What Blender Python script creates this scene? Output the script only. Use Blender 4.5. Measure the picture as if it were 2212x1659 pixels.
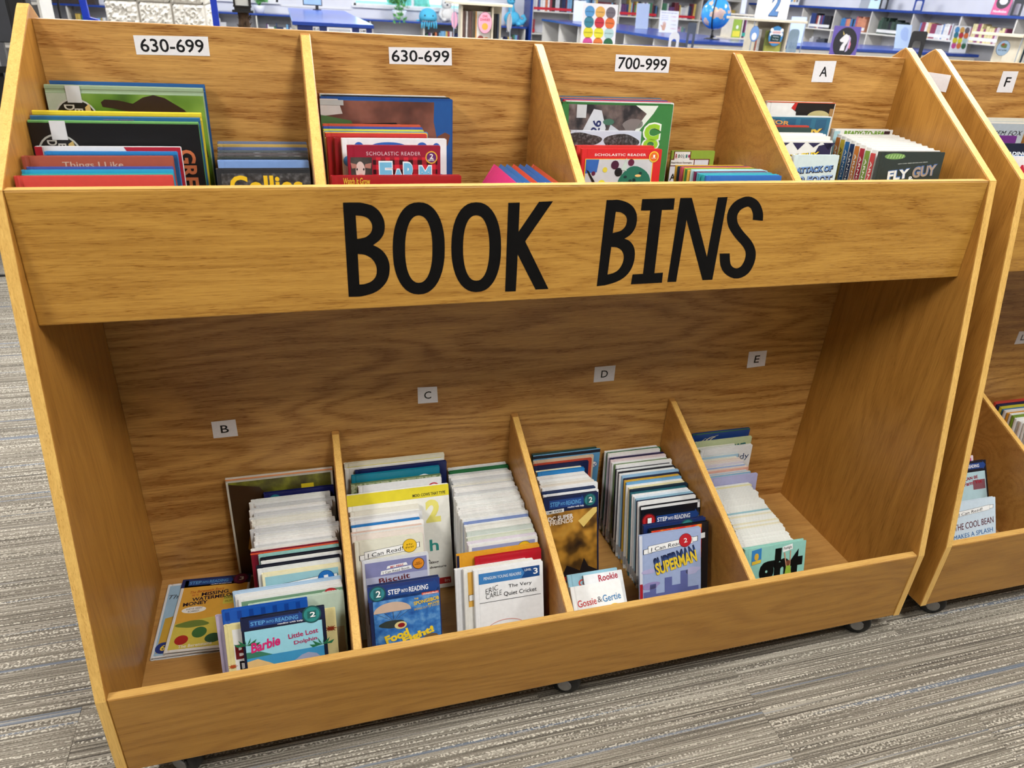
import bpy, bmesh, math, random
from mathutils import Vector, Matrix, Euler
for _o in list(bpy.data.objects):
    bpy.data.objects.remove(_o, do_unlink=True)
S = bpy.context.scene
COL = S.collection
R = math.radians

# ------------------------------------------------------------------ camera
cam_d = bpy.data.cameras.new('camera')
cam = bpy.data.objects.new('camera', cam_d)
COL.objects.link(cam)
cam.location = (0.4028, -1.5181, 1.4440)
cam.rotation_euler = (Matrix.Rotation(-0.3054, 4, 'Z') @ Matrix.Rotation(1.0760, 4, 'X') @ Matrix.Rotation(0.0633, 4, 'Z')).to_euler()
cam_d.sensor_fit = 'HORIZONTAL'
cam_d.sensor_width = 36.0
cam_d.lens = 36.0 * 1557.85 / 2212.0
cam_d.clip_start = 0.02
cam_d.clip_end = 200
cam_d.dof.use_dof = True
cam_d.dof.focus_distance = 1.65
cam_d.dof.aperture_fstop = 7.0
S.camera = cam

# ------------------------------------------------------------------ world and light
W = bpy.data.worlds.new('world')
S.world = W
W.use_nodes = True
_nt = W.node_tree
_bg = _nt.nodes['Background']
_sky = _nt.nodes.new('ShaderNodeTexSky')
_sky.sky_type = 'HOSEK_WILKIE'
_sky.sun_direction = (0.3, 0.5, 0.8)
_sky.turbidity = 6.0
_nt.links.new(_sky.outputs['Color'], _bg.inputs['Color'])
_bg.inputs['Strength'].default_value = 14.0

S.view_settings.view_transform = 'Standard'
S.view_settings.look = 'None'
S.view_settings.gamma = 1.0
S.view_settings.use_curve_mapping = False
S.view_settings.exposure = 0.0
S.cycles.use_denoising = True
S.cycles.max_bounces = 5
S.cycles.diffuse_bounces = 2
S.cycles.glossy_bounces = 2
S.cycles.transmission_bounces = 4
S.cycles.use_adaptive_sampling = True
S.cycles.adaptive_threshold = 0.08
S.cycles.adaptive_min_samples = 16
S.cycles.sample_clamp_indirect = 6.0

CEIL = 3.0
# recessed ceiling panels, 0.6 x 1.2 m, in a regular grid (x, y, watts)
LIGHT_GRID = [(x, y) for y in (-1.75, 0.95, 3.65, 6.9, 10.6) for x in (-1.45, 1.25, 3.95, 7.6)]
LIGHT_W = {-1.75: 70.0, 0.95: 56.0, 3.65: 66.0, 6.9: 92.0, 10.6: 96.0}
for _i, (_x, _y) in enumerate(LIGHT_GRID):
    _l = bpy.data.lights.new('ceiling_panel_light', 'AREA')
    _l.shape = 'RECTANGLE'
    _l.size = 0.56
    _l.size_y = 1.16
    _l.energy = LIGHT_W[_y]
    _l.color = (1.0, 0.985, 0.955) if _y < 3 else (0.965, 0.975, 1.0)
    _lo = bpy.data.objects.new('ceiling_panel_light', _l)
    COL.objects.link(_lo)
    _lo.location = (_x, _y, CEIL - 0.02)

# ------------------------------------------------------------------ helpers
rnd = random.Random(7)

def lin(c):
    return tuple(((v / 255.0) / 12.92 if v / 255.0 <= 0.04045 else ((v / 255.0 + 0.055) / 1.055) ** 2.4) for v in c)

MATS = {}

def new_mat(name):
    m = bpy.data.materials.new(name)
    m.use_nodes = True
    n = m.node_tree.nodes
    return m, n, m.node_tree.links, n['Principled BSDF']

def pmat(name, rgb, rough=0.5, vary=0.05, scale=30.0, metal=0.0, spec=0.5, coat=0.0, bump=0.0):
    """plain painted / printed surface with a light procedural mottling; rgb is sRGB 0-255"""
    key = (name, tuple(rgb), rough, vary, scale, metal, spec, coat, bump)
    if key in MATS:
        return MATS[key]
    m, n, l, b = new_mat(name)
    c = lin(rgb)
    no = n.new('ShaderNodeTexNoise')
    no.inputs['Scale'].default_value = scale
    no.inputs['Detail'].default_value = 3.0
    tc = n.new('ShaderNodeTexCoord')
    l.new(tc.outputs['Object'], no.inputs['Vector'])
    r = n.new('ShaderNodeValToRGB')
    r.color_ramp.elements[0].position = 0.3
    r.color_ramp.elements[1].position = 0.7
    r.color_ramp.elements[0].color = (*[max(0, v * (1 - vary)) for v in c], 1)
    r.color_ramp.elements[1].color = (*[min(1, v * (1 + vary)) for v in c], 1)
    l.new(no.outputs['Fac'], r.inputs['Fac'])
    l.new(r.outputs['Color'], b.inputs['Base Color'])
    b.inputs['Roughness'].default_value = rough
    b.inputs['Metallic'].default_value = metal
    b.inputs['Specular IOR Level'].default_value = spec
    b.inputs['Coat Weight'].default_value = coat
    if bump:
        bp = n.new('ShaderNodeBump')
        bp.inputs['Strength'].default_value = bump
        bp.inputs['Distance'].default_value = 0.002
        l.new(no.outputs['Fac'], bp.inputs['Height'])
        l.new(bp.outputs['Normal'], b.inputs['Normal'])
    MATS[key] = m
    return m

def ink(rgb, rough=0.35):
    return pmat('print_%02x%02x%02x' % tuple(int(v) for v in rgb), rgb, rough, 0.04, 60.0)

class MB:
    """collects faces, then links them as one mesh object"""
    def __init__(s):
        s.v = []
        s.f = []
    def box(s, x0, x1, y0, y1, z0, z1):
        b = len(s.v)
        s.v += [(x0, y0, z0), (x1, y0, z0), (x1, y1, z0), (x0, y1, z0), (x0, y0, z1), (x1, y0, z1), (x1, y1, z1), (x0, y1, z1)]
        s.f += [tuple(b + i for i in q) for q in ((0, 3, 2, 1), (4, 5, 6, 7), (0, 1, 5, 4), (1, 2, 6, 5), (2, 3, 7, 6), (3, 0, 4, 7))]
        return s
    def prism(s, pts, d0, d1, axis='X'):
        """closed polygon pts extruded along axis; polygon is (y,z) for X, (x,z) for Y, (x,y) for Z"""
        b = len(s.v)
        n = len(pts)
        def P(p, d):
            return {'X': (d, p[0], p[1]), 'Y': (p[0], d, p[1]), 'Z': (p[0], p[1], d)}[axis]
        s.v += [P(p, d0) for p in pts] + [P(p, d1) for p in pts]
        s.f.append(tuple(b + i for i in range(n)))
        s.f.append(tuple(b + n + i for i in reversed(range(n))))
        for i in range(n):
            j = (i + 1) % n
            s.f.append((b + i, b + n + i, b + n + j, b + j))
        return s
    def lathe(s, prof, c=(0, 0, 0), n=20, axis='Z'):
        """prof: list of (radius, height); closed at both ends"""
        b = len(s.v)
        m = len(prof)
        for r_, h in prof:
            for i in range(n):
                a = 2 * math.pi * i / n
                p = (r_ * math.cos(a), r_ * math.sin(a), h)
                if axis == 'X':
                    p = (p[2], p[0], p[1])
                elif axis == 'Y':
                    p = (p[0], p[2], p[1])
                s.v.append((p[0] + c[0], p[1] + c[1], p[2] + c[2]))
        for k in range(m - 1):
            for i in range(n):
                j = (i + 1) % n
                s.f.append((b + k * n + i, b + k * n + j, b + (k + 1) * n + j, b + (k + 1) * n + i))
        s.f.append(tuple(b + i for i in reversed(range(n))))
        s.f.append(tuple(b + (m - 1) * n + i for i in range(n)))
        return s
    def tube(s, pts, r, n=8):
        b = len(s.v)
        pts = [Vector(p) for p in pts]
        rr = r if isinstance(r, (list, tuple)) else [r] * len(pts)
        up = Vector((0.13, 0.27, 0.95)).normalized()
        for k, p in enumerate(pts):
            t = (pts[min(k + 1, len(pts) - 1)] - pts[max(k - 1, 0)]).normalized()
            a = t.cross(up)
            if a.length < 1e-4:
                a = t.cross(Vector((1, 0, 0)))
            a.normalize()
            c = t.cross(a)
            for i in range(n):
                an = 2 * math.pi * i / n
                s.v.append(tuple(p + (a * math.cos(an) + c * math.sin(an)) * rr[k]))
        for k in range(len(pts) - 1):
            for i in range(n):
                j = (i + 1) % n
                s.f.append((b + k * n + i, b + k * n + j, b + (k + 1) * n + j, b + (k + 1) * n + i))
        s.f.append(tuple(b + i for i in reversed(range(n))))
        s.f.append(tuple(b + (len(pts) - 1) * n + i for i in range(n)))
        return s
    def ball(s, c, r, nu=16, nv=10, jit=0.0):
        b = len(s.v)
        rx, ry, rz = r if isinstance(r, (list, tuple)) else (r, r, r)
        s.v.append((c[0], c[1], c[2] - rz))
        for k in range(1, nv):
            th = math.pi * k / nv
            for i in range(nu):
                a = 2 * math.pi * i / nu
                q = 1 + (rnd.uniform(-jit, jit) if jit else 0)
                s.v.append((c[0] + rx * q * math.sin(th) * math.cos(a), c[1] + ry * q * math.sin(th) * math.sin(a), c[2] - rz * q * math.cos(th)))
        s.v.append((c[0], c[1], c[2] + rz))
        top = len(s.v) - 1
        for i in range(nu):
            j = (i + 1) % nu
            s.f.append((b, b + 1 + j, b + 1 + i))
            s.f.append((top, b + 1 + (nv - 2) * nu + i, b + 1 + (nv - 2) * nu + j))
            for k in range(nv - 2):
                s.f.append((b + 1 + k * nu + i, b + 1 + k * nu + j, b + 1 + (k + 1) * nu + j, b + 1 + (k + 1) * nu + i))
        return s
    def mesh(s, name, mat=None, smooth=False):
        me = bpy.data.meshes.new(name)
        me.from_pydata(s.v, [], s.f)
        me.validate()
        me.update()
        bm = bmesh.new()
        bm.from_mesh(me)
        bmesh.ops.recalc_face_normals(bm, faces=bm.faces)
        bm.to_mesh(me)
        bm.free()
        if mat:
            me.materials.append(mat)
        if smooth:
            for p in me.polygons:
                p.use_smooth = True
        return me
    def build(s, name, mat, parent=None, smooth=False, bevel=0.0):
        o = link(name, s.mesh(name, mat, smooth), parent)
        if bevel:
            md = o.modifiers.new('bevel', 'BEVEL')
            md.width = bevel
            md.segments = 2
            md.limit_method = 'ANGLE'
        return o

def link(name, me, parent=None):
    o = bpy.data.objects.new(name, me)
    COL.objects.link(o)
    if parent:
        o.parent = parent
    return o

def empty(name, loc=(0, 0, 0), rz=0.0):
    o = bpy.data.objects.new(name, None)
    o.empty_display_size = 0.05
    COL.objects.link(o)
    o.location = loc
    o.rotation_euler = (0, 0, rz)
    return o

def tag(o, label, cat, group=None):
    o['label'] = label
    o['category'] = cat
    if group:
        o['group'] = group
    return o

def struct(o):
    o['kind'] = 'structure'
    return o

# ---- flat print: text and outlines as thin meshes in the local XZ plane, facing -Y
_TXT = {}

def text_mesh(body, bold=0.0, shear=0.0, space=1.0):
    key = (body, bold, shear, space)
    if key in _TXT:
        return _TXT[key]
    cu = bpy.data.curves.new('lettering', 'FONT')
    cu.body = body
    cu.size = 1.0
    cu.offset = bold
    cu.shear = shear
    cu.space_character = space
    cu.resolution_u = 3
    cu.align_x = 'CENTER'
    ob = bpy.data.objects.new('lettering', cu)
    COL.objects.link(ob)
    dg = bpy.context.evaluated_depsgraph_get()
    me = bpy.data.meshes.new_from_object(ob.evaluated_get(dg))
    bpy.data.objects.remove(ob, do_unlink=True)
    vs = [v.co.copy() for v in me.vertices]
    fs = [tuple(p.vertices) for p in me.polygons]
    if not vs:
        vs = [Vector((0, 0, 0))]
    x0 = min(v.x for v in vs); x1 = max(v.x for v in vs)
    y0 = min(v.y for v in vs); y1 = max(v.y for v in vs)
    bpy.data.meshes.remove(me)
    _TXT[key] = (vs, fs, x0, x1, y0, y1)
    return _TXT[key]

def put_text(parent, body, cx, cz, w, h, mat, y=-0.0004, rot=0.0, bold=0.0, shear=0.0, space=1.0, name='lettering', arc=0.0):
    vs, fs, x0, x1, y0, y1 = text_mesh(body, bold, shear, space)
    sx = w / max(x1 - x0, 1e-6)
    sy = h / max(y1 - y0, 1e-6)
    if h == 0:
        sy = sx
    if w == 0:
        sx = sy
    ca, sa = math.cos(rot), math.sin(rot)
    out = []
    for v in vs:
        px = (v.x - (x0 + x1) / 2) * sx
        pz = (v.y - (y0 + y1) / 2) * sy
        if arc:
            pz += arc * (1 - (2 * px / max(w, 1e-6)) ** 2)
        out.append((cx + px * ca - pz * sa, y, cz + px * sa + pz * ca))
    me = bpy.data.meshes.new(name)
    me.from_pydata(out, [], fs)
    me.update()
    me.materials.append(mat)
    return link(name, me, parent)

def put_poly(parent, pts, mat, y=-0.0003, name='print', thick=0.0001):
    """flat printed patch with a hair of thickness"""
    mb = MB()
    mb.prism(pts, y, y + thick, 'Y')
    return mb.build(name, mat, parent)

def disc(cx, cz, rx, rz=None, n=28, a0=0.0, a1=360.0):
    rz = rx if rz is None else rz
    full = abs(a1 - a0) >= 360
    return [(cx + rx * math.cos(R(a0 + (a1 - a0) * i / (n if full else n - 1))), cz + rz * math.sin(R(a0 + (a1 - a0) * i / (n if full else n - 1)))) for i in range(n)]

def rect(x0, x1, z0, z1):
    return [(x0, z0), (x1, z0), (x1, z1), (x0, z1)]

def blob(cx, cz, rx, rz, seed=0, amp=0.2, n=26):
    g = random.Random(seed)
    ph = [g.uniform(0, 6.28) for _ in range(4)]
    return [(cx + rx * math.cos(t) * (1 + amp * sum(math.sin(k * t + ph[k - 2]) / k for k in (2, 3, 4, 5))),
             cz + rz * math.sin(t) * (1 + amp * sum(math.sin(k * t + ph[k - 2]) / k for k in (2, 3, 4, 5)))) for t in [2 * math.pi * i / n for i in range(n)]]

def fill_outline(name, loops, mat, parent, extrude=0.00015):
    """filled 2D outline with holes -> mesh in the local XZ plane, facing -Y"""
    cu = bpy.data.curves.new(name, 'CURVE')
    cu.dimensions = '2D'
    cu.fill_mode = 'BOTH'
    cu.extrude = extrude
    for lp in loops:
        sp = cu.splines.new('POLY')
        sp.points.add(len(lp) - 1)
        for p, q in zip(sp.points, lp):
            p.co = (q[0], q[1], 0, 1)
        sp.use_cyclic_u = True
    ob = bpy.data.objects.new(name, cu)
    COL.objects.link(ob)
    dg = bpy.context.evaluated_depsgraph_get()
    me = bpy.data.meshes.new_from_object(ob.evaluated_get(dg))
    bpy.data.objects.remove(ob, do_unlink=True)
    me.transform(Matrix.Rotation(R(90), 4, 'X'))
    me.materials.clear()
    me.materials.append(mat)
    me.name = name
    return link(name, me, parent)

# ------------------------------------------------------------------ wood and carpet
def M2(n, l, op, a, b=None, clamp=False):
    nd = n.new('ShaderNodeMath')
    nd.operation = op
    nd.use_clamp = clamp
    for i, v in enumerate((a, b)):
        if v is None:
            continue
        if isinstance(v, (int, float)):
            nd.inputs[i].default_value = v
        else:
            l.new(v, nd.inputs[i])
    return nd.outputs[0]

def wood(axis, light, dark, figure=1.0, pores=1.0, rough=0.36, name='oak'):
    """oak veneer with the grain along the given axis; colours are sRGB"""
    key = ('wood', axis, light, dark, figure, pores, rough)
    if key in MATS:
        return MATS[key]
    m, n, l, b = new_mat('%s_grain_%s' % (name, axis.lower()))
    tc = n.new('ShaderNodeTexCoord')
    oi = n.new('ShaderNodeObjectInfo')
    sp = n.new('ShaderNodeSeparateXYZ')
    l.new(tc.outputs['Object'], sp.inputs[0])
    off = M2(n, l, 'MULTIPLY', oi.outputs['Random'], 23.0)
    order = {'X': (0, 1, 2), 'Y': (1, 0, 2), 'Z': (2, 0, 1)}[axis]
    g = M2(n, l, 'ADD', sp.outputs[order[0]], off)
    a = M2(n, l, 'ADD', sp.outputs[order[1]], off)
    c = M2(n, l, 'ADD', sp.outputs[order[2]], off)
    def noise(kg, ka, detail, rough_=0.5, dist=0.0):
        cb = n.new('ShaderNodeCombineXYZ')
        l.new(M2(n, l, 'MULTIPLY', g, kg), cb.inputs[0])
        l.new(M2(n, l, 'MULTIPLY', a, ka), cb.inputs[1])
        l.new(M2(n, l, 'MULTIPLY', c, ka), cb.inputs[2])
        no = n.new('ShaderNodeTexNoise')
        no.inputs['Scale'].default_value = 1.0
        no.inputs['Detail'].default_value = detail
        no.inputs['Roughness'].default_value = rough_
        no.inputs['Distortion'].default_value = dist
        l.new(cb.outputs[0], no.inputs['Vector'])
        return no.outputs['Fac']
    # cathedral figure: contour lines of a slow, stretched field
    fld = noise(0.9, 6.0, 1.6)
    rip = noise(5.0, 45.0, 2.0)
    ph = M2(n, l, 'ADD', M2(n, l, 'MULTIPLY', fld, 95.0), M2(n, l, 'MULTIPLY', rip, 5.0))
    ring = M2(n, l, 'ADD', M2(n, l, 'MULTIPLY', M2(n, l, 'SINE', ph), 0.5), 0.5)
    ring = M2(n, l, 'POWER', ring, 1.6)
    tone = noise(1.3, 22.0, 2.5)
    fib = noise(16.0, 420.0, 2.0, 0.6)
    strk = noise(5.0, 150.0, 2.0, 0.6)
    pore = noise(42.0, 800.0, 1.5, 0.55)
    pr = n.new('ShaderNodeMapRange')
    pr.inputs['From Min'].default_value = 0.56
    pr.inputs['From Max'].default_value = 0.70
    l.new(pore, pr.inputs['Value'])
    pm = M2(n, l, 'MULTIPLY', pr.outputs[0], M2(n, l, 'ADD', M2(n, l, 'MULTIPLY', ring, 0.6), 0.4))
    f = M2(n, l, 'ADD', M2(n, l, 'MULTIPLY', ring, 0.26 * figure), M2(n, l, 'MULTIPLY', M2(n, l, 'SUBTRACT', tone, 0.5), 0.58))
    f = M2(n, l, 'ADD', f, M2(n, l, 'MULTIPLY', M2(n, l, 'SUBTRACT', fib, 0.5), 0.9))
    f = M2(n, l, 'ADD', f, M2(n, l, 'MULTIPLY', M2(n, l, 'SUBTRACT', strk, 0.5), 0.85 * pores))
    f = M2(n, l, 'ADD', f, 0.22)
    f = M2(n, l, 'ADD', f, M2(n, l, 'MULTIPLY', pm, 0.85 * pores), True)
    mx = n.new('ShaderNodeMix')
    mx.data_type = 'RGBA'
    l.new(f, mx.inputs['Factor'])
    mx.inputs['A'].default_value = (*lin(light), 1)
    mx.inputs['B'].default_value = (*lin(dark), 1)
    l.new(mx.outputs['Result'], b.inputs['Base Color'])
    b.inputs['Roughness'].default_value = rough
    bp = n.new('ShaderNodeBump')
    bp.inputs['Strength'].default_value = 0.12
    bp.inputs['Distance'].default_value = 0.0006
    bp.invert = True
    l.new(pm, bp.inputs['Height'])
    l.new(bp.outputs['Normal'], b.inputs['Normal'])
    MATS[key] = m
    return m

def carpet_mat():
    m, n, l, b = new_mat('striped_carpet')
    tc = n.new('ShaderNodeTexCoord')
    oi = n.new('ShaderNodeObjectInfo')
    sp = n.new('ShaderNodeSeparateXYZ')
    l.new(tc.outputs['Object'], sp.inputs[0])
    off = M2(n, l, 'MULTIPLY', oi.outputs['Random'], 91.0)
    X = M2(n, l, 'ADD', sp.outputs[0], off)
    Y = M2(n, l, 'ADD', sp.outputs[1], off)
    def noise(kx, ky, detail=1.0, seed=0.0):
        cb = n.new('ShaderNodeCombineXYZ')
        l.new(M2(n, l, 'MULTIPLY', X, kx), cb.inputs[0])
        l.new(M2(n, l, 'MULTIPLY', Y, ky), cb.inputs[1])
        cb.inputs[2].default_value = seed
        no = n.new('ShaderNodeTexNoise')
        no.inputs['Scale'].default_value = 1.0
        no.inputs['Detail'].default_value = detail
        l.new(cb.outputs[0], no.inputs['Vector'])
        return no.outputs['Fac']
    fine = noise(2.2, 310.0, 1.5, 1.0)
    mid = noise(0.9, 55.0, 1.0, 2.0)
    v = M2(n, l, 'ADD', M2(n, l, 'MULTIPLY', M2(n, l, 'SUBTRACT', fine, 0.5), 1.9), M2(n, l, 'MULTIPLY', M2(n, l, 'SUBTRACT', mid, 0.5), 0.7))
    loop = noise(210.0, 300.0, 1.0, 3.0)
    v = M2(n, l, 'ADD', v, M2(n, l, 'MULTIPLY', M2(n, l, 'SUBTRACT', loop, 0.5), 0.55))
    v = M2(n, l, 'ADD', v, 0.5, True)
    ra = n.new('ShaderNodeValToRGB')
    e = ra.color_ramp.elements
    e[0].position = 0.08
    e[0].color = (*lin((84, 79, 72)), 1)
    e[1].position = 0.95
    e[1].color = (*lin((184, 177, 163)), 1)
    e2 = e.new(0.5)
    e2.color = (*lin((133, 126, 114)), 1)
    l.new(v, ra.inputs['Fac'])
    # bluish yarns
    bl = n.new('ShaderNodeMapRange')
    bl.inputs['From Min'].default_value = 0.66
    bl.inputs['From Max'].default_value = 0.72
    l.new(noise(0.55, 75.0, 0.5, 7.0), bl.inputs['Value'])
    mb_ = n.new('ShaderNodeMix')
    mb_.data_type = 'RGBA'
    l.new(M2(n, l, 'MULTIPLY', bl.outputs[0], 0.6), mb_.inputs['Factor'])
    l.new(ra.outputs['Color'], mb_.inputs['A'])
    mb_.inputs['B'].default_value = (*lin((104, 122, 146)), 1)
    # rows of pale stitches
    row = n.new('ShaderNodeMapRange')
    row.inputs['From Min'].default_value = 0.52
    row.inputs['From Max'].default_value = 0.60
    l.new(noise(0.7, 190.0, 0.5, 11.0), row.inputs['Value'])
    st = n.new('ShaderNodeMapRange')
    st.inputs['From Min'].default_value = 0.50
    st.inputs['From Max'].default_value = 0.56
    l.new(noise(170.0, 200.0, 0.5, 13.0), st.inputs['Value'])
    sm = n.new('ShaderNodeMix')
    sm.data_type = 'RGBA'
    l.new(M2(n, l, 'MULTIPLY', M2(n, l, 'MULTIPLY', row.outputs[0], st.outputs[0]), 0.75), sm.inputs['Factor'])
    l.new(mb_.outputs['Result'], sm.inputs['A'])
    sm.inputs['B'].default_value = (*lin((220, 213, 198)), 1)
    l.new(sm.outputs['Result'], b.inputs['Base Color'])
    b.inputs['Roughness'].default_value = 0.95
    b.inputs['Specular IOR Level'].default_value = 0.1
    bp = n.new('ShaderNodeBump')
    bp.inputs['Strength'].default_value = 0.6
    bp.inputs['Distance'].default_value = 0.004
    l.new(v, bp.inputs['Height'])
    l.new(bp.outputs['Normal'], b.inputs['Normal'])
    return m

OAK_BACK = wood('X', (210, 160, 88), (138, 86, 32), 1.4, 0.9, 0.38)
OAK_LIP = wood('X', (189, 141, 62), (138, 90, 25), 0.8, 1.0, 0.34)
OAK_LOW = wood('X', (174, 126, 54), (132, 86, 27), 1.0, 0.45, 0.36)
OAK_SIDE = wood('Z', (188, 134, 60), (134, 84, 26), 0.7, 0.5, 0.34)
OAK_DIV = wood('X', (196, 142, 72), (140, 88, 34), 0.7, 0.6, 0.34)
OAK_EDGE = wood('Z', (234, 190, 106), (186, 134, 58), 0.2, 0.7, 0.34)
OAK_FLOOR = wood('X', (196, 148, 84), (150, 102, 48), 0.8, 0.5, 0.38)
PAPER = pmat('label_paper', (236, 234, 236), 0.55, 0.03, 200)
BLACK = pmat('black_vinyl', (8, 7, 7), 0.55, 0.3, 40, spec=0.15)
INK = ink((16, 17, 20))

# ------------------------------------------------------------------ room shell
WX0, WX1, WY0, WY1 = -6.5, 9.95, -8.0, 13.8
CREAM_WALL = pmat('painted_block_wall', (232, 233, 240), 0.6, 0.03, 4.0, bump=0.05)
CARPET = carpet_mat()
floor = struct(MB().box(WX0, WX1, WY0, WY1, -0.12, -0.006).build('floor', CARPET))
# carpet planks, 1.0 x 0.25 m, laid in half-bond; each a piece of its own near the camera
_pl = MB().box(0.0004, 0.9996, 0.0004, 0.2496, -0.006, 0.0).mesh('carpet_plank', CARPET)
for j in range(-8, 13):
    sh = (j % 2) * 0.5
    for i in range(-3, 5):
        o = link('carpet_plank', _pl, floor)
        o.location = (i + sh - 0.15, j * 0.25, 0.0)
_rest = MB()
_rest.box(WX0, -3.15, -2.0, 3.25, -0.006, -0.0002)
_rest.box(5.35, WX1, -2.0, 3.25, -0.006, -0.0002)
_rest.box(WX0, WX1, 3.25, WY1, -0.006, -0.0002)
_rest.box(WX0, WX1, WY0, -2.0, -0.006, -0.0002)
_rest.build('carpet_field', CARPET, floor)['kind'] = 'stuff'
ceiling = struct(MB().box(WX0, WX1, WY0, WY1, CEIL, CEIL + 0.1).build('ceiling', pmat('ceiling_tile', (236, 236, 232), 0.9, 0.04, 60)))
struct(MB().box(WX0 - 0.2, WX0, WY0, WY1, -0.12, CEIL + 0.1).build('wall_left', CREAM_WALL))
struct(MB().box(WX1, WX1 + 0.2, WY0, WY1, -0.12, CEIL + 0.1).build('wall_right', CREAM_WALL))
struct(MB().box(WX0 - 0.2, WX1 + 0.2, WY0 - 0.2, WY0, -0.12, CEIL + 0.1).build('wall_front', CREAM_WALL))
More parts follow.
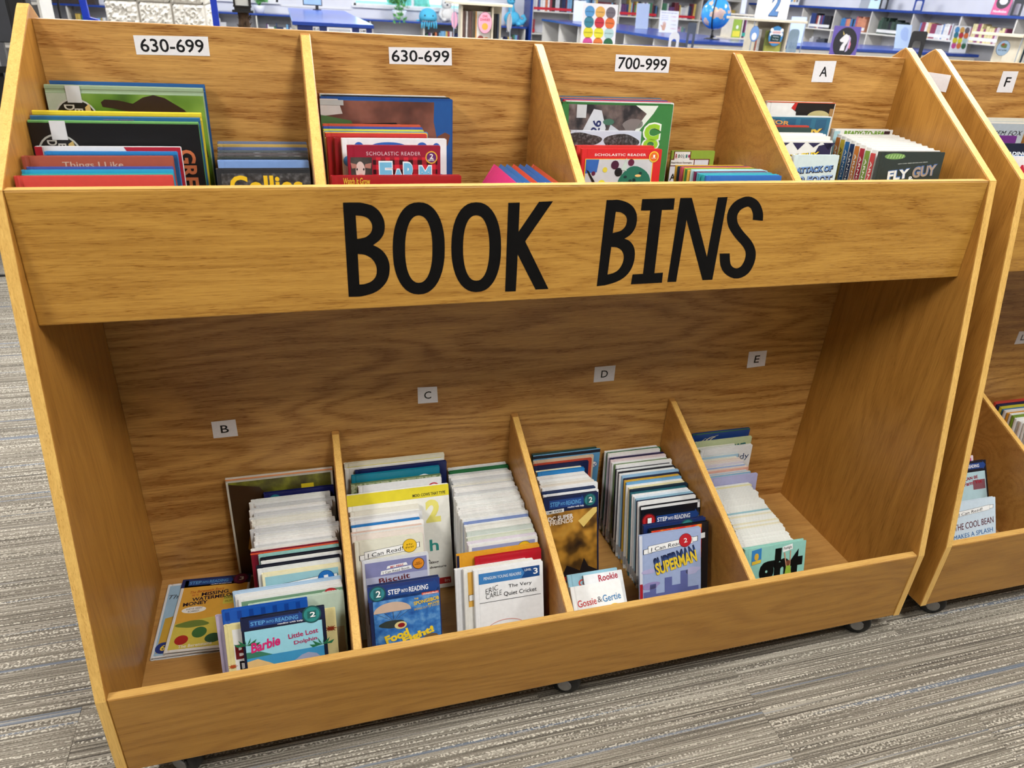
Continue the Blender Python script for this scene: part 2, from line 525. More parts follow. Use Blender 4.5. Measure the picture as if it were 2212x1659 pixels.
GLYPHS = {
 'B': [[(0.4726,0.0236),(0.4858,0.0235),(0.4992,0.0237),(0.5041,0.0247),(0.5111,0.0263),(0.5174,0.0284),(0.5221,0.0310),(0.5261,0.0342),(0.5296,0.0378),(0.5325,0.0420),(0.5349,0.0466),(0.5367,0.0511),(0.5378,0.0552),(0.5382,0.0592),(0.5383,0.0633),(0.5381,0.0677),(0.5374,0.0721),(0.5362,0.0763),(0.5342,0.0800),(0.5317,0.0835),(0.5289,0.0867),(0.5252,0.0898),(0.5211,0.0926),(0.5182,0.0946),(0.5188,0.0953),(0.5218,0.0969),(0.5261,0.0993),(0.5301,0.1021),(0.5334,0.1054),(0.5365,0.1091),(0.5391,0.1133),(0.5413,0.1179),(0.5429,0.1229),(0.5440,0.1281),(0.5444,0.1336),(0.5442,0.1393),(0.5435,0.1447),(0.5424,0.1496),(0.5409,0.1542),(0.5388,0.1587),(0.5358,0.1631),(0.5323,0.1673),(0.5283,0.1710),(0.5243,0.1741),(0.5199,0.1767),(0.5148,0.1790),(0.5084,0.1810),(0.5012,0.1826),(0.4951,0.1837),(0.4905,0.1841),(0.4869,0.1840),(0.4845,0.1839),(0.4732,0.1836)],
  [(0.4918,0.0446),(0.4981,0.0451),(0.4993,0.0452),(0.5011,0.0454),(0.5032,0.0459),(0.5058,0.0468),(0.5088,0.0481),(0.5114,0.0498),(0.5135,0.0521),(0.5153,0.0548),(0.5166,0.0576),(0.5174,0.0604),(0.5177,0.0634),(0.5176,0.0663),(0.5170,0.0691),(0.5160,0.0718),(0.5145,0.0743),(0.5123,0.0767),(0.5095,0.0790),(0.5067,0.0807),(0.5036,0.0819),(0.5003,0.0825),(0.4980,0.0830),(0.4922,0.0835)],
  [(0.4920,0.1091),(0.4968,0.1096),(0.4985,0.1098),(0.5009,0.1101),(0.5036,0.1109),(0.5069,0.1125),(0.5106,0.1146),(0.5138,0.1171),(0.5164,0.1201),(0.5187,0.1236),(0.5204,0.1272),(0.5216,0.1308),(0.5222,0.1345),(0.5224,0.1382),(0.5222,0.1420),(0.5215,0.1458),(0.5203,0.1493),(0.5184,0.1524),(0.5160,0.1552),(0.5132,0.1575),(0.5099,0.1593),(0.5063,0.1606),(0.5032,0.1615),(0.5008,0.1621),(0.4990,0.1623),(0.4978,0.1624),(0.4922,0.1625)]],
 'O': [[(0.6397,0.1043),(0.6393,0.1200),(0.6378,0.1331),(0.6354,0.1449),(0.6320,0.1554),(0.6277,0.1646),(0.6225,0.1722),(0.6165,0.1782),(0.6099,0.1825),(0.6025,0.1849),(0.5936,0.1854),(0.5848,0.1840),(0.5776,0.1808),(0.5711,0.1760),(0.5655,0.1695),(0.5606,0.1615),(0.5567,0.1521),(0.5536,0.1414),(0.5515,0.1297),(0.5505,0.1167),(0.5504,0.1014),(0.5513,0.0862),(0.5531,0.0737),(0.5557,0.0627),(0.5592,0.0529),(0.5634,0.0445),(0.5684,0.0374),(0.5740,0.0319),(0.5803,0.0279),(0.5872,0.0256),(0.5956,0.0249),(0.6039,0.0258),(0.6109,0.0284),(0.6172,0.0326),(0.6228,0.0384),(0.6277,0.0457),(0.6319,0.0545),(0.6352,0.0646),(0.6377,0.0760),(0.6392,0.0888)],
  [(0.6182,0.1051),(0.6179,0.1165),(0.6171,0.1260),(0.6158,0.1346),(0.6140,0.1422),(0.6117,0.1489),(0.6090,0.1545),(0.6058,0.1589),(0.6024,0.1620),(0.5985,0.1638),(0.5939,0.1643),(0.5893,0.1634),(0.5855,0.1612),(0.5821,0.1578),(0.5791,0.1531),(0.5766,0.1474),(0.5745,0.1406),(0.5729,0.1328),(0.5718,0.1243),(0.5712,0.1148),(0.5712,0.1035),(0.5717,0.0923),(0.5726,0.0831),(0.5741,0.0749),(0.5759,0.0676),(0.5782,0.0614),(0.5808,0.0561),(0.5838,0.0520),(0.5872,0.0490),(0.5909,0.0473),(0.5953,0.0467),(0.5997,0.0474),(0.6034,0.0494),(0.6067,0.0525),(0.6097,0.0568),(0.6122,0.0622),(0.6144,0.0686),(0.6161,0.0760),(0.6173,0.0844),(0.6180,0.0937)]],
 'O2': [[(0.7404,0.1056),(0.7405,0.1212),(0.7395,0.1342),(0.7375,0.1460),(0.7345,0.1565),(0.7305,0.1657),(0.7256,0.1733),(0.7199,0.1793),(0.7134,0.1835),(0.7061,0.1859),(0.6972,0.1864),(0.6884,0.1850),(0.6811,0.1819),(0.6745,0.1770),(0.6686,0.1706),(0.6635,0.1626),(0.6592,0.1532),(0.6558,0.1426),(0.6533,0.1309),(0.6517,0.1180),(0.6511,0.1027),(0.6515,0.0875),(0.6528,0.0751),(0.6550,0.0641),(0.6581,0.0543),(0.6621,0.0459),(0.6668,0.0389),(0.6722,0.0334),(0.6783,0.0294),(0.6852,0.0271),(0.6935,0.0264),(0.7019,0.0273),(0.7089,0.0299),(0.7153,0.0341),(0.7211,0.0399),(0.7263,0.0472),(0.7308,0.0559),(0.7345,0.0660),(0.7373,0.0774),(0.7393,0.0901)],
  [(0.7191,0.1064),(0.7192,0.1177),(0.7187,0.1272),(0.7177,0.1357),(0.7161,0.1433),(0.7141,0.1499),(0.7116,0.1555),(0.7086,0.1598),(0.7052,0.1630),(0.7014,0.1648),(0.6967,0.1652),(0.6921,0.1643),(0.6882,0.1622),(0.6847,0.1588),(0.6815,0.1541),(0.6788,0.1484),(0.6765,0.1417),(0.6746,0.1340),(0.6732,0.1254),(0.6722,0.1160),(0.6718,0.1048),(0.6719,0.0937),(0.6725,0.0845),(0.6736,0.0764),(0.6752,0.0692),(0.6773,0.0629),(0.6798,0.0577),(0.6827,0.0536),(0.6859,0.0507),(0.6896,0.0489),(0.6940,0.0484),(0.6985,0.0491),(0.7022,0.0510),(0.7057,0.0541),(0.7088,0.0584),(0.7115,0.0637),(0.7139,0.0701),(0.7159,0.0775),(0.7174,0.0858),(0.7185,0.0951)]],
 'K': [[(0.7500,0.0283),(0.7706,0.0279),(0.7710,0.0790),(0.8055,0.0274),(0.8312,0.0267),(0.7842,0.0966),(0.8341,0.1873),(0.8090,0.1872),(0.7715,0.1197),(0.7714,0.1886),(0.7511,0.1883)]],
 'B2': [[(0.9322,0.0263),(0.9443,0.0261),(0.9472,0.0260),(0.9515,0.0258),(0.9565,0.0263),(0.9626,0.0276),(0.9694,0.0296),(0.9757,0.0322),(0.9810,0.0355),(0.9857,0.0394),(0.9895,0.0437),(0.9924,0.0485),(0.9945,0.0537),(0.9957,0.0591),(0.9963,0.0648),(0.9961,0.0708),(0.9951,0.0764),(0.9931,0.0814),(0.9903,0.0859),(0.9872,0.0898),(0.9831,0.0930),(0.9787,0.0956),(0.9755,0.0973),(0.9764,0.0977),(0.9793,0.0987),(0.9835,0.1003),(0.9875,0.1028),(0.9913,0.1063),(0.9949,0.1107),(0.9977,0.1157),(0.9995,0.1213),(1.0006,0.1275),(1.0009,0.1339),(1.0006,0.1406),(0.9995,0.1475),(0.9975,0.1540),(0.9947,0.1598),(0.9911,0.1652),(0.9866,0.1699),(0.9813,0.1740),(0.9752,0.1774),(0.9685,0.1802),(0.9604,0.1826),(0.9517,0.1845),(0.9457,0.1858),(0.9300,0.1867)],
  [(0.9525,0.0472),(0.9570,0.0477),(0.9586,0.0478),(0.9608,0.0481),(0.9633,0.0489),(0.9663,0.0505),(0.9696,0.0525),(0.9723,0.0548),(0.9742,0.0571),(0.9755,0.0596),(0.9762,0.0625),(0.9763,0.0662),(0.9758,0.0703),(0.9747,0.0740),(0.9728,0.0770),(0.9702,0.0797),(0.9673,0.0819),(0.9638,0.0834),(0.9600,0.0844),(0.9573,0.0851),(0.9508,0.0861)],
  [(0.9509,0.1118),(0.9564,0.1124),(0.9579,0.1125),(0.9601,0.1127),(0.9628,0.1134),(0.9660,0.1149),(0.9696,0.1170),(0.9728,0.1197),(0.9752,0.1230),(0.9772,0.1269),(0.9784,0.1310),(0.9787,0.1356),(0.9782,0.1405),(0.9771,0.1451),(0.9753,0.1494),(0.9728,0.1535),(0.9701,0.1570),(0.9666,0.1595),(0.9628,0.1614),(0.9601,0.1626),(0.9493,0.1650)]],
 'I': [[(1.0016,0.0255),(1.0670,0.0249),(1.0678,0.0455),(1.0440,0.0459),(1.0462,0.1663),(1.0643,0.1659),(1.0651,0.1860),(0.9999,0.1863),(1.0009,0.1669),(1.0226,0.1666),(1.0204,0.0462),(1.0019,0.0462)]],
 'N': [[(1.0781,0.0246),(1.1017,0.0246),(1.1539,0.1382),(1.1558,0.0246),(1.1765,0.0241),(1.1746,0.1851),(1.1528,0.1850),(1.0978,0.0652),(1.0955,0.1857),(1.0766,0.1853)]],
 'S': [[(1.2628,0.0705),(1.2624,0.0671),(1.2616,0.0617),(1.2597,0.0553),(1.2566,0.0489),(1.2527,0.0425),(1.2476,0.0363),(1.2414,0.0312),(1.2348,0.0274),(1.2280,0.0248),(1.2210,0.0237),(1.2146,0.0240),(1.2089,0.0254),(1.2030,0.0276),(1.1966,0.0309),(1.1908,0.0356),(1.1865,0.0414),(1.1835,0.0482),(1.1822,0.0560),(1.1830,0.0642),(1.1857,0.0724),(1.1899,0.0807),(1.1959,0.0887),(1.2028,0.0961),(1.2098,0.1029),(1.2171,0.1093),(1.2239,0.1148),(1.2291,0.1195),(1.2331,0.1242),(1.2364,0.1287),(1.2384,0.1327),(1.2395,0.1370),(1.2399,0.1418),(1.2395,0.1466),(1.2383,0.1517),(1.2363,0.1565),(1.2341,0.1600),(1.2314,0.1621),(1.2281,0.1637),(1.2254,0.1643),(1.2227,0.1640),(1.2193,0.1630),(1.2161,0.1614),(1.2133,0.1594),(1.2107,0.1568),(1.2086,0.1536),(1.2064,0.1475),(1.2044,0.1393),(1.2029,0.1331),(1.1808,0.1328),(1.1822,0.1391),(1.1844,0.1485),(1.1879,0.1581),(1.1931,0.1661),(1.1993,0.1726),(1.2064,0.1778),(1.2144,0.1818),(1.2232,0.1844),(1.2321,0.1851),(1.2404,0.1835),(1.2476,0.1801),(1.2537,0.1752),(1.2580,0.1687),(1.2609,0.1614),(1.2626,0.1540),(1.2632,0.1465),(1.2625,0.1386),(1.2602,0.1304),(1.2562,0.1226),(1.2511,0.1154),(1.2450,0.1086),(1.2379,0.1021),(1.2308,0.0964),(1.2246,0.0910),(1.2185,0.0852),(1.2129,0.0793),(1.2089,0.0742),(1.2064,0.0693),(1.2048,0.0643),(1.2043,0.0602),(1.2049,0.0564),(1.2067,0.0524),(1.2090,0.0492),(1.2120,0.0469),(1.2160,0.0448),(1.2200,0.0434),(1.2227,0.0427),(1.2241,0.0426),(1.2251,0.0427),(1.2271,0.0435),(1.2296,0.0449),(1.2317,0.0466),(1.2339,0.0495),(1.2364,0.0537),(1.2383,0.0575),(1.2392,0.0610),(1.2397,0.0650),(1.2401,0.0682)]],
}
# ------------------------------------------------------------------ the oak book bins
L = 1.79
T = 0.019
ZL = 0.110      # lower bin floor
ZU = 0.967      # upper bin floor
ZTOP = 1.364    # top of the back panel

def mir(pts):
    return [(0.019 - y, z) for y, z in pts]

def text_label(parent, body, quad, mat=None, th=0.42, wfrac=0.84, y=-0.0006):
    """paper strip taped on the back panel; quad = TL, TR, BR, BL in local x,z"""
    p = MB().prism([quad[3], quad[2], quad[1], quad[0]], y, y + 0.0003, 'Y').build('paper_label', PAPER, parent)
    cx = sum(q[0] for q in quad) / 4
    cz = sum(q[1] for q in quad) / 4
    w = ((quad[1][0] - quad[0][0]) + (quad[2][0] - quad[3][0])) / 2
    h = ((quad[0][1] - quad[3][1]) + (quad[1][1] - quad[2][1])) / 2
    rot = math.atan2(quad[1][1] - quad[0][1], quad[1][0] - quad[0][0]) if len(body) > 1 else 0
    put_text(p, body, cx, cz, w * wfrac, h * th, INK, y - 0.0002, rot, bold=0.012 if len(body) > 1 else 0.01)
    return p

def make_bin(name, loc, label, lower_div, letters=True, upper_div=(0.4406, 0.8903, 1.3416)):
    root = empty(name, loc)
    tag(root, label, 'book bin')
    prof = [(-0.5045, 0.0905), (-0.5045, 0.2908), (-0.3287, 1.157), (-0.0035, 1.378), (0.0095, 1.3845)]
    full = prof + mir(prof[:-1])[::-1]
    for x0 in (-T, L):
        sp_ = MB().prism(full, x0, x0 + T, 'X').build('side_panel', OAK_SIDE, root, bevel=0.0015)
        # solid edge band along the visible front edges
        eb = MB()
        for (a, b_) in zip(full[:-1], full[1:]):
            d = Vector((b_[0] - a[0], b_[1] - a[1])).normalized()
            nrm = Vector((-d.y, d.x)) if True else None
            mid = Vector(((a[0] + b_[0]) / 2 - 0.0095, (a[1] + b_[1]) / 2 - 0.7))
            if nrm.dot(mid) < 0:
                nrm = -nrm
            q = [(a[0], a[1]), (b_[0], b_[1]), (b_[0] + nrm.x * 0.0012, b_[1] + nrm.y * 0.0012), (a[0] + nrm.x * 0.0012, a[1] + nrm.y * 0.0012)]
            eb.prism(q, x0 + 0.0008, x0 + T - 0.0008, 'X')
        eb.build('edge_band', OAK_EDGE, sp_)
    MB().box(0.0, L, 0.0, T, 0.0905, ZTOP).build('back_panel', OAK_BACK, root, bevel=0.001)
    for side in (0, 1):
        f = (lambda p: p) if side == 0 else mir
        lip = MB().prism(f([(-0.3287, 1.157), (-0.3369, 0.950), (-0.318, 0.950), (-0.310, 1.157)]), 0.0002, L - 0.0002, 'X').build('front_panel', OAK_LIP, root, bevel=0.0022)
        MB().prism(f([(-0.3110, 1.1572), (-0.3277, 1.1572), (-0.3277, 1.1580), (-0.3110, 1.1580)]), 0.0004, L - 0.0004, 'X').build('edge_band', wood('X', (230, 188, 112), (180, 128, 60), 0.2, 0.7, 0.34), lip)
        MB().prism(f([(-0.318, 0.950), (0.0, 0.950), (0.0, ZU), (-0.318, ZU)]), 0.0002, L - 0.0002, 'X').build('upper_shelf', OAK_FLOOR, root)
        MB().prism(f([(-0.4865, 0.0905), (0.0, 0.0905), (0.0, ZL), (-0.4865, ZL)]), 0.0002, L - 0.0002, 'X').build('lower_shelf', OAK_FLOOR, root)
        low = MB().prism(f([(-0.5045, 0.0905), (-0.5045, 0.2905), (-0.4865, 0.2905), (-0.4865, 0.0905)]), 0.0002, L - 0.0002, 'X').build('lower_front_panel', OAK_LOW, root, bevel=0.0022)
        MB().prism(f([(-0.4870, 0.2906), (-0.5030, 0.2906), (-0.5030, 0.2914), (-0.4870, 0.2914)]), 0.0004, L - 0.0004, 'X').build('edge_band', wood('X', (224, 180, 104), (176, 124, 58), 0.2, 0.7, 0.34), low)
        for dx in upper_div:
            d = MB().prism(f([(-0.3095, ZU), (-0.3095, 1.152), (-0.012, 1.3565), (-0.003, 1.360), (0.0, 1.358), (0.0, ZU)]), dx - T / 2, dx + T / 2, 'X').build('divider', OAK_DIV, root, bevel=0.003)
            MB().prism(f([(-0.3090, 1.1524), (-0.0125, 1.3563), (-0.0135, 1.3575), (-0.3096, 1.1540)]), dx - T / 2 + 0.002, dx + T / 2 - 0.002, 'X').build('edge_band', OAK_EDGE, d)
        for dx in lower_div:
            d = MB().prism(f([(-0.4860, ZL), (-0.4860, 0.286), (-0.012, 0.4945), (0.0, 0.499), (0.0, ZL)]), dx - T / 2, dx + T / 2, 'X').build('lower_divider', OAK_DIV, root, bevel=0.0025)
            MB().prism(f([(-0.4855, 0.2864), (-0.0125, 0.4944), (-0.0132, 0.4955), (-0.4860, 0.2876)]), dx - T / 2 + 0.002, dx + T / 2 - 0.002, 'X').build('edge_band', OAK_EDGE, d)
        if letters and side == 0:
            face = lip
            tilt = math.atan2(0.0082, 0.207)
            for g, loops in GLYPHS.items():
                ob = fill_outline('letter', [[(q[0], -q[1]) for q in lp] for lp in loops], BLACK, face)
                ob.location = (0, -0.3287 - 0.0003, 1.157)
                ob.rotation_euler = (-tilt, 0, 0)
    steel = pmat('caster_steel', (150, 150, 152), 0.3, 0.1, 80, metal=1.0)
    rubber = pmat('caster_rubber', (18, 18, 19), 0.5, 0.2, 60)
    for cy in (-0.452, 0.471):
        for k, cx in enumerate((0.09, 0.917, 1.737)):
            c = MB().box(-0.03, 0.03, -0.03, 0.03, 0.0865, 0.0904)
            for sx in (-1, 1):
                c.prism([(-0.018, 0.087), (0.018, 0.087), (0.012, 0.030), (-0.012, 0.030)], sx * 0.0205 - 0.0015, sx * 0.0205 + 0.0015, 'X')
            c = c.build('caster', rubber, root)
            c.location = (cx, cy, 0)
            c.rotation_euler = (0, 0, R((58, 62, 55)[k]))
            MB().lathe([(0.010, -0.017), (0.031, -0.016), (0.036, -0.010), (0.036, 0.010), (0.031, 0.016), (0.010, 0.017)], (0, 0, 0.036), 20, 'X').build('wheel', rubber, c, True)
            MB().lathe([(0.014, -0.0245), (0.017, -0.0225), (0.017, 0.0225), (0.014, 0.0245)], (0, 0, 0.036), 14, 'X').build('axle_cap', steel, c)
    return root

bin1 = make_bin('book_bin', (0, 0, 0), 'long golden oak book bin with large black lettering on its front panel', (0.4437, 0.8922, 1.3406))
text_label(bin1, '630-699', [(0.1512, 1.3445), (0.2728, 1.3472), (0.2722, 1.3156), (0.1515, 1.3138)], th=0.70, wfrac=0.86)
text_label(bin1, '630-699', [(0.5929, 1.3425), (0.7148, 1.3453), (0.7161, 1.3141), (0.5939, 1.3131)], th=0.70, wfrac=0.92)
text_label(bin1, '700-999', [(1.0613, 1.3464), (1.1862, 1.3457), (1.1873, 1.3146), (1.0629, 1.3139)], th=0.72, wfrac=0.90)
text_label(bin1, 'A', [(1.5466, 1.3501), (1.6029, 1.3517), (1.6051, 1.3067), (1.5486, 1.3061)], th=0.47, wfrac=0.36)
text_label(bin1, 'B', [(0.1728, 0.5536), (0.2248, 0.5546), (0.2254, 0.51), (0.1724, 0.5095)], th=0.46, wfrac=0.33)
text_label(bin1, 'C', [(0.6435, 0.598), (0.691, 0.5961), (0.6936, 0.5517), (0.6444, 0.5528)], th=0.46, wfrac=0.36)
text_label(bin1, 'D', [(1.1011, 0.6142), (1.1591, 0.6146), (1.1599, 0.5696), (1.1026, 0.5694)], th=0.46, wfrac=0.33)
text_label(bin1, 'E', [(1.5523, 0.6225), (1.6092, 0.6223), (1.614, 0.5747), (1.5571, 0.5723)], th=0.46, wfrac=0.28)
BX, BY = 1.906, 0.012
bin2 = make_bin('book_bin', (BX, BY, 0), 'second oak book bin standing just right of the lettered one, cut by the picture edge', (0.4437, 0.8922, 1.3406), False)
def rel(q):
    return [(a - BX, b) for a, b in q]
text_label(bin2, 'F', rel([(2.1035, 1.3443), (2.152, 1.3453), (2.1551, 1.296), (2.1046, 1.2957)]), th=0.45, wfrac=0.34)
text_label(bin2, 'L', rel([(2.5238, 0.611), (2.5738, 0.611), (2.5750, 0.5669), (2.5250, 0.5669)]), th=0.45, wfrac=0.3)
_sl = MB().box(-T - 0.0006, -T - 0.0002, -0.062, 0.02, 1.298, 1.335).build('paper_label', PAPER, bin2)
# ------------------------------------------------------------------ books
def cover_mat():
    m, n, l, b = new_mat('book_cover')
    oi = n.new('ShaderNodeObjectInfo')
    tc = n.new('ShaderNodeTexCoord')
    no = n.new('ShaderNodeTexNoise')
    no.inputs['Scale'].default_value = 90.0
    no.inputs['Detail'].default_value = 3.0
    l.new(tc.outputs['Object'], no.inputs['Vector'])
    hs = n.new('ShaderNodeHueSaturation')
    mr = n.new('ShaderNodeMapRange')
    mr.inputs['To Min'].default_value = 0.90
    mr.inputs['To Max'].default_value = 1.08
    l.new(no.outputs['Fac'], mr.inputs['Value'])
    l.new(mr.outputs[0], hs.inputs['Value'])
    l.new(oi.outputs['Color'], hs.inputs['Color'])
    l.new(hs.outputs['Color'], b.inputs['Base Color'])
    b.inputs['Roughness'].default_value = 0.3
    return m

def page_mat():
    m, n, l, b = new_mat('page_edges')
    tc = n.new('ShaderNodeTexCoord')
    wv = n.new('ShaderNodeTexNoise')
    mp = n.new('ShaderNodeMapping')
    mp.inputs['Scale'].default_value = (6, 2600, 6)
    l.new(tc.outputs['Object'], mp.inputs['Vector'])
    l.new(mp.outputs[0], wv.inputs['Vector'])
    wv.inputs['Scale'].default_value = 1.0
    r = n.new('ShaderNodeValToRGB')
    r.color_ramp.elements[0].position = 0.35
    r.color_ramp.elements[1].position = 0.65
    r.color_ramp.elements[0].color = (*lin((178, 172, 158)), 1)
    r.color_ramp.elements[1].color = (*lin((232, 228, 216)), 1)
    l.new(wv.outputs['Fac'], r.inputs['Fac'])
    l.new(r.outputs['Color'], b.inputs['Base Color'])
    b.inputs['Roughness'].default_value = 0.8
    return m

COVER = cover_mat()
PAGES = page_mat()
STICKER = pmat('spine_sticker', (176, 178, 180), 0.4, 0.06, 300)
_BM = {}

def book_meshes(w, h, th, kind, spine):
    key = (round(w, 3), round(h, 3), round(th, 4), kind, spine)
    if key in _BM:
        return _BM[key]
    w, h, th = key[0], key[1], key[2]
    b = min(0.0017, th * 0.24) if kind == 'hard' else min(0.0005, th * 0.15)
    sl, el = (w, h) if spine == 'L' else (h, w)
    if kind == 'hard':
        prof = [(sl, 0), (0.0125, 0), (0.0105, 0.0008), (0.0080, 0.0008), (0.0060, 0), (0.0016, 0.0002), (0.0004, th * 0.18), (0, th * 0.5), (0.0004, th * 0.82), (0.0016, th - 0.0002), (0.0060, th), (0.0080, th - 0.0008), (0.0105, th - 0.0008), (0.0125, th), (sl, th), (sl, th - b), (b + 0.001, th - b), (b + 0.001, b), (sl, b)]
        ins, ie = 0.004, 0.0055
    else:
        prof = [(sl, 0), (0.0003, 0), (0, 0.0003), (0, th - 0.0003), (0.0003, th), (sl, th), (sl, th - b), (b, th - b), (b, b), (sl, b)]
        ins, ie = 0.0004, 0.0004
    def mp(s, y, e):
        return (s, y, e) if spine == 'L' else (e, y, h - s)
    c = MB()
    n = len(prof)
    # three heights so that the outer corners can be rounded off a little
    rows = [(0.0, 0.0015), (0.0015, 0.0), (el - 0.0015, 0.0), (el, 0.0015)]
    for e, cut in rows:
        for s, y in prof:
            c.v.append(mp(min(s, sl - cut) if s > sl - 0.001 else s, y, e))
    for k in range(3):
        for i in range(n):
            j = (i + 1) % n
            c.f.append((k * n + i, k * n + j, (k + 1) * n + j, (k + 1) * n + i))
    c.f.append(tuple(range(n)))
    c.f.append(tuple(3 * n + i for i in reversed(range(n))))
    cm = c.mesh('book', COVER)
    p = MB()
    v = [mp(s, y, e) for s in (b + 0.0008, sl - ins) for y in (b * 1.02, th - b * 1.02) for e in (ie, el - ie)]
    xs, ys, zs = zip(*v)
    p.box(min(xs), max(xs), min(ys), max(ys), min(zs), max(zs))
    pm_ = p.mesh('page_block', PAGES)
    _BM[key] = (cm, pm_, w, h, th)
    return _BM[key]

class Bk:
    def __init__(s, o, w, h, th):
        s.o, s.w, s.h, s.th = o, w, h, th
        s.vs = 1.0      # squeezes the layout towards the top edge, where the cover shows
    def V(s, v):
        return 1 - (1 - v) * s.vs
    # fractional cover coordinates: u to the right, v upwards
    def poly(s, pts, col, lay=1, name='cover_art', mat=None):
        put_poly(s.o, [(u * s.w, max(s.V(v), 0.0) * s.h) for u, v in pts], mat or ink(col), -0.00025 * lay, name)
        return s
    def rect(s, u0, u1, v0, v1, col, lay=1, name='cover_art', mat=None):
        return s.poly(rect(u0, u1, v0, v1), col, lay, name, mat)
    def disc(s, u, v, r, col, lay=1, rz=None, name='badge', n=26):
        return s.poly(disc(u, v, r, (rz if rz else r) * s.w / s.h / s.vs, n), col, lay, name)
    def text(s, body, u, v, w, h, col, lay=3, rot=0.0, bold=0.02, shear=0.0, space=1.0, name='title', arc=0.0):
        put_text(s.o, body, u * s.w, s.V(v) * s.h, w * s.w, h * s.h * s.vs, ink(col), -0.00025 * lay - 0.0001, R(rot), bold, shear, space, name, arc * s.h)
        return s
    def spine_label(s, v0=0.06, v1=0.16):
        m = MB().box(-0.0004, -0.0001, s.th * 0.12, s.th * 0.88, s.h * v0, s.h * v1)
        m.box(-0.0003, 0.018, -0.0003, -0.0001, s.h * v0, s.h * v1)
        m.build('spine_sticker', STICKER, s.o)
        return s

def book(x0, w, H, ytop, lean, fz, th, col, label, group=None, kind='hard', spine='L', yaw=0.0, roll=0.0, name='book', cat='book', dz=0.0):
    if fz > 0.5:
        lean = min(lean, 2.0 + 2.6 * min(1.0, max(0.0, -ytop / 0.12)))
    cm, pm_, w, H, th = book_meshes(w, H, th, kind, spine)
    o = link(name, cm)
    t = R(lean)
    o.location = (x0, ytop - H * math.sin(t), fz + th * math.sin(t) + 0.0006 + dz)
    o.rotation_euler = (-t, R(roll), R(yaw))
    o.color = (*lin(col), 1)
    pg = link('page_block', pm_, o)
    tag(o, label, cat, group)
    return Bk(o, w, H, th)

ORD = ['first', 'second', 'third', 'fourth', 'fifth', 'sixth', 'seventh', 'eighth', 'ninth', 'tenth', 'eleventh', 'twelfth', 'thirteenth', 'fourteenth', 'fifteenth', 'sixteenth', 'seventeenth', 'eighteenth', 'nineteenth', 'twentieth']
def ordinal(i):
    if i < 20:
        return ORD[i]
    if i == 29:
        return 'thirtieth'
    return ('twenty-' if i < 29 else 'thirty-') + ORD[(i - 20) % 10]
CNAMES = {'white': (238, 238, 236), 'cream': (236, 228, 190), 'pale grey': (214, 212, 212), 'green': (40, 108, 60), 'navy': (28, 34, 66), 'black': (24, 26, 38), 'sky blue': (120, 170, 212), 'bright blue': (40, 125, 192), 'teal': (50, 120, 130), 'turquoise': (60, 165, 172), 'red': (200, 66, 60), 'rose': (206, 90, 105), 'salmon': (224, 190, 176), 'amber': (220, 172, 66), 'lavender': (190, 190, 216), 'pale blue': (166, 194, 216), 'plum': (120, 40, 80), 'olive': (120, 146, 70), 'lime': (200, 202, 66), 'violet': (60, 80, 170), 'pale aqua': (200, 224, 232)}
def cname(c):
    return min(CNAMES, key=lambda k: sum((a - b) ** 2 for a, b in zip(CNAMES[k], c)))

def row(n, a, b, fz, cols, label, group, kind='hard', fill=0.84, jx=0.003, jh=0.003, sticker=False, xmax=None, xmin=None):
    """n books between two keyed ones (x0, w, H, ytop, lean)"""
    out = []
    dt = abs(b[3] - a[3])
    db = abs((b[3] - b[2] * math.sin(R(b[4]))) - (a[3] - a[2] * math.sin(R(a[4]))))
    dy = min(dt, db) / max(n - 1, 1)
    if fz > 0.5:
        dy = dt / max(n - 1, 1)
    for i in range(n):
        t = i / max(n - 1, 1)
        q = [a[k] + (b[k] - a[k]) * t for k in range(5)]
        x = q[0] + rnd.uniform(-jx, jx)
        w = round((q[1] + rnd.choice((-1, 0, 0, 1)) * jx) / 0.003) * 0.003
        h = round((q[2] + rnd.uniform(-jh, jh)) / 0.003) * 0.003
        if xmin is not None:
            x = max(x, xmin)
        if xmax is not None:
            x = min(x, xmax - w)
        th = round(dy * math.cos(R(q[4])) * fill, 4)
        c = cols[i] if len(cols) == n else rnd.choice(cols)
        bk_ = book(x, w, h, q[3] + (h - q[2]) * math.sin(R(q[4] if fz < 0.5 else 4.0)), q[4], fz, th, c, '%s %s, %s from the back %s' % (cname(c), label[0], ordinal(i), label[1]), group, kind)
        if sticker:
            bk_.spine_label(0.05, 0.15)
        out.append(bk_)
    return out

WH = [(240, 240, 236), (230, 229, 225), (243, 241, 237), (216, 216, 216), (236, 233, 222), (240, 238, 234)]
NAVY, BLUE, TEAL, RED, CREAM = (20, 28, 62), (38, 92, 170), (40, 128, 138), (196, 32, 40), (240, 228, 190)
WHITE = (244, 244, 242)
DARK = (18, 20, 26)

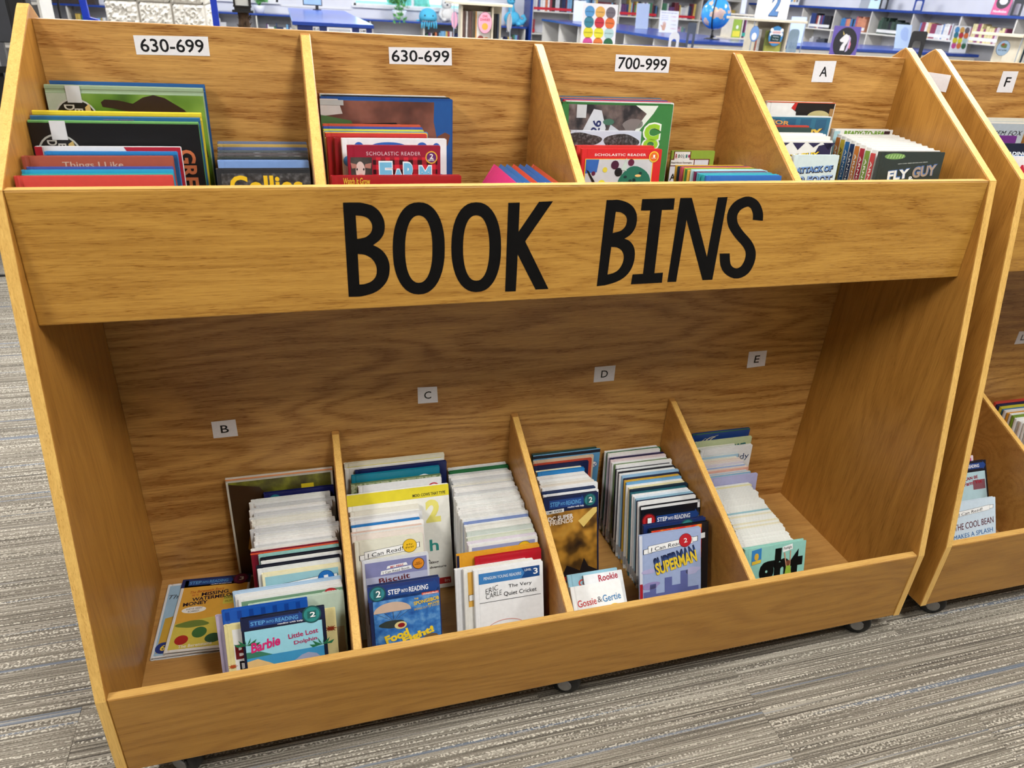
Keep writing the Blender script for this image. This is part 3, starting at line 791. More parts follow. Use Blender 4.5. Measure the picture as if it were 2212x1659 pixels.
def step_band(b, num, circ, band=NAVY, top=1.0, hh=0.15, cu=0.86, au0=0.0, left=False, sub='reading with help'):
    """dark reading-series band with arrow, words and level disc"""
    b.rect(0.0, 1.0, top - hh, top, band, 1, 'series_band')
    a0, a1 = (0.10, 0.76) if not left else (0.26, 0.99)
    m = top - hh * 0.52
    b.poly([(a0, m - hh * 0.30), (a1 - 0.07, m - hh * 0.30), (a1 - 0.07, m - hh * 0.46), (a1, m), (a1 - 0.07, m + hh * 0.46), (a1 - 0.07, m + hh * 0.30), (a0, m + hh * 0.30)], (30, 66, 132), 2, 'series_arrow')
    tc = (240, 240, 245) if left else (96, 160, 212)
    b.text('STEP', a0 + 0.10, m, 0.17, hh * 0.34, tc, 3, name='series_title')
    b.text('INTO', a0 + 0.245, m - hh * 0.02, 0.09, hh * 0.22, tc, 3, name='series_title')
    b.text('READING', a0 + 0.44, m, 0.27, hh * 0.34, tc, 3, name='series_title')
    if sub:
        b.text(sub, 0.58, top - hh * 0.88, 0.30, hh * 0.17, (230, 230, 235), 3, name='series_subtitle')
    u = cu if not left else 0.13
    b.disc(u, top - hh * 0.50, 0.115, tuple(int(c * 0.62) for c in circ), 4)
    b.disc(u, top - hh * 0.50, 0.096, circ, 5)
    b.poly([(u - 0.055, top - hh * 0.83), (u + 0.05, top - hh * 0.80), (u + 0.055, top - hh * 0.18), (u - 0.05, top - hh * 0.22)], tuple(int(c * 0.74) for c in circ), 6, 'badge')
    b.text(num, u + 0.012, top - hh * 0.50, 0.065, hh * 0.42, WHITE, 7, name='level_number')

def can_read(b, v=0.84, num=None, circ=(30, 110, 190), txt='I Can Read!', rot=5, my=False, cu=0.80):
    rr = math.tan(R(rot))
    def rb(u0, u1, v0, v1):
        k = b.w / b.h
        return [(u0, v0 + (u0 - 0.5) * rr * k), (u1, v0 + (u1 - 0.5) * rr * k), (u1, v1 + (u1 - 0.5) * rr * k), (u0, v1 + (u0 - 0.5) * rr * k)]
    b.poly(rb(0.06, 0.20, v - 0.055, v + 0.015), (40, 42, 48), 1, 'ribbon')
    b.poly(rb(0.07, 0.19, v - 0.05, v + 0.01), WHITE, 2, 'ribbon')
    b.poly(rb(0.82, 0.95, v - 0.03, v + 0.04), (40, 42, 48), 1, 'ribbon')
    b.poly(rb(0.83, 0.94, v - 0.025, v + 0.035), WHITE, 2, 'ribbon')
    b.poly(rb(0.135, 0.865, v - 0.045, v + 0.05), (40, 42, 48), 3, 'ribbon')
    b.poly(rb(0.14, 0.86, v - 0.041, v + 0.046), WHITE, 4, 'ribbon')
    b.text(txt, 0.44, v - 0.002 + (0.44 - 0.5) * rr * b.w / b.h, 0.52, 0.052, (24, 24, 30), 5, rot, 0.0, 0.12, name='series_title')
    if num or my:
        dv = v + 0.035
        b.disc(cu, dv, 0.105, tuple(int(c * 0.6) for c in circ), 5)
        b.disc(cu, dv, 0.098, circ, 6)
        if my:
            b.text('My', cu, dv + 0.016, 0.09, 0.026, (40, 30, 10), 7, rot, 0, name='level_number')
            b.text('First', cu, dv - 0.018, 0.12, 0.026, (40, 30, 10), 7, rot, 0, name='level_number')
        else:
            b.text(num, cu, dv, 0.055, 0.062, WHITE, 7, rot, 0.01, name='level_number')

def photo(name, cols, scale, seed=0.0, detail=4.0):
    """blurry photographic print: colours mixed by a noise field"""
    key = ('photo', name)
    if key in MATS:
        return MATS[key]
    m, n, l, b = new_mat('photo_' + name)
    tc = n.new('ShaderNodeTexCoord')
    no = n.new('ShaderNodeTexNoise')
    no.noise_dimensions = '4D'
    no.inputs['W'].default_value = seed
    no.inputs['Scale'].default_value = scale
    no.inputs['Detail'].default_value = detail
    l.new(tc.outputs['Object'], no.inputs['Vector'])
    r = n.new('ShaderNodeValToRGB')
    e = r.color_ramp.elements
    k = len(cols)
    e[0].position, e[0].color = 0.28, (*lin(cols[0]), 1)
    e[1].position, e[1].color = 0.72, (*lin(cols[-1]), 1)
    for i in range(1, k - 1):
        q = e.new(0.28 + 0.44 * i / (k - 1))
        q.color = (*lin(cols[i]), 1)
    l.new(no.outputs['Fac'], r.inputs['Fac'])
    l.new(r.outputs['Color'], b.inputs['Base Color'])
    b.inputs['Roughness'].default_value = 0.3
    MATS[key] = m
    return m

def plaid():
    m, n, l, b = new_mat('plaid_print')
    tc = n.new('ShaderNodeTexCoord')
    sp = n.new('ShaderNodeSeparateXYZ')
    l.new(tc.outputs['Object'], sp.inputs[0])
    def st(o):
        return M2(n, l, 'GREATER_THAN', M2(n, l, 'FRACT', M2(n, l, 'MULTIPLY', o, 62.0)), 0.5)
    s_ = M2(n, l, 'MULTIPLY', M2(n, l, 'ADD', st(sp.outputs[0]), st(sp.outputs[2])), 0.5)
    r = n.new('ShaderNodeValToRGB')
    r.color_ramp.elements[0].color = (*lin((206, 40, 56)), 1)
    r.color_ramp.elements[1].color = (*lin((46, 12, 18)), 1)
    l.new(s_, r.inputs['Fac'])
    l.new(r.outputs['Color'], b.inputs['Base Color'])
    b.inputs['Roughness'].default_value = 0.35
    return m

# ============ lower bins ============
# --- bin B
b = book(0.185, 0.245, 0.294, -0.020, 3, ZL, 0.011, (214, 210, 196), 'large sideways picture book with yellow-green cover at the back of bin B', spine='T')
b.rect(0.02, 0.98, 0.02, 0.965, (0, 0, 0), 1, mat=photo('green_meadow', [(54, 44, 26), (98, 96, 34), (150, 152, 52)], 26, 1))
b.poly([(0.02, 0.02), (0.62, 0.02), (0.55, 0.55), (0.30, 0.90), (0.02, 0.95)], (60, 40, 22), 2)
b.poly([(0.12, 0.30), (0.20, 0.62), (0.30, 0.40), (0.24, 0.10)], (190, 140, 60), 3)
b.text('F', 0.75, 0.80, 0.20, 0.10, (226, 200, 40), 3, 270, 0.03)
b.rect(0.0, 1.0, 0.985, 1.0, (226, 150, 96), 2)
b = book(0.266, 0.164, 0.252, -0.036, 5, ZL, 0.009, (26, 30, 92), 'navy blue hardcover behind the white row in bin B')
b.disc(0.16, 0.93, 0.08, TEAL, 1)
row(16, (0.240, 0.184, 0.248, -0.050, 6), (0.246, 0.176, 0.232, -0.196, 11), ZL, WH, ('early reader', 'of the packed row in bin B'), 'white readers in bin B', xmax=0.4335, jx=0.008)
for i, (c, x, w, y, lab) in enumerate([((234, 232, 226), 0.240, 0.186, -0.2055, 'white reader just behind the maroon one in bin B'), ((132, 28, 46), 0.240, 0.188, -0.2155, 'maroon reader with an orange top edge in bin B'), ((150, 200, 192), 0.256, 0.172, -0.2265, 'pale teal reader in front of the maroon one in bin B'), ((26, 28, 40), 0.260, 0.170, -0.2375, 'black reader in front of the pale teal one in bin B'), ((236, 236, 232), 0.262, 0.170, -0.2485, 'white reader between the two black ones in bin B'), ((24, 28, 44), 0.252, 0.176, -0.2600, 'blue-black reader with a worn corner in bin B'), ((228, 230, 228), 0.255, 0.172, -0.2710, 'grey-white reader right behind the pale blue ribbon cover in bin B')]):
    b = book(x, w, 0.231, y, 11.5 + i * 0.35, ZL, 0.0085, c, lab)
    if i == 1:
        b.rect(0.0, 1.0, 0.985, 1.0, (226, 92, 54), 1)
        b.rect(0.04, 0.96, 0.80, 0.97, (120, 24, 44), 1)
b = book(0.264, 0.164, 0.231, -0.2850, 14, ZL, 0.008, (238, 230, 190), 'pale blue reader with cream border, white ribbon and blue level disc in bin B')
b.vs = 0.88
b.rect(0.04, 0.96, 0.03, 0.965, (150, 196, 204), 1)
can_read(b, 0.83, '1', (34, 112, 190))
for i, (x, w, h, y, c, lab) in enumerate([(0.205, 0.222, 0.212, -0.308, (176, 202, 226), 'wide light blue book with checked top edge in bin B'), (0.210, 0.216, 0.212, -0.319, (232, 232, 230), 'wide white book between light blue and green ones in bin B')]):
    book(x, w, h, y, 14, ZL, 0.009, c, lab)
b = book(0.217, 0.210, 0.212, -0.331, 14, ZL, 0.009, (232, 232, 228), 'wide green-covered book with a red round emblem in bin B')
b.vs = 0.74
b.rect(0.03, 1.0, 0.0, 0.97, (112, 150, 120), 1)
b.text('NORMAN BRIDWELL', 0.58, 0.85, 0.50, 0.042, (20, 24, 22), 3, 0, 0.02)
b.disc(0.88, 0.88, 0.075, (150, 24, 28), 2)
b.disc(0.88, 0.88, 0.066, (196, 34, 36), 3)
b.text('CLIFFORD', 0.88, 0.925, 0.17, 0.035, WHITE, 4, 0, 0.03)
b = book(0.236, 0.192, 0.205, -0.3435, 14, ZL, 0.008, (196, 214, 196), 'pale green book with tan edge at the right of bin B')
b.rect(0.84, 0.98, 0.03, 0.6, (190, 178, 150), 1)
b = book(0.173, 0.150, 0.200, -0.3545, 14, ZL, 0.008, (198, 184, 208), 'lilac book with red and black spine foot in bin B')
b.rect(0.0, 0.10, 0.0, 0.30, (150, 26, 36), 1)
b = book(0.188, 0.166, 0.221, -0.3655, 14, ZL, 0.009, (30, 88, 180), 'bright blue book with checked top band in bin B')
for k in range(7):
    b.rect(0.04 + k * 0.137, 0.09 + k * 0.137, 0.90, 0.985, (22, 66, 150), 1)
b.text('CH', 0.20, 0.82, 0.17, 0.06, (214, 60, 90), 2)
b = book(0.190, 0.218, 0.199, -0.3815, 18, ZL, 0.009, (238, 224, 160), 'cream yellow book with maple leaves half hidden in bin B')
b.rect(0.07, 0.90, 0.0, 0.95, (240, 238, 232), 1)
b.text('B', 0.13, 0.70, 0.10, 0.16, (112, 30, 34), 2, 0, 0.03)
b.text('D', 0.14, 0.54, 0.07, 0.11, (30, 28, 30), 2, 0, 0.03)
b.text('TH', 0.13, 0.42, 0.13, 0.10, (30, 28, 30), 2, 0, 0.03)
def leaf(b, u, v, s, col):
    pts = []
    for k in range(22):
        a = 2 * math.pi * k / 22
        r_ = s * (1.0 if k % 2 == 0 else 0.45) * (0.75 + 0.25 * math.cos(2 * a))
        pts.append((u + r_ * math.cos(a), v + r_ * math.sin(a) * b.w / b.h))
    b.poly(pts, col, 3, 'leaf_print')
leaf(b, 0.045, 0.55, 0.045, (188, 84, 40))
leaf(b, 0.945, 0.79, 0.06, (150, 58, 32))
b = book(0.225, 0.162, 0.231, -0.396, 21, ZL, 0.0085, (24, 30, 50), 'beach-scene reader with pink lettering leaning at the front of bin B')
b.vs = 0.72
b.rect(0.035, 0.955, 0.0, 0.835, (150, 206, 220), 1)
b.rect(0.035, 0.955, 0.0, 0.50, (62, 142, 186), 2)
b.poly([(0.035, 0.0), (0.50, 0.0), (0.46, 0.30), (0.30, 0.40), (0.16, 0.47), (0.035, 0.45)], (218, 180, 120), 3)
b.poly([(0.035, 0.49), (0.34, 0.50), (0.20, 0.56), (0.035, 0.57)], (58, 120, 96), 3)
for k in range(6):
    a = R(20 + 26 * k)
    for (cu_, cv_) in ((0.05, 0.66), (0.94, 0.52)):
        d_ = 1 if cu_ < 0.5 else -1
        b.poly([(cu_, cv_), (cu_ + d_ * 0.17 * math.cos(a), cv_ + 0.12 * math.sin(a) - 0.02), (cu_ + d_ * 0.13 * math.cos(a), cv_ + 0.09 * math.sin(a) - 0.05)], (40, 108, 70), 4, 'palm_print')
b.poly([(0.55, 0.36), (0.62, 0.39), (0.68, 0.43), (0.76, 0.45), (0.86, 0.42), (0.93, 0.34), (0.95, 0.22), (0.74, 0.24), (0.72, 0.34), (0.62, 0.345)], (150, 156, 182), 4, 'dolphin_print')
step_band(b, '2', (44, 132, 128), cu=0.84)
b.text('Barbie', 0.26, 0.64, 0.36, 0.125, (208, 40, 110), 4, 9, 0.03, 0.3)
b.text('Little Lost', 0.72, 0.70, 0.36, 0.062, (176, 30, 84), 4, 4, 0.015)
b.text('Dolphin', 0.74, 0.60, 0.28, 0.062, (176, 30, 84), 4, 4, 0.015)
# two flat ones in the left corner
b = book(0.008, 0.162, 0.228, -0.030, 90, ZL, 0.0085, (226, 228, 230), 'light blue reader lying flat in the left corner of bin B, under another', yaw=-2.5)
b.rect(0.04, 0.97, 0.02, 0.97, (156, 190, 214), 1)
b.poly([(0.06, 0.05), (0.40, 0.10), (0.34, 0.55), (0.08, 0.50)], (200, 160, 60), 2)
b.text('The', 0.16, 0.80, 0.20, 0.06, (20, 24, 40), 3, 0, 0, 0.3)
b.disc(0.14, 0.11, 0.10, (28, 52, 120), 3)
b.text('6', 0.14, 0.11, 0.07, 0.07, (236, 206, 60), 4)
b = book(0.036, 0.160, 0.228, -0.030, 90, ZL, 0.0085, (228, 226, 222), 'orange-yellow reader lying flat on top of another in the left corner of bin B', yaw=-4.5, dz=0.0092)
b.rect(0.05, 0.97, 0.03, 0.975, (222, 168, 66), 1)
b.poly([(0.05, 0.03), (0.97, 0.03), (0.97, 0.36), (0.60, 0.42), (0.05, 0.36)], (214, 196, 84), 2)
b.poly(blob(0.30, 0.34, 0.20, 0.05, 3), (110, 130, 60), 3)
b.poly(disc(0.42, 0.22, 0.10, 0.07), (60, 110, 60), 4)
b.poly(disc(0.20, 0.14, 0.09, 0.06), (176, 44, 40), 4)
b.poly(disc(0.62, 0.13, 0.11, 0.06), (40, 86, 60), 4)
b.rect(0.66, 0.95, 0.58, 0.70, (206, 196, 78), 3)
b.text("FARMER BEN'S", 0.80, 0.67, 0.26, 0.028, (40, 36, 24), 4, 6, 0)
b.text('FRUIT STAND', 0.81, 0.62, 0.24, 0.028, (40, 36, 24), 4, 6, 0)
b.poly(disc(0.27, 0.535, 0.17, 0.045), (244, 242, 236), 3, 'speech_bubble')
b.text("WE'VE BEEN", 0.27, 0.55, 0.22, 0.024, (60, 56, 50), 4, 4, 0)
b.text('ROBBED!', 0.27, 0.515, 0.15, 0.024, (60, 56, 50), 4, 4, 0)
b.text('The Berenstain Bears', 0.40, 0.80, 0.48, 0.036, (170, 40, 30), 4, 4, 0, 0.3)
b.text('AND THE', 0.24, 0.745, 0.09, 0.03, (190, 60, 40), 4, 4, 0)
b.text('MISSING', 0.52, 0.755, 0.38, 0.052, (36, 20, 46), 4, 4, 0.03)
b.text('WATERMELON', 0.52, 0.695, 0.62, 0.052, (36, 20, 46), 4, 4, 0.03)
b.text('MONEY', 0.27, 0.625, 0.34, 0.052, (36, 20, 46), 4, 4, 0.03)
b.text('The Berenstains', 0.40, 0.06, 0.44, 0.04, (244, 240, 230), 5, 2, 0.01)
step_band(b, '3', (120, 34, 84), band=(22, 40, 92), sub='reading on your own', hh=0.13)

# --- bin C, left row
b = book(0.458, 0.250, 0.298, -0.016, 2, ZL, 0.008, (226, 220, 196), 'tall cream book at the very back of bin C')
b.rect(0.03, 0.97, 0.02, 0.97, (226, 214, 130), 1)
book(0.459, 0.246, 0.289, -0.0250, 3, ZL, 0.006, (236, 234, 226), 'tall thin white book in front of the cream one at the back of bin C')
book(0.482, 0.228, 0.288, -0.0360, 4, ZL, 0.008, (24, 34, 84), 'tall navy book at the back of bin C')
b = book(0.472, 0.218, 0.283, -0.0480, 4.5, ZL, 0.008, (20, 126, 150), 'teal book with yellow and white shapes at the back of bin C')
b.poly(disc(0.27, 0.74, 0.22, 0.12, 26, 0, 180), (236, 190, 50), 1)
b.text('C', 0.80, 0.88, 0.14, 0.13, WHITE, 2, 0, 0.06)
b = book(0.470, 0.222, 0.266, -0.0590, 5, ZL, 0.007, (110, 128, 84), 'green patterned book behind the plain white cover in bin C')
b.rect(0.0, 1.0, 0.0, 1.0, (0, 0, 0), 1, mat=photo('leafy_print', [(62, 84, 60), (120, 140, 90), (196, 196, 160), (84, 120, 130)], 110, 3))
b = book(0.486, 0.205, 0.264, -0.0690, 5.5, ZL, 0.007, (240, 240, 240), 'plain white cover with a red square and a red ring in bin C')
b.rect(0.09, 0.15, 0.82, 0.88, (196, 36, 44), 1)
b.disc(0.90, 0.90, 0.075, (200, 40, 48), 1)
b.disc(0.90, 0.90, 0.058, WHITE, 2)
b.text('G', 0.90, 0.89, 0.05, 0.05, (190, 30, 40), 3)
b = book(0.457, 0.248, 0.268, -0.0845, 21, ZL, 0.010, (240, 238, 228), 'large white cover with yellow top band and teal lettering in bin C')
b.rect(0.0, 1.0, 0.895, 1.0, (226, 210, 50), 1)
b.text('MOO: COWS THAT TYPE', 0.80, 0.925, 0.33, 0.028, (40, 40, 34), 2, 0, 0.02)
b.text('2', 0.83, 0.76, 0.15, 0.22, (236, 226, 120), 1, 0, 0.05)
b.text(',', 0.71, 0.62, 0.03, 0.05, (30, 126, 126), 2)
b.text('h', 0.82, 0.43, 0.09, 0.11, (56, 150, 140), 2, 0, 0.02)
b.text('A', 0.76, 0.285, 0.03, 0.022, (20, 20, 20), 2)
b.text('nting', 0.80, 0.26, 0.11, 0.03, (20, 20, 20), 2)
b.text('dventure', 0.845, 0.215, 0.17, 0.022, (20, 20, 20), 2)
b.rect(0.80, 0.97, 0.04, 0.10, (176, 40, 40), 1)
b.text('in', 0.93, 0.07, 0.05, 0.03, (226, 196, 180), 2)
row(10, (0.461, 0.168, 0.243, -0.1060, 25), (0.457, 0.164, 0.240, -0.208, 21), ZL, [(236, 234, 224), (226, 222, 208), WH[0], WH[3], (238, 238, 236), (30, 120, 190), WH[2], (226, 196, 180), WH[1], (232, 220, 210)], ('thin reader', 'of the left packed row in bin C'), 'white readers on the left in bin C', xmin=0.456)
b = book(0.461, 0.156, 0.237, -0.224, 20, ZL, 0.009, (226, 224, 206), 'cream reader with white ribbon and yellow disc in bin C')
b.vs = 0.76
can_read(b, 0.83, None, (236, 190, 40), my=True, cu=0.80)
b.poly([(0.30, 0.66), (0.42, 0.67), (0.36, 0.655)], DARK, 2)
b = book(0.471, 0.148, 0.234, -0.289, 19, ZL, 0.009, (214, 216, 222), 'lavender-blue reader with brown title word, second from the front in bin C')
b.vs = 0.65
b.rect(0.05, 0.97, 0.02, 0.965, (130, 132, 176), 1)
b.rect(0.05, 0.97, 0.02, 0.74, (176, 180, 206), 2)
b.poly([(0.05, 0.02), (0.05, 0.40), (0.14, 0.44), (0.20, 0.30), (0.24, 0.50), (0.28, 0.26), (0.28, 0.02)], (92, 92, 110), 3)
b.text('MY FIRST', 0.52, 0.87, 0.20, 0.030, (190, 50, 70), 5, 4, 0.02)
b.poly([(0.36, 0.845), (0.68, 0.865), (0.66, 0.905), (0.38, 0.885)], WHITE, 4, 'ribbon')
b.poly([(0.27, 0.765), (0.74, 0.795), (0.73, 0.85), (0.28, 0.82)], WHITE, 4, 'ribbon')
b.text('I Can Read Book', 0.505, 0.806, 0.40, 0.036, (30, 34, 60), 5, 4, 0)
b.text('Biscuit', 0.47, 0.685, 0.46, 0.085, (96, 30, 34), 5, 4, 0.01)
b.disc(0.84, 0.86, 0.09, (60, 44, 30), 4)
b.disc(0.84, 0.86, 0.082, (222, 138, 40), 5)
b.text('MY', 0.84, 0.875, 0.06, 0.02, (50, 30, 14), 6, 4, 0)
b.text('FIRST', 0.84, 0.85, 0.11, 0.02, (50, 30, 14), 6, 4, 0)
b = book(0.476, 0.153, 0.231, -0.368, 18, ZL, 0.012, (40, 52, 96), 'blue reader with yellow lettering and a parachute, front left of bin C')
step_band(b, '2', (52, 132, 140), left=True, sub=None, band=(34, 56, 118), hh=0.15)
b.vs = 0.68
b.rect(0.06, 0.985, 0.0, 0.88, (0, 0, 0), 1, mat=photo('blue_water', [(34, 76, 150), (62, 122, 190), (120, 170, 214)], 60, 5))
b.poly(disc(0.32, 0.60, 0.26, 0.14, 22, 0, 180), (206, 178, 156), 3, 'parachute_print')
for k in range(5):
    u_ = 0.08 + k * 0.12
    b.poly([(u_, 0.60), (u_ + 0.008, 0.60), (0.335, 0.46), (0.33, 0.46)], (70, 70, 80), 3, 'parachute_print')
b.poly(blob(0.30, 0.42, 0.16, 0.06, 8, 0.15), (54, 62, 58), 4, 'parachute_print')
b.poly(disc(0.42, 0.385, 0.085, 0.055), (222, 204, 140), 5, 'parachute_print')
b.poly(disc(0.43, 0.385, 0.05, 0.033), (140, 30, 34), 6, 'parachute_print')
b.rect(0.74, 0.98, 0.77, 0.805, (220, 90, 60), 2)
b.text('nickelodeon', 0.86, 0.787, 0.21, 0.022, WHITE, 3)
b.text('THE', 0.66, 0.735, 0.06, 0.025, (236, 200, 60), 3)
b.text('SPONGEBOB', 0.80, 0.685, 0.36, 0.055, (236, 196, 50), 4, 6, 0.03)
b.text('MOVIE', 0.90, 0.635, 0.16, 0.035, (236, 196, 50), 4, 6, 0.02)
b.text('SPONGE OUT OF WATER', 0.80, 0.59, 0.36, 0.03, (226, 196, 90), 4, 4, 0.0)
b.text('Food', 0.36, 0.235, 0.34, 0.12, (240, 204, 50), 5, 14, 0.05)
b.text('Fight!', 0.66, 0.19, 0.46, 0.13, (240, 204, 50), 5, 14, 0.05)
b.poly(disc(0.84, 0.14, 0.10, 0.05, 22, 0, 180), (112, 88, 60), 6)
# --- bin C, right row
book(0.718, 0.156, 0.247, -0.015, 3, ZL, 0.007, (238, 238, 236), 'white reader at the very back of the right-hand row in bin C')
b = book(0.719, 0.159, 0.245, -0.0245, 4, ZL, 0.007, (34, 110, 62), 'green reader near the back of the right-hand row in bin C')
row(21, (0.719, 0.158, 0.242, -0.0335, 5), (0.713, 0.165, 0.231, -0.202, 11), ZL, WH, ('thin reader', 'of the long right row in bin C'), 'white readers on the right in bin C', xmax=0.880, jx=0.004)
book(0.717, 0.161, 0.231, -0.2120, 12, ZL, 0.008, (130, 150, 200), 'lavender blue reader among the white ones on the right of bin C')
row(7, (0.717, 0.162, 0.231, -0.2220, 12.5), (0.712, 0.165, 0.231, -0.2790, 13.8), ZL, [(238, 238, 234), (230, 228, 220), (238, 236, 230), (206, 214, 206), (232, 230, 226), (214, 220, 200), (226, 216, 226)], ('reader', 'in front of the lavender one, bin C'), 'readers in front of the lavender one in bin C', xmax=0.878)
b = book(0.711, 0.165, 0.231, -0.2900, 14, ZL, 0.009, (236, 236, 234), 'reader with blue-violet sky and yellow disc on the right of bin C')
b.vs = 0.62
b.rect(0.05, 0.96, 0.02, 0.96, (150, 156, 196), 1)
can_read(b, 0.80, None, (236, 190, 40), my=True, cu=0.80)
book(0.678, 0.194, 0.231, -0.3160, 15, ZL, 0.011, (224, 160, 44), 'orange-yellow book with navy spine on the right of bin C').rect(0.0, 0.03, 0.0, 1.0, NAVY, 1)
book(0.716, 0.156, 0.231, -0.3300, 16, ZL, 0.009, (184, 28, 42), 'red book behind the white front cover of bin C')
book(0.668, 0.166, 0.218, -0.3440, 16.5, ZL, 0.009, (236, 236, 236), 'white book sticking out furthest left behind the front cover of bin C')
b = book(0.684, 0.162, 0.228, -0.3560, 17, ZL, 0.009, (240, 238, 230), 'white book with an orange panel behind the front of bin C')
b.rect(0.06, 0.97, 0.60, 0.965, (228, 176, 80), 1)
can_read(b, 0.74, None)
b = book(0.704, 0.159, 0.231, -0.3690, 17.5, ZL, 0.012, (240, 240, 240), 'white reader with blue arrow band and thin red arc, front right of bin C')
b.vs = 0.73
b.rect(0.07, 0.95, 0.80, 0.95, (60, 124, 186), 1)
b.poly([(0.68, 0.80), (0.95, 0.80), (0.95, 0.95), (0.68, 0.95), (0.73, 0.875)], (22, 70, 130), 2, 'series_arrow')
b.text('PENGUIN YOUNG READERS', 0.41, 0.876, 0.54, 0.042, (226, 236, 244), 3, 0, 0.01)
b.text('LEVEL', 0.78, 0.91, 0.10, 0.03, WHITE, 3, 0, 0.01)
b.text('3', 0.89, 0.878, 0.065, 0.085, WHITE, 3, 0, 0.02)
b.text('ERIC', 0.25, 0.71, 0.20, 0.07, (30, 30, 32), 3, 14, -0.01, 0.3)
b.text('CARLE', 0.28, 0.635, 0.24, 0.07, (30, 30, 32), 3, 10, -0.01, 0.3)
b.text('The Very', 0.66, 0.715, 0.34, 0.062, (26, 30, 40), 3, 0, 0.0)
b.text('Quiet Cricket', 0.66, 0.615, 0.48, 0.07, (26, 30, 40), 3, 0, 0.0)
b.rect(0.07, 0.96, 0.535, 0.541, (40, 44, 50), 3)
arc_ = disc(0.44, 0.10, 0.30, 0.16, 20, 30, 150)
b.poly(arc_ + disc(0.44, 0.095, 0.295, 0.155, 20, 30, 150)[::-1], (214, 150, 140), 3)

# --- bin D, left row
b = book(0.945, 0.185, 0.262, -0.0135, 2, ZL, 0.006, (32, 62, 52), 'thin dark green book on its side with a lettered spine, back of bin D', spine='T', kind='soft')
b = book(0.947, 0.191, 0.261, -0.0210, 2.5, ZL, 0.007, (92, 150, 190), 'light blue book on its side with a dark lettered spine, back of bin D', spine='T')
b.rect(0.0, 1.0, 0.965, 1.0, (30, 32, 44), 1)
b.disc(0.92, 0.82, 0.055, (40, 90, 150), 2)
b.disc(0.92, 0.82, 0.046, WHITE, 3)
b.text('DC', 0.92, 0.82, 0.06, 0.05, (30, 80, 150), 4, 80, 0.03)
b = book(0.944, 0.172, 0.252, -0.0310, 6, ZL, 0.006, (214, 190, 160), 'tan paperback near the back of bin D')
book(0.944, 0.164, 0.248, -0.0385, 7, ZL, 0.005, (190, 74, 50), 'thin brick-red book near the back of bin D')
book(0.942, 0.154, 0.246, -0.0465, 8, ZL, 0.007, (26, 34, 72), 'navy book in front of the brick-red one in bin D')
row(8, (0.944, 0.129, 0.238, -0.0565, 9), (0.938, 0.150, 0.234, -0.1250, 15), ZL, [(238, 232, 204), (40, 130, 196), (236, 234, 228), (226, 224, 222), (238, 238, 236), (230, 228, 222), (224, 216, 204), (238, 238, 238)], ('reader', 'of the left packed row in bin D'), 'readers on the left in bin D', xmin=0.935)
book(0.936, 0.146, 0.234, -0.1355, 16, ZL, 0.009, (26, 46, 86), 'navy reader with white edge behind the dark comic cover of bin D')
book(0.936, 0.150, 0.234, -0.1470, 16.5, ZL, 0.008, (238, 238, 238), 'white reader right behind the dark comic cover of bin D')
b = book(0.933, 0.147, 0.236, -0.1600, 17.5, ZL, 0.010, (22, 30, 60), 'dark comic-style reader with amber glow and red lettering on the left of bin D')
b.rect(0.03, 0.97, 0.02, 0.83, (0, 0, 0), 1, mat=photo('amber_glow', [(30, 24, 24), (96, 66, 28), (190, 136, 50), (214, 166, 70)], 18, 9, 2.0))
b.poly([(0.62, 0.70), (0.72, 0.62), (0.97, 0.78), (0.97, 0.83), (0.90, 0.83)], (226, 196, 110), 2)
b.poly([(0.03, 0.02), (0.97, 0.02), (0.97, 0.10), (0.80, 0.16), (0.72, 0.26), (0.64, 0.12), (0.40, 0.20), (0.30, 0.08), (0.03, 0.12)], (34, 28, 30), 2)
step_band(b, '2', (52, 128, 130), cu=0.84, band=(20, 34, 76))
b.poly([(0.0, 0.815), (0.36, 0.825), (0.36, 0.865), (0.0, 0.855)], (236, 236, 232), 3, 'speech_bubble')
b.text('COMIC READER', 0.18, 0.84, 0.30, 0.026, (30, 30, 34), 4, 3, 0.01)
b.text('DC SUPER', 0.30, 0.765, 0.46, 0.05, (236, 232, 226), 4, 2, 0.03)
b.text('FRIENDS', 0.31, 0.715, 0.42, 0.05, (236, 220, 200), 4, 2, 0.03)
b.text('CATWOMAN!', 0.52, 0.055, 0.62, 0.042, (206, 44, 34), 4, 3, 0.02)
b = book(0.948, 0.130, 0.153, -0.320, 42, ZL, 0.007, (150, 196, 214), 'small pale blue book with red lettering lying back in bin D')
b.text('GREAT', 0.50, 0.86, 0.60, 0.11, (206, 70, 56), 2, 3, 0.03)
b = book(0.986, 0.100, 0.156, -0.3305, 42.5, ZL, 0.006, (236, 238, 240), 'small white book with coloured letters behind the front one of bin D', kind='soft')
b.text('Rookie', 0.62, 0.93, 0.50, 0.10, (170, 40, 60), 2, 3, 0.02)
b = book(0.940, 0.128, 0.165, -0.362, 46, ZL, 0.009, (240, 240, 238), 'small white board book with red and blue name title, front left of bin D')
b.vs = 0.65
b.text('Gossie', 0.28, 0.63, 0.37, 0.15, (196, 44, 46), 2, 3, 0.01)
b.text('&', 0.53, 0.65, 0.09, 0.12, (90, 90, 96), 2, 3, 0.0)
b.text('Gertie', 0.77, 0.66, 0.36, 0.15, (50, 124, 176), 2, 3, 0.01)
b.poly(disc(0.80, 0.42, 0.12, 0.10, 20, 0, 180), (238, 196, 60), 2)
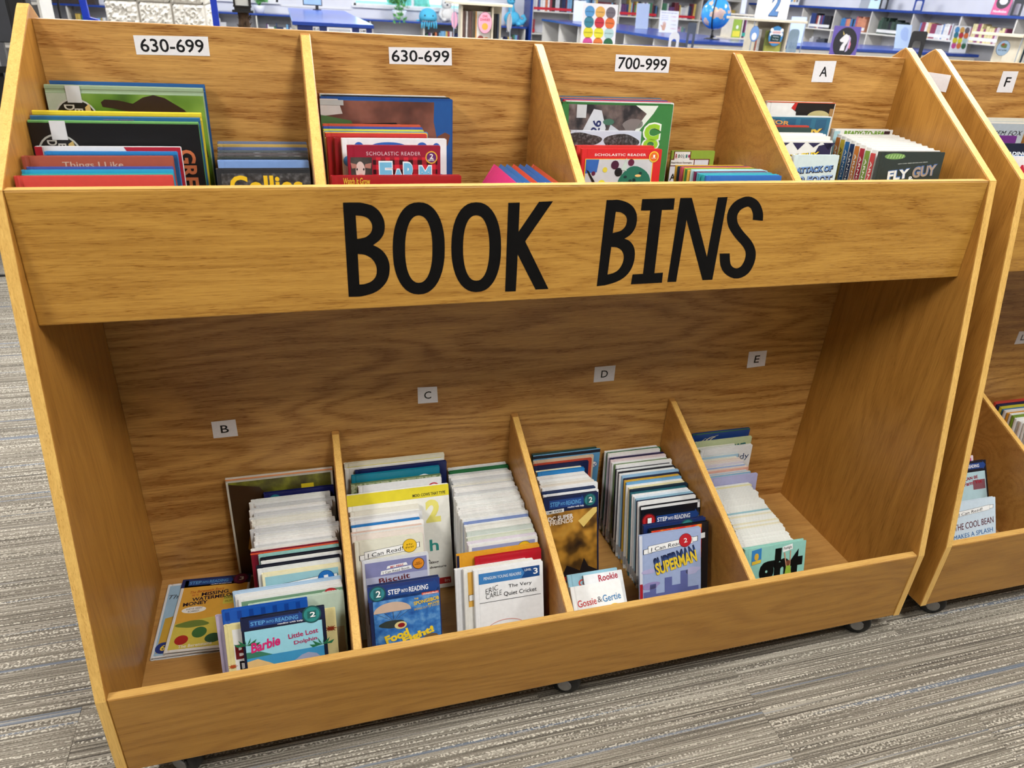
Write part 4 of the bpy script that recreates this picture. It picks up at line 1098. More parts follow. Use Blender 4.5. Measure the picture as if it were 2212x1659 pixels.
# --- bin D, right row
D2C = [(238, 238, 236), (30, 104, 56), (232, 230, 224), (206, 196, 206), (36, 34, 74), (222, 204, 204), (236, 236, 234), (110, 140, 90), (238, 238, 236), (26, 30, 44), (230, 232, 232), (24, 28, 40), (236, 236, 234), (150, 190, 220), (30, 36, 66), (214, 170, 60), (110, 166, 208), (238, 238, 236), (232, 224, 180), (26, 44, 62), (44, 104, 116), (238, 238, 238), (222, 232, 240), (150, 190, 210), (24, 34, 66), (238, 238, 236)]
row(26, (1.156, 0.160, 0.248, -0.0150, 8), (1.163, 0.163, 0.233, -0.2260, 16), ZL, D2C, ('stickered reader', 'of the long right row in bin D'), 'readers on the right in bin D', sticker=True, xmax=1.3300, jx=0.003)
b = book(1.163, 0.165, 0.233, -0.2400, 16.5, ZL, 0.010, (20, 22, 30), 'black reader with red level-one disc and white border in bin D')
b.rect(0.0, 1.0, 0.97, 1.0, (226, 226, 226), 1)
b.rect(0.96, 1.0, 0.0, 1.0, (226, 226, 226), 1)
step_band(b, '1', (190, 40, 44), left=True, sub=None, band=(20, 24, 34), top=0.91)
b = book(1.140, 0.168, 0.231, -0.3050, 17, ZL, 0.010, (28, 44, 92), 'navy reader with teal disc right behind the red and yellow one in bin D')
step_band(b, '2', (52, 128, 130), cu=0.70, band=(26, 44, 96))
b = book(1.150, 0.160, 0.229, -0.3185, 18, ZL, 0.009, (22, 22, 26), 'black-edged reader with red and yellow flame cover second from front in bin D')
b.rect(0.03, 0.88, 0.60, 0.985, (0, 0, 0), 1, mat=photo('flames', [(176, 24, 40), (222, 60, 40), (240, 190, 60)], 40, 12))
can_read(b, 0.82, None)
b = book(1.116, 0.164, 0.231, -0.3340, 20, ZL, 0.009, (160, 176, 212), 'pale blue reader with red level disc and yellow block title, front right of bin D')
b.vs = 0.8
b.rect(0.0, 0.045, 0.0, 1.0, (214, 218, 228), 1)
b.rect(0.0, 0.045, 0.0, 0.34, (170, 34, 44), 2)
b.poly(blob(0.14, 0.50, 0.10, 0.035, 21), (176, 170, 208), 2)
b.poly(blob(0.18, 0.30, 0.14, 0.05, 23), (150, 140, 190), 2)
b.poly(blob(0.86, 0.42, 0.12, 0.05, 22), (180, 180, 216), 2)
b.poly([(0.06, 0.0), (0.06, 0.22), (0.16, 0.22), (0.16, 0.32), (0.26, 0.32), (0.26, 0.18), (0.40, 0.18), (0.40, 0.38), (0.52, 0.38), (0.52, 0.26), (0.66, 0.26), (0.66, 0.44), (0.78, 0.44), (0.78, 0.20), (0.96, 0.20), (0.96, 0.0)], (96, 104, 160), 2, 'skyline_print')
can_read(b, 0.82, '2', (190, 34, 44), cu=0.74)
for k in range(5):
    b.text('SUPERMAN', 0.585 - 0.005 * (5 - k), 0.575 + 0.013 * (5 - k), 0.68, 0.17, (26 + 8 * k, 34 + 12 * k, 64 + 18 * k), 3 + k, 10.5, 0.035)
b.text('SUPERMAN', 0.585, 0.57, 0.68, 0.17, (232, 200, 56), 9, 10.5, 0.035)

# --- bin E
b = book(1.420, 0.186, 0.270, -0.0150, 2, ZL, 0.006, (34, 66, 132), 'dark blue picture book with cream script at the back of bin E')
b.vs = 0.45
b.rect(0.0, 1.0, 0.972, 1.0, (60, 110, 70), 1)
b.text('iff', 0.30, 0.83, 0.32, 0.09, (224, 214, 180), 2, 8, 0.0, 0.4)
b = book(1.424, 0.182, 0.252, -0.0320, 3, ZL, 0.006, (196, 206, 160), 'pale green book with dark teal letters at the back of bin E')
b.vs = 0.6
b.text('ws', 0.80, 0.83, 0.22, 0.10, (20, 100, 100), 2, 3, 0.04)
for k in range(2):
    book(1.420 - 0.004 * k, 0.126, 0.240 - 0.003 * k, -0.0420 - 0.006 * k, 3.5, ZL, 0.004, ((232, 232, 226), (140, 170, 70))[k], ('thin white paperback in front of the pale green book in bin E', 'thin lime green paperback in front of the pale green book in bin E')[k], kind='soft')
b = book(1.428, 0.166, 0.242, -0.0580, 4, ZL, 0.008, (228, 228, 226), 'off-white book with dark blue serif-style name title in bin E')
b.text('cGillycuddy', 0.50, 0.84, 0.92, 0.10, (34, 62, 100), 2, 2, 0.0)
row(11, (1.418, 0.126, 0.222, -0.0680, 5), (1.412, 0.135, 0.207, -0.1380, 7), ZL, [(166, 196, 214), (226, 224, 200), (222, 190, 178), (228, 206, 196), (214, 206, 214), (160, 180, 214), (190, 190, 216), (224, 170, 150), (170, 190, 220), (140, 178, 206), (150, 190, 206)], ('thin paperback', 'of the pastel rows in bin E'), 'pastel paperbacks in bin E', kind='soft', xmin=1.352)
book(1.412, 0.150, 0.210, -0.1470, 7.5, ZL, 0.006, (176, 176, 214), 'wider lavender book standing proud of the pastel row in bin E')
row(34, (1.424, 0.110, 0.190, -0.1580, 8), (1.375, 0.147, 0.184, -0.3820, 13), ZL, [(238, 238, 232)] * 9 + [(236, 230, 180), (232, 226, 200), (156, 196, 206)], ('thin board book', 'of the stepped row in bin E'), 'thin white books in bin E', xmin=1.352, jx=0.002, jh=0.001)
b = book(1.370, 0.174, 0.190, -0.3990, 15, ZL, 0.012, (150, 206, 192), 'mint green book with huge black letters at the front of bin E')
b.text('ght', 0.60, 0.60, 0.74, 0.70, (14, 16, 16), 3, 0, 0.05)
b.poly([(0.12, 0.76), (0.275, 0.78), (0.27, 0.99), (0.115, 0.97)], (58, 130, 190), 2, 'sticker')
b.poly([(0.125, 0.765), (0.27, 0.785), (0.27, 0.83), (0.125, 0.815)], (226, 190, 60), 3, 'sticker')
b.poly(disc(0.195, 0.875, 0.035, 0.05), (214, 170, 60), 3, 'sticker')
b.poly([(0.62, 0.88), (0.78, 0.91), (0.77, 0.985), (0.61, 0.96)], WHITE, 4, 'sign_print')
b.text('Flashlight', 0.695, 0.935, 0.13, 0.05, (40, 40, 44), 5, 6, 0.0)
b.poly(disc(0.72, 0.72, 0.032, 0.04), (120, 70, 50), 5, 'child_print')
b.poly([(0.67, 0.52), (0.79, 0.52), (0.76, 0.68), (0.69, 0.68)], (150, 180, 60), 5, 'child_print')
b.poly([(0.69, 0.66), (0.705, 0.66), (0.655, 0.88), (0.64, 0.87)], (206, 150, 120), 4, 'child_print')
b.poly([(0.745, 0.66), (0.76, 0.66), (0.755, 0.89), (0.74, 0.89)], (206, 150, 120), 4, 'child_print')

# ============ upper bins ============
book(0.010, 0.248, 0.302, -0.0200, 2, ZU, 0.010, (40, 92, 150), 'tall blue book on its side at the very back of the first upper bin', spine='T').rect(0.0, 1.0, 0.97, 1.0, (44, 96, 156), 1)
b = book(0.005, 0.251, 0.298, -0.0380, 4, ZU, 0.011, (150, 172, 140), 'large sideways book with a dark animal on green meadow, first upper bin', spine='T')
b.rect(0.0, 0.995, 0.0, 0.955, (0, 0, 0), 1, mat=photo('green_bokeh', [(40, 66, 26), (84, 122, 40), (124, 158, 66), (96, 142, 52)], 14, 14, 1.5))
b.rect(0.0, 0.16, 0.0, 0.955, (178, 190, 172), 2)
b.poly([(0.335, 0.885), (0.33, 0.91), (0.355, 0.925), (0.44, 0.922), (0.53, 0.905), (0.60, 0.94), (0.67, 0.955), (0.74, 0.94), (0.86, 0.875), (0.95, 0.78), (0.98, 0.60), (0.60, 0.60), (0.50, 0.86), (0.40, 0.878)], (46, 28, 22), 3, 'dog_print')
b.disc(0.165, 0.815, 0.135, (190, 192, 186), 3)
b.disc(0.165, 0.815, 0.124, (24, 24, 26), 4)
b.text('BIG', 0.185, 0.835, 0.09, 0.045, (214, 210, 200), 6, 270, 0.01)
b.text('DOGS', 0.13, 0.835, 0.14, 0.055, (214, 210, 200), 6, 270, 0.02)
b.poly([(0.235, 0.74), (0.275, 0.76), (0.255, 0.90), (0.225, 0.88)], (206, 176, 110), 5)
b.poly([(0.125, 0.905), (0.215, 0.905), (0.215, 0.997), (0.125, 0.997)], (206, 208, 210), 6, 'call_label')
b = book(0.004, 0.253, 0.270, -0.1300, 7, ZU, 0.009, (220, 196, 50), 'large book on its side with a yellow lettered spine, first upper bin', spine='T')
b = book(0.003, 0.252, 0.264, -0.1420, 7.5, ZU, 0.009, (40, 96, 140), 'large book on its side with a blue lettered spine, first upper bin', spine='T')
b = book(0.002, 0.251, 0.259, -0.1560, 8.5, ZU, 0.011, (96, 150, 84), 'large sideways book with black cover and orange letters, first upper bin', spine='T')
b.rect(0.0, 1.0, 0.0, 0.985, (14, 14, 16), 1)
b.disc(0.15, 0.80, 0.125, (180, 182, 176), 3)
b.disc(0.15, 0.80, 0.114, (24, 24, 26), 4)
b.text('BIG', 0.17, 0.82, 0.09, 0.045, (200, 198, 190), 6, 270, 0.01)
b.text('DOGS', 0.115, 0.82, 0.13, 0.055, (200, 198, 190), 6, 270, 0.02)
b.poly([(0.215, 0.74), (0.255, 0.76), (0.235, 0.88), (0.205, 0.86)], (190, 164, 100), 5)
b.poly([(0.12, 0.885), (0.21, 0.885), (0.21, 0.997), (0.12, 0.997)], (206, 208, 210), 6, 'call_label')
b.text('GREAT', 0.905, 0.63, 0.41, 0.10, (196, 108, 66), 3, 270, 0.03)
def spine_text(bk_, txt, u, w, col, y0=0.22, y1=0.78):
    """lettering on a spine that points up (local +Z face)"""
    vs, fs, x0, x1, yy0, yy1 = text_mesh(txt, 0.01)
    me = bpy.data.meshes.new('spine_title')
    pts = []
    for v in vs:
        fx = (v.x - x0) / (x1 - x0)
        fy = (v.y - yy0) / (yy1 - yy0)
        pts.append(((u + w * (0.5 - fx)) * bk_.w, bk_.th * (y0 + (y1 - y0) * fy), bk_.h + 0.0012))
    me.from_pydata(pts, [], fs)
    me.update()
    me.materials.append(ink(col))
    link('spine_title', me, bk_.o)
spine_text(b, 'GREAT DANES', 0.52, 0.18, (226, 110, 60))
b = book(0.012, 0.212, 0.224, -0.1880, 10, ZU, 0.012, (226, 226, 228), 'white and crimson book second row from the lip, first upper bin')
b.poly([(0.60, 1.0), (0.66, 0.90), (0.62, 0.80), (1.0, 0.70), (1.0, 1.0)], (176, 32, 50), 1)
b.rect(0.0, 0.05, 0.0, 1.0, (176, 32, 50), 2)
book(0.028, 0.192, 0.220, -0.2060, 11, ZU, 0.010, (44, 128, 190), 'sky blue book behind the brick-red one, first upper bin')
book(0.030, 0.190, 0.217, -0.2180, 11.5, ZU, 0.010, (34, 84, 130), 'darker blue book behind the brick-red one, first upper bin')
b = book(0.003, 0.213, 0.218, -0.2340, 12.5, ZU, 0.013, (168, 84, 64), 'brick-red book with pale lettering along its top, first upper bin')
b.text('Things I Like', 0.46, 0.938, 0.40, 0.052, (206, 170, 150), 2, 0, 0.01)
book(0.012, 0.205, 0.206, -0.2520, 13.5, ZU, 0.009, (70, 86, 160), 'violet-blue book third from the lip, first upper bin')
book(0.008, 0.210, 0.204, -0.2630, 14, ZU, 0.008, (46, 156, 196), 'bright cyan book second from the lip, first upper bin')
book(0.010, 0.208, 0.200, -0.2730, 14.5, ZU, 0.008, (60, 170, 160), 'turquoise book right behind the front red one, first upper bin')
book(0.003, 0.216, 0.200, -0.2860, 15, ZU, 0.010, (206, 72, 66), 'red book at the very front of the first upper bin')
CO = [(120, 132, 160), (200, 170, 96), (92, 110, 160), (92, 100, 104), (96, 92, 96), (60, 66, 62), (128, 160, 214), (40, 42, 46)]
for i in range(8):
    t = i / 7
    b = book(0.269 + 0.013 * t, 0.159 - 0.015 * t, 0.207, -0.052 - 0.190 * t - (0.036 if i == 7 else 0), 4 + 8 * t, ZU, 0.016, CO[i], ['grey-blue topped', 'ochre topped', 'slate blue topped', 'dark green photo-covered', 'bare-branches photo', 'black band and orange flowers', 'sky blue topped', 'black and yellow lettered'][i] + ' book in the right stack of the first upper bin')
    if i in (3, 4):
        b.rect(0.05, 1.0, 0.4, 0.99, (0, 0, 0), 1, mat=photo('bare_branches', [(50, 46, 44), (112, 108, 108), (176, 174, 178)], 90, 16))
    if i == 5:
        b.rect(0.05, 1.0, 0.80, 0.99, (30, 30, 32), 1)
        for k in range(5):
            b.poly(disc(0.12 + 0.19 * k, 0.88 + 0.03 * (k % 2), 0.03, 0.022, 10), (226, 150, 60), 2, 'flower_print')
    if i == 7:
        b.rect(0.05, 1.0, 0.0, 0.97, (0, 0, 0), 1, mat=photo('grey_gravel', [(20, 20, 22), (60, 60, 62), (110, 110, 112)], 120, 18))
        b.text('Collies', 0.52, 0.875, 0.78, 0.16, (232, 190, 40), 2, 0, 0.03)

# second upper bin
for k, c in enumerate([(150, 60, 52), (226, 214, 206), (60, 150, 150), (40, 40, 44)]):
    book(0.456 + 0.002 * k, 0.243, 0.291 + 0.001 * (k % 2), -0.0135 - 0.0095 * k, 2 + 0.5 * k, ZU, 0.008, c, ('rust red', 'pale grey', 'sea green', 'black')[k] + ' topped large book at the back of the second upper bin')
b = book(0.457, 0.250, 0.291, -0.0560, 5, ZU, 0.010, (30, 74, 140), 'large book with a brown cow close-up on blue, second upper bin')
b.vs = 0.42
b.rect(0.0, 0.99, -1.3, 0.97, (34, 84, 150), 1)
b.poly([(0.0, -1.3), (0.86, -1.3), (0.90, -0.2), (0.88, 0.36), (0.85, 0.66), (0.855, 0.95), (0.0, 0.95)], (0, 0, 0), 2, mat=photo('cow_hide', [(56, 34, 30), (108, 66, 54), (146, 92, 76)], 16, 20, 3.0))
b.poly([(0.0, 0.72), (0.16, 0.76), (0.13, 0.97), (0.0, 0.97)], (196, 190, 186), 3)
b.poly([(0.0, 0.42), (0.26, 0.48), (0.22, 0.66), (0.0, 0.74)], (74, 108, 60), 3)
b.poly([(0.07, 0.40), (0.16, 0.60), (0.30, 0.56), (0.30, 0.40)], (150, 120, 92), 4)
b.poly([(0.30, 0.62), (0.56, 0.64), (0.62, 0.40), (0.30, 0.40)], (26, 26, 26), 4)
b.poly([(0.87, 0.30), (0.88, 0.44), (0.94, 0.50), (0.98, 0.46), (0.96, 0.30)], (112, 70, 52), 4)
b.poly([(0.0, 0.88), (0.17, 0.88), (0.17, 0.955), (0.0, 0.955)], (176, 178, 176), 5, 'call_label')
row(8, (0.456, 0.183, 0.244, -0.0760, 5.5), (0.458, 0.186, 0.236, -0.1480, 8), ZU, [(206, 90, 60), (60, 84, 170), (200, 204, 70), (240, 240, 230), (70, 130, 190), (232, 196, 70), (190, 60, 60), (226, 200, 130)], ('thin book', 'in the second upper bin'), 'thin bright books in the second upper bin', xmin=0.453)
for k in range(2):
    book(0.460 + 0.012 * k, 0.180, 0.238, -0.1600 - 0.0115 * k, 8.5, ZU, 0.009, ((166, 34, 36), (150, 28, 34))[k], ('bright red spined', 'dark red spined')[k] + ' book behind the white and blue cover, second upper bin')
b = book(0.484, 0.186, 0.240, -0.1850, 9, ZU, 0.010, (232, 232, 234), 'white cover with blue rounded letters, second upper bin')
b.vs = 0.42
for (u, v, ru, rv, c) in ((0.16, 0.80, 0.055, 0.14, (40, 96, 180)), (0.44, 0.86, 0.17, 0.08, (40, 96, 180)), (0.76, 0.86, 0.05, 0.08, (40, 96, 180)), (0.90, 0.84, 0.04, 0.09, (40, 96, 180))):
    b.poly(disc(u, v, ru, rv), c, 1)
b.disc(0.94, 0.30, 0.05, (40, 96, 180), 1)
b.disc(0.06, 0.62, 0.05, (70, 150, 210), 1)
b = book(0.491, 0.162, 0.234, -0.2150, 10, ZU, 0.009, (150, 26, 50), 'crimson reader with red plaid cover and pale calf photo, second upper bin')
b.rect(0.265, 0.965, 0.0, 0.915, (0, 0, 0), 1, mat=plaid())
b.rect(0.03, 0.255, 0.0, 0.915, (0, 0, 0), 1, mat=photo('barn_dark', [(44, 40, 38), (66, 60, 56), (92, 86, 80)], 30, 22))
b.poly(disc(0.13, 0.82, 0.05, 0.065), (214, 188, 180), 2, 'calf_print')
b.poly([(0.03, 0.875), (0.09, 0.865), (0.09, 0.84), (0.04, 0.835)], (176, 120, 106), 3, 'calf_print')
b.poly([(0.25, 0.875), (0.18, 0.865), (0.18, 0.84), (0.24, 0.835)], (176, 120, 106), 3, 'calf_print')
b.poly(disc(0.13, 0.775, 0.034, 0.024), (220, 160, 156), 3, 'calf_print')
for du in (-0.035, 0.035):
    b.poly(disc(0.13 + du, 0.83, 0.008, 0.009, 8), (20, 18, 18), 4, 'calf_print')
b.text('SCHOLASTIC READER', 0.49, 0.942, 0.58, 0.026, (226, 196, 204), 2, 0, 0.0, 0, 1.15, 'series_title')
b.disc(0.90, 0.915, 0.066, (226, 176, 60), 3)
b.disc(0.90, 0.915, 0.054, (98, 34, 98), 4)
b.text('2', 0.90, 0.923, 0.04, 0.036, WHITE, 5)
b.text('LEVEL', 0.90, 0.896, 0.07, 0.012, WHITE, 5)
for ch, u, v, s in (('F', 0.40, 0.80, 0.18), ('A', 0.535, 0.775, 0.12), ('R', 0.66, 0.80, 0.17), ('M', 0.83, 0.785, 0.15)):
    b.text(ch, u, v, 0.15, s, (236, 240, 244), 3, 0, 0.09)
    b.text(ch, u, v, 0.13, s * 0.88, (116, 186, 220), 4, 0, 0.05)
b = book(0.458, 0.219, 0.197, -0.2830, 13, ZU, 0.012, (162, 30, 36), 'red book with yellow lettering at the front of the second upper bin')
b.text('Watch It Grow', 0.19, 0.958, 0.20, 0.055, (226, 190, 60), 2, 0, 0.01)
PK = [(214, 50, 120), (44, 104, 168), (44, 104, 168), (206, 70, 50), (34, 92, 160), (40, 96, 166), (196, 74, 50)]
for i, c in enumerate(PK):
    b = book(0.660 + 0.0142 * i, 0.158, 0.205, -0.100, 4, ZU, 0.0105, c, ('hot pink', 'nearer blue', 'farther blue', 'orange-red middle', 'blue behind the orange-red', 'last blue', 'red rearmost')[i] + ' small book leaning on the divider in the second upper bin')
    b.o.rotation_euler = (R(-32), 0, R(-90))
    b.o.location = (0.673 + 0.0135 * i, -0.104, ZU + 0.0105 * math.sin(R(32)) + 0.0006)
    if i == 0:
        b.poly([(0.30, 0.30), (0.62, 0.34), (0.58, 0.86), (0.26, 0.80)], (30, 30, 60), 1)
        b.poly([(0.36, 0.38), (0.54, 0.40), (0.50, 0.74), (0.34, 0.72)], (226, 226, 230), 2)
    else:
        b.rect(0.86, 0.97, 0.80, 0.97, (230, 230, 226), 1, 'call_label')

# third upper bin
for k, c in enumerate([(70, 120, 150), (206, 120, 80), (60, 110, 160), (206, 60, 90), (226, 226, 224)]):
    book(0.934 + 0.002 * k, 0.240 + 0.001 * k, 0.297 - 0.001 * k, -0.0130 - 0.0090 * k, 2 + 0.5 * k, ZU, 0.0075, c, ('steel blue', 'salmon', 'mid blue', 'raspberry', 'white')[k] + ' topped large book at the back of the third upper bin')
b = book(0.929, 0.248, 0.292, -0.0640, 5, ZU, 0.011, (56, 116, 60), 'large green book with football players on its cover, third upper bin')
b.vs = 0.42
b.rect(0.0, 1.0, -1.3, 0.97, (62, 128, 66), 1)
b.poly([(0.10, -1.0), (0.56, -1.0), (0.68, 0.62), (0.80, 0.86), (0.84, 0.97), (0.06, 0.97)], (0, 0, 0), 2, mat=photo('stadium', [(18, 20, 24), (52, 48, 50), (112, 96, 92), (150, 140, 140)], 30, 24))
b.poly([(0.10, -0.3), (0.18, 0.50), (0.28, 0.90), (0.35, 0.88), (0.40, 0.60), (0.36, 0.30)], (206, 208, 214), 3, 'player_print')
b.text('26', 0.31, 0.62, 0.11, 0.16, (40, 46, 96), 4, 78, 0.02)
b.poly([(0.40, 0.40), (0.44, 0.66), (0.56, 0.52), (0.60, 0.40)], (196, 198, 206), 3, 'player_print')
b.poly(disc(0.42, 0.70, 0.05, 0.05), (70, 110, 90), 4, 'player_print')
b.poly(blob(0.64, 0.66, 0.09, 0.10, 31), (128, 118, 116), 4, 'player_print')
b.poly([(0.655, 0.97), (0.76, 0.84), (0.68, 0.62), (0.60, 0.30), (0.64, 0.30), (0.72, 0.60), (0.82, 0.84), (0.86, 0.97)], (226, 232, 222), 4)
for ch, v, s in (('C', 0.545, 0.27), ('O', 0.345, 0.18)):
    b.text(ch, 0.825, v, 0.17, s * 1.2, (236, 240, 230), 5, 0, 0.09)
    b.text(ch, 0.825, v, 0.14, s, (150, 200, 50), 6, 0, 0.06)
b.poly([(0.13, 0.76), (0.215, 0.76), (0.215, 0.965), (0.13, 0.965)], (200, 202, 204), 6, 'call_label')
b = book(0.924, 0.151, 0.250, -0.1400, 8, ZU, 0.010, (206, 212, 222), 'book with a pale sky and dark trees photo, third upper bin')
b.vs = 0.48
b.rect(0.0, 1.0, -1.0, 0.985, (196, 206, 220), 1)
b.poly(blob(0.16, 0.86, 0.26, 0.11, 41, 0.12), (0, 0, 0), 2, mat=photo('dark_trees', [(30, 30, 30), (64, 62, 60), (120, 120, 122)], 180, 26))
b.poly(blob(0.72, 0.82, 0.26, 0.13, 42, 0.12), (0, 0, 0), 2, mat=photo('dark_trees', [(30, 30, 30), (64, 62, 60), (120, 120, 122)], 180, 26))
b.rect(0.0, 0.32, 0.70, 0.78, (40, 66, 110), 3)
b.text('orts Training', 0.16, 0.74, 0.28, 0.05, (226, 232, 240), 4, 0, 0.01)
book(0.908, 0.160, 0.236, -0.2180, 9, ZU, 0.011, (206, 60, 54), 'orange-red book right behind the red-framed reader, third upper bin')
b = book(0.912, 0.163, 0.234, -0.2380, 10, ZU, 0.010, (212, 42, 44), 'red-framed reader with a green spotted mask photo, third upper bin')
b.vs = 0.47
b.rect(0.05, 0.90, -1.1, 0.84, (232, 190, 60), 1)
b.rect(0.06, 0.89, -1.1, 0.83, (196, 196, 200), 2)
b.poly([(0.06, 0.60), (0.20, 0.62), (0.22, 0.83), (0.06, 0.83)], (50, 96, 170), 3)
b.poly(blob(0.68, 0.44, 0.20, 0.28, 51, 0.06), (36, 106, 86), 4, 'mask_print')
for k in range(10):
    g_ = random.Random(60 + k)
    b.poly(disc(0.68 + g_.uniform(-0.14, 0.14), 0.46 + g_.uniform(-0.18, 0.16), 0.022, 0.024, 10), (22, 54, 54), 5, 'mask_print')
b.poly(disc(0.72, 0.56, 0.04, 0.022, 14), (232, 190, 120), 6, 'mask_print')
b.poly([(0.50, 0.66), (0.56, 0.86), (0.57, 0.64)], (190, 206, 196), 5, 'mask_print')
for (u, v, r_, c) in ((0.16, 0.60, 0.025, (90, 30, 60)), (0.30, 0.66, 0.03, (214, 196, 70)), (0.42, 0.74, 0.05, (70, 26, 50)), (0.47, 0.62, 0.05, (24, 24, 28)), (0.27, 0.42, 0.05, (226, 214, 60)), (0.62, 0.78, 0.04, (96, 30, 60)), (0.28, 0.20, 0.03, (206, 50, 60))):
    b.disc(u, v, r_, c, 4, name='craft_print', n=12)
b.poly([(0.07, 0.66), (0.10, 0.64), (0.24, 0.34), (0.42, 0.36), (0.43, 0.32), (0.22, 0.29)], (24, 22, 26), 5)
b.text('SCHOLASTIC READER', 0.48, 0.905, 0.64, 0.04, (240, 226, 222), 2, 0, 0.02, 0, 1.1, 'series_title')
b.disc(0.90, 0.875, 0.062, (236, 200, 60), 5)
b.disc(0.90, 0.875, 0.05, (226, 110, 40), 6)
b.text('1', 0.90, 0.885, 0.022, 0.045, WHITE, 7)
b.text('LEVEL', 0.90, 0.852, 0.06, 0.012, WHITE, 7)
b = book(1.2035, 0.107, 0.193, -0.0400, 3, ZU, 0.008, (150, 178, 70), 'lime green cornered book with a maroon ruled panel, third upper bin')
b.vs = 0.5
b.rect(0.0, 0.90, -0.9, 0.82, (112, 40, 40), 1)
b.rect(0.0, 0.875, -0.9, 0.80, (224, 226, 236), 2)
b.poly([(0.0, 0.66), (0.55, 0.66), (0.55, 0.82), (0.44, 0.82), (0.44, 0.99), (0.05, 0.99), (0.05, 0.82), (0.0, 0.82)], (112, 40, 40), 3)
b.poly([(0.0, 0.68), (0.53, 0.68), (0.53, 0.80), (0.42, 0.80), (0.42, 0.98), (0.07, 0.98), (0.07, 0.80), (0.0, 0.80)], (238, 238, 236), 4)
for k, (ch, c) in enumerate(zip('Rookie', [(176, 40, 50), (30, 90, 70), (150, 150, 156), (170, 170, 176), (60, 130, 130), (170, 60, 100)])):
    b.text(ch, 0.11 + 0.058 * k, 0.885, 0.045, 0.10 if ch in 'Rk' else 0.075, c, 5, 0, 0.03)
b.text('Read-About Geography', 0.25, 0.735, 0.48, 0.05, (96, 70, 60), 5)
b.text('Ark', 0.16, 0.42, 0.28, 0.15, (30, 30, 32), 5)
row(15, (1.158, 0.160, 0.186, -0.1560, 8), (1.150, 0.165, 0.195, -0.2900, 14), ZU, [(222, 176, 60), (40, 60, 84), (214, 90, 90), (206, 90, 110), (200, 180, 60), (70, 140, 70), (226, 176, 70), (200, 224, 232), (160, 206, 216), (120, 40, 80), (90, 170, 190), (60, 160, 170), (40, 170, 170), (60, 180, 190), (50, 110, 190)], ('thin book', 'in the third upper bin'), 'thin coloured books in the third upper bin', xmin=1.148, xmax=1.3310, jx=0.002, jh=0.001)

# fourth upper bin
b = book(1.434, 0.183, 0.297, -0.0160, 2, ZU, 0.012, (236, 234, 230), 'white book with black corner picture at the back of the fourth upper bin')
b.vs = 0.45
b.poly([(0.36, 0.90), (0.40, 0.985), (0.99, 0.985), (0.99, -1.2), (0.60, -1.2), (0.44, 0.84)], (30, 24, 22), 1)
b.poly([(0.36, 0.90), (0.40, 0.985), (0.44, 0.985), (0.42, 0.86)], (196, 44, 40), 2)
b.poly(disc(0.78, 0.76, 0.17, 0.11, 24, 0, 180), (196, 184, 130), 2)
b.rect(0.93, 0.99, 0.0, 0.90, (170, 130, 80), 2)
b.rect(0.0, 1.0, 0.985, 1.0, (214, 106, 70), 3)
b = book(1.420, 0.178, 0.270, -0.0380, 3, ZU, 0.012, (226, 232, 232), 'blue lockers cover with orange block letters, fourth upper bin')
b.vs = 0.38
b.rect(0.0, 0.985, -1.6, 0.975, (52, 112, 140), 1)
for k in range(4):
    b.rect(0.08 + 0.23 * k, 0.24 + 0.23 * k, 0.70, 0.94, (44, 94, 126), 2)
b.text('FOR', 0.24, 0.86, 0.28, 0.085, (226, 166, 90), 3, -4, 0.03)
b.text('GUY', 0.70, 0.62, 0.42, 0.19, (90, 40, 30), 3, 6, 0.09)
b.text('GUY', 0.69, 0.63, 0.40, 0.17, (232, 196, 80), 4, 6, 0.05)
book(1.400, 0.126, 0.253, -0.0600, 4, ZU, 0.008, (200, 74, 60), 'red edged slim book, fourth upper bin')
book(1.396, 0.130, 0.250, -0.0700, 4.5, ZU, 0.008, (50, 70, 66), 'dark green slim book, fourth upper bin')
row(6, (1.385, 0.160, 0.241, -0.0840, 5), (1.372, 0.152, 0.239, -0.1500, 7), ZU, WH, ('slim book', 'in the fourth upper bin'), 'white books in the fourth upper bin', xmin=1.353)
b = book(1.368, 0.140, 0.239, -0.1720, 8, ZU, 0.011, (232, 230, 224), 'white cover with dark bunting and yellow letters, fourth upper bin')
b.vs = 0.38
for k in range(4):
    b.poly([(0.02 + 0.27 * k, 0.965), (0.24 + 0.27 * k, 0.965), (0.13 + 0.27 * k, 0.80 if k % 2 else 0.86)], (46, 42, 74), 1)
b.poly([(0.70, 0.70), (0.76, 0.90), (0.99, 0.965), (0.99, 0.66)], (46, 42, 74), 1)
b.text('FLY GUY', 0.48, 0.66, 0.66, 0.14, (60, 50, 40), 2, 5, 0.09)
b.text('FLY GUY', 0.47, 0.668, 0.64, 0.12, (232, 200, 60), 3, 5, 0.04)
b = book(1.354, 0.106, 0.228, -0.2600, 12, ZU, 0.010, (206, 222, 224), 'pale blue-grey cover with bold blue title, fourth upper bin at the front')
b.vs = 0.44
b.text('ATTACK OF', 0.50, 0.72, 0.82, 0.13, (30, 34, 60), 2, 3, 0.09)
b.text('ATTACK OF', 0.49, 0.73, 0.80, 0.115, (110, 150, 206), 3, 3, 0.03)
b.text('50-FOOT', 0.52, 0.52, 0.84, 0.16, (30, 34, 60), 2, 2, 0.09)
b.text('50-FOOT', 0.51, 0.53, 0.82, 0.145, (140, 170, 214), 3, 2, 0.03)
b = book(1.621, 0.166, 0.241, -0.0300, 3, ZU, 0.016, (236, 234, 228), 'white reader with green series words at the back of the fourth upper bin')
b.vs = 0.42
b.text('READY-TO-READ', 0.55, 0.92, 0.76, 0.10, (112, 160, 40), 2, 0, 0.04)
b.rect(0.85, 0.95, 0.86, 0.97, (60, 40, 44), 3)
b.rect(0.0, 0.10, 0.0, 0.96, (170, 206, 214), 1)
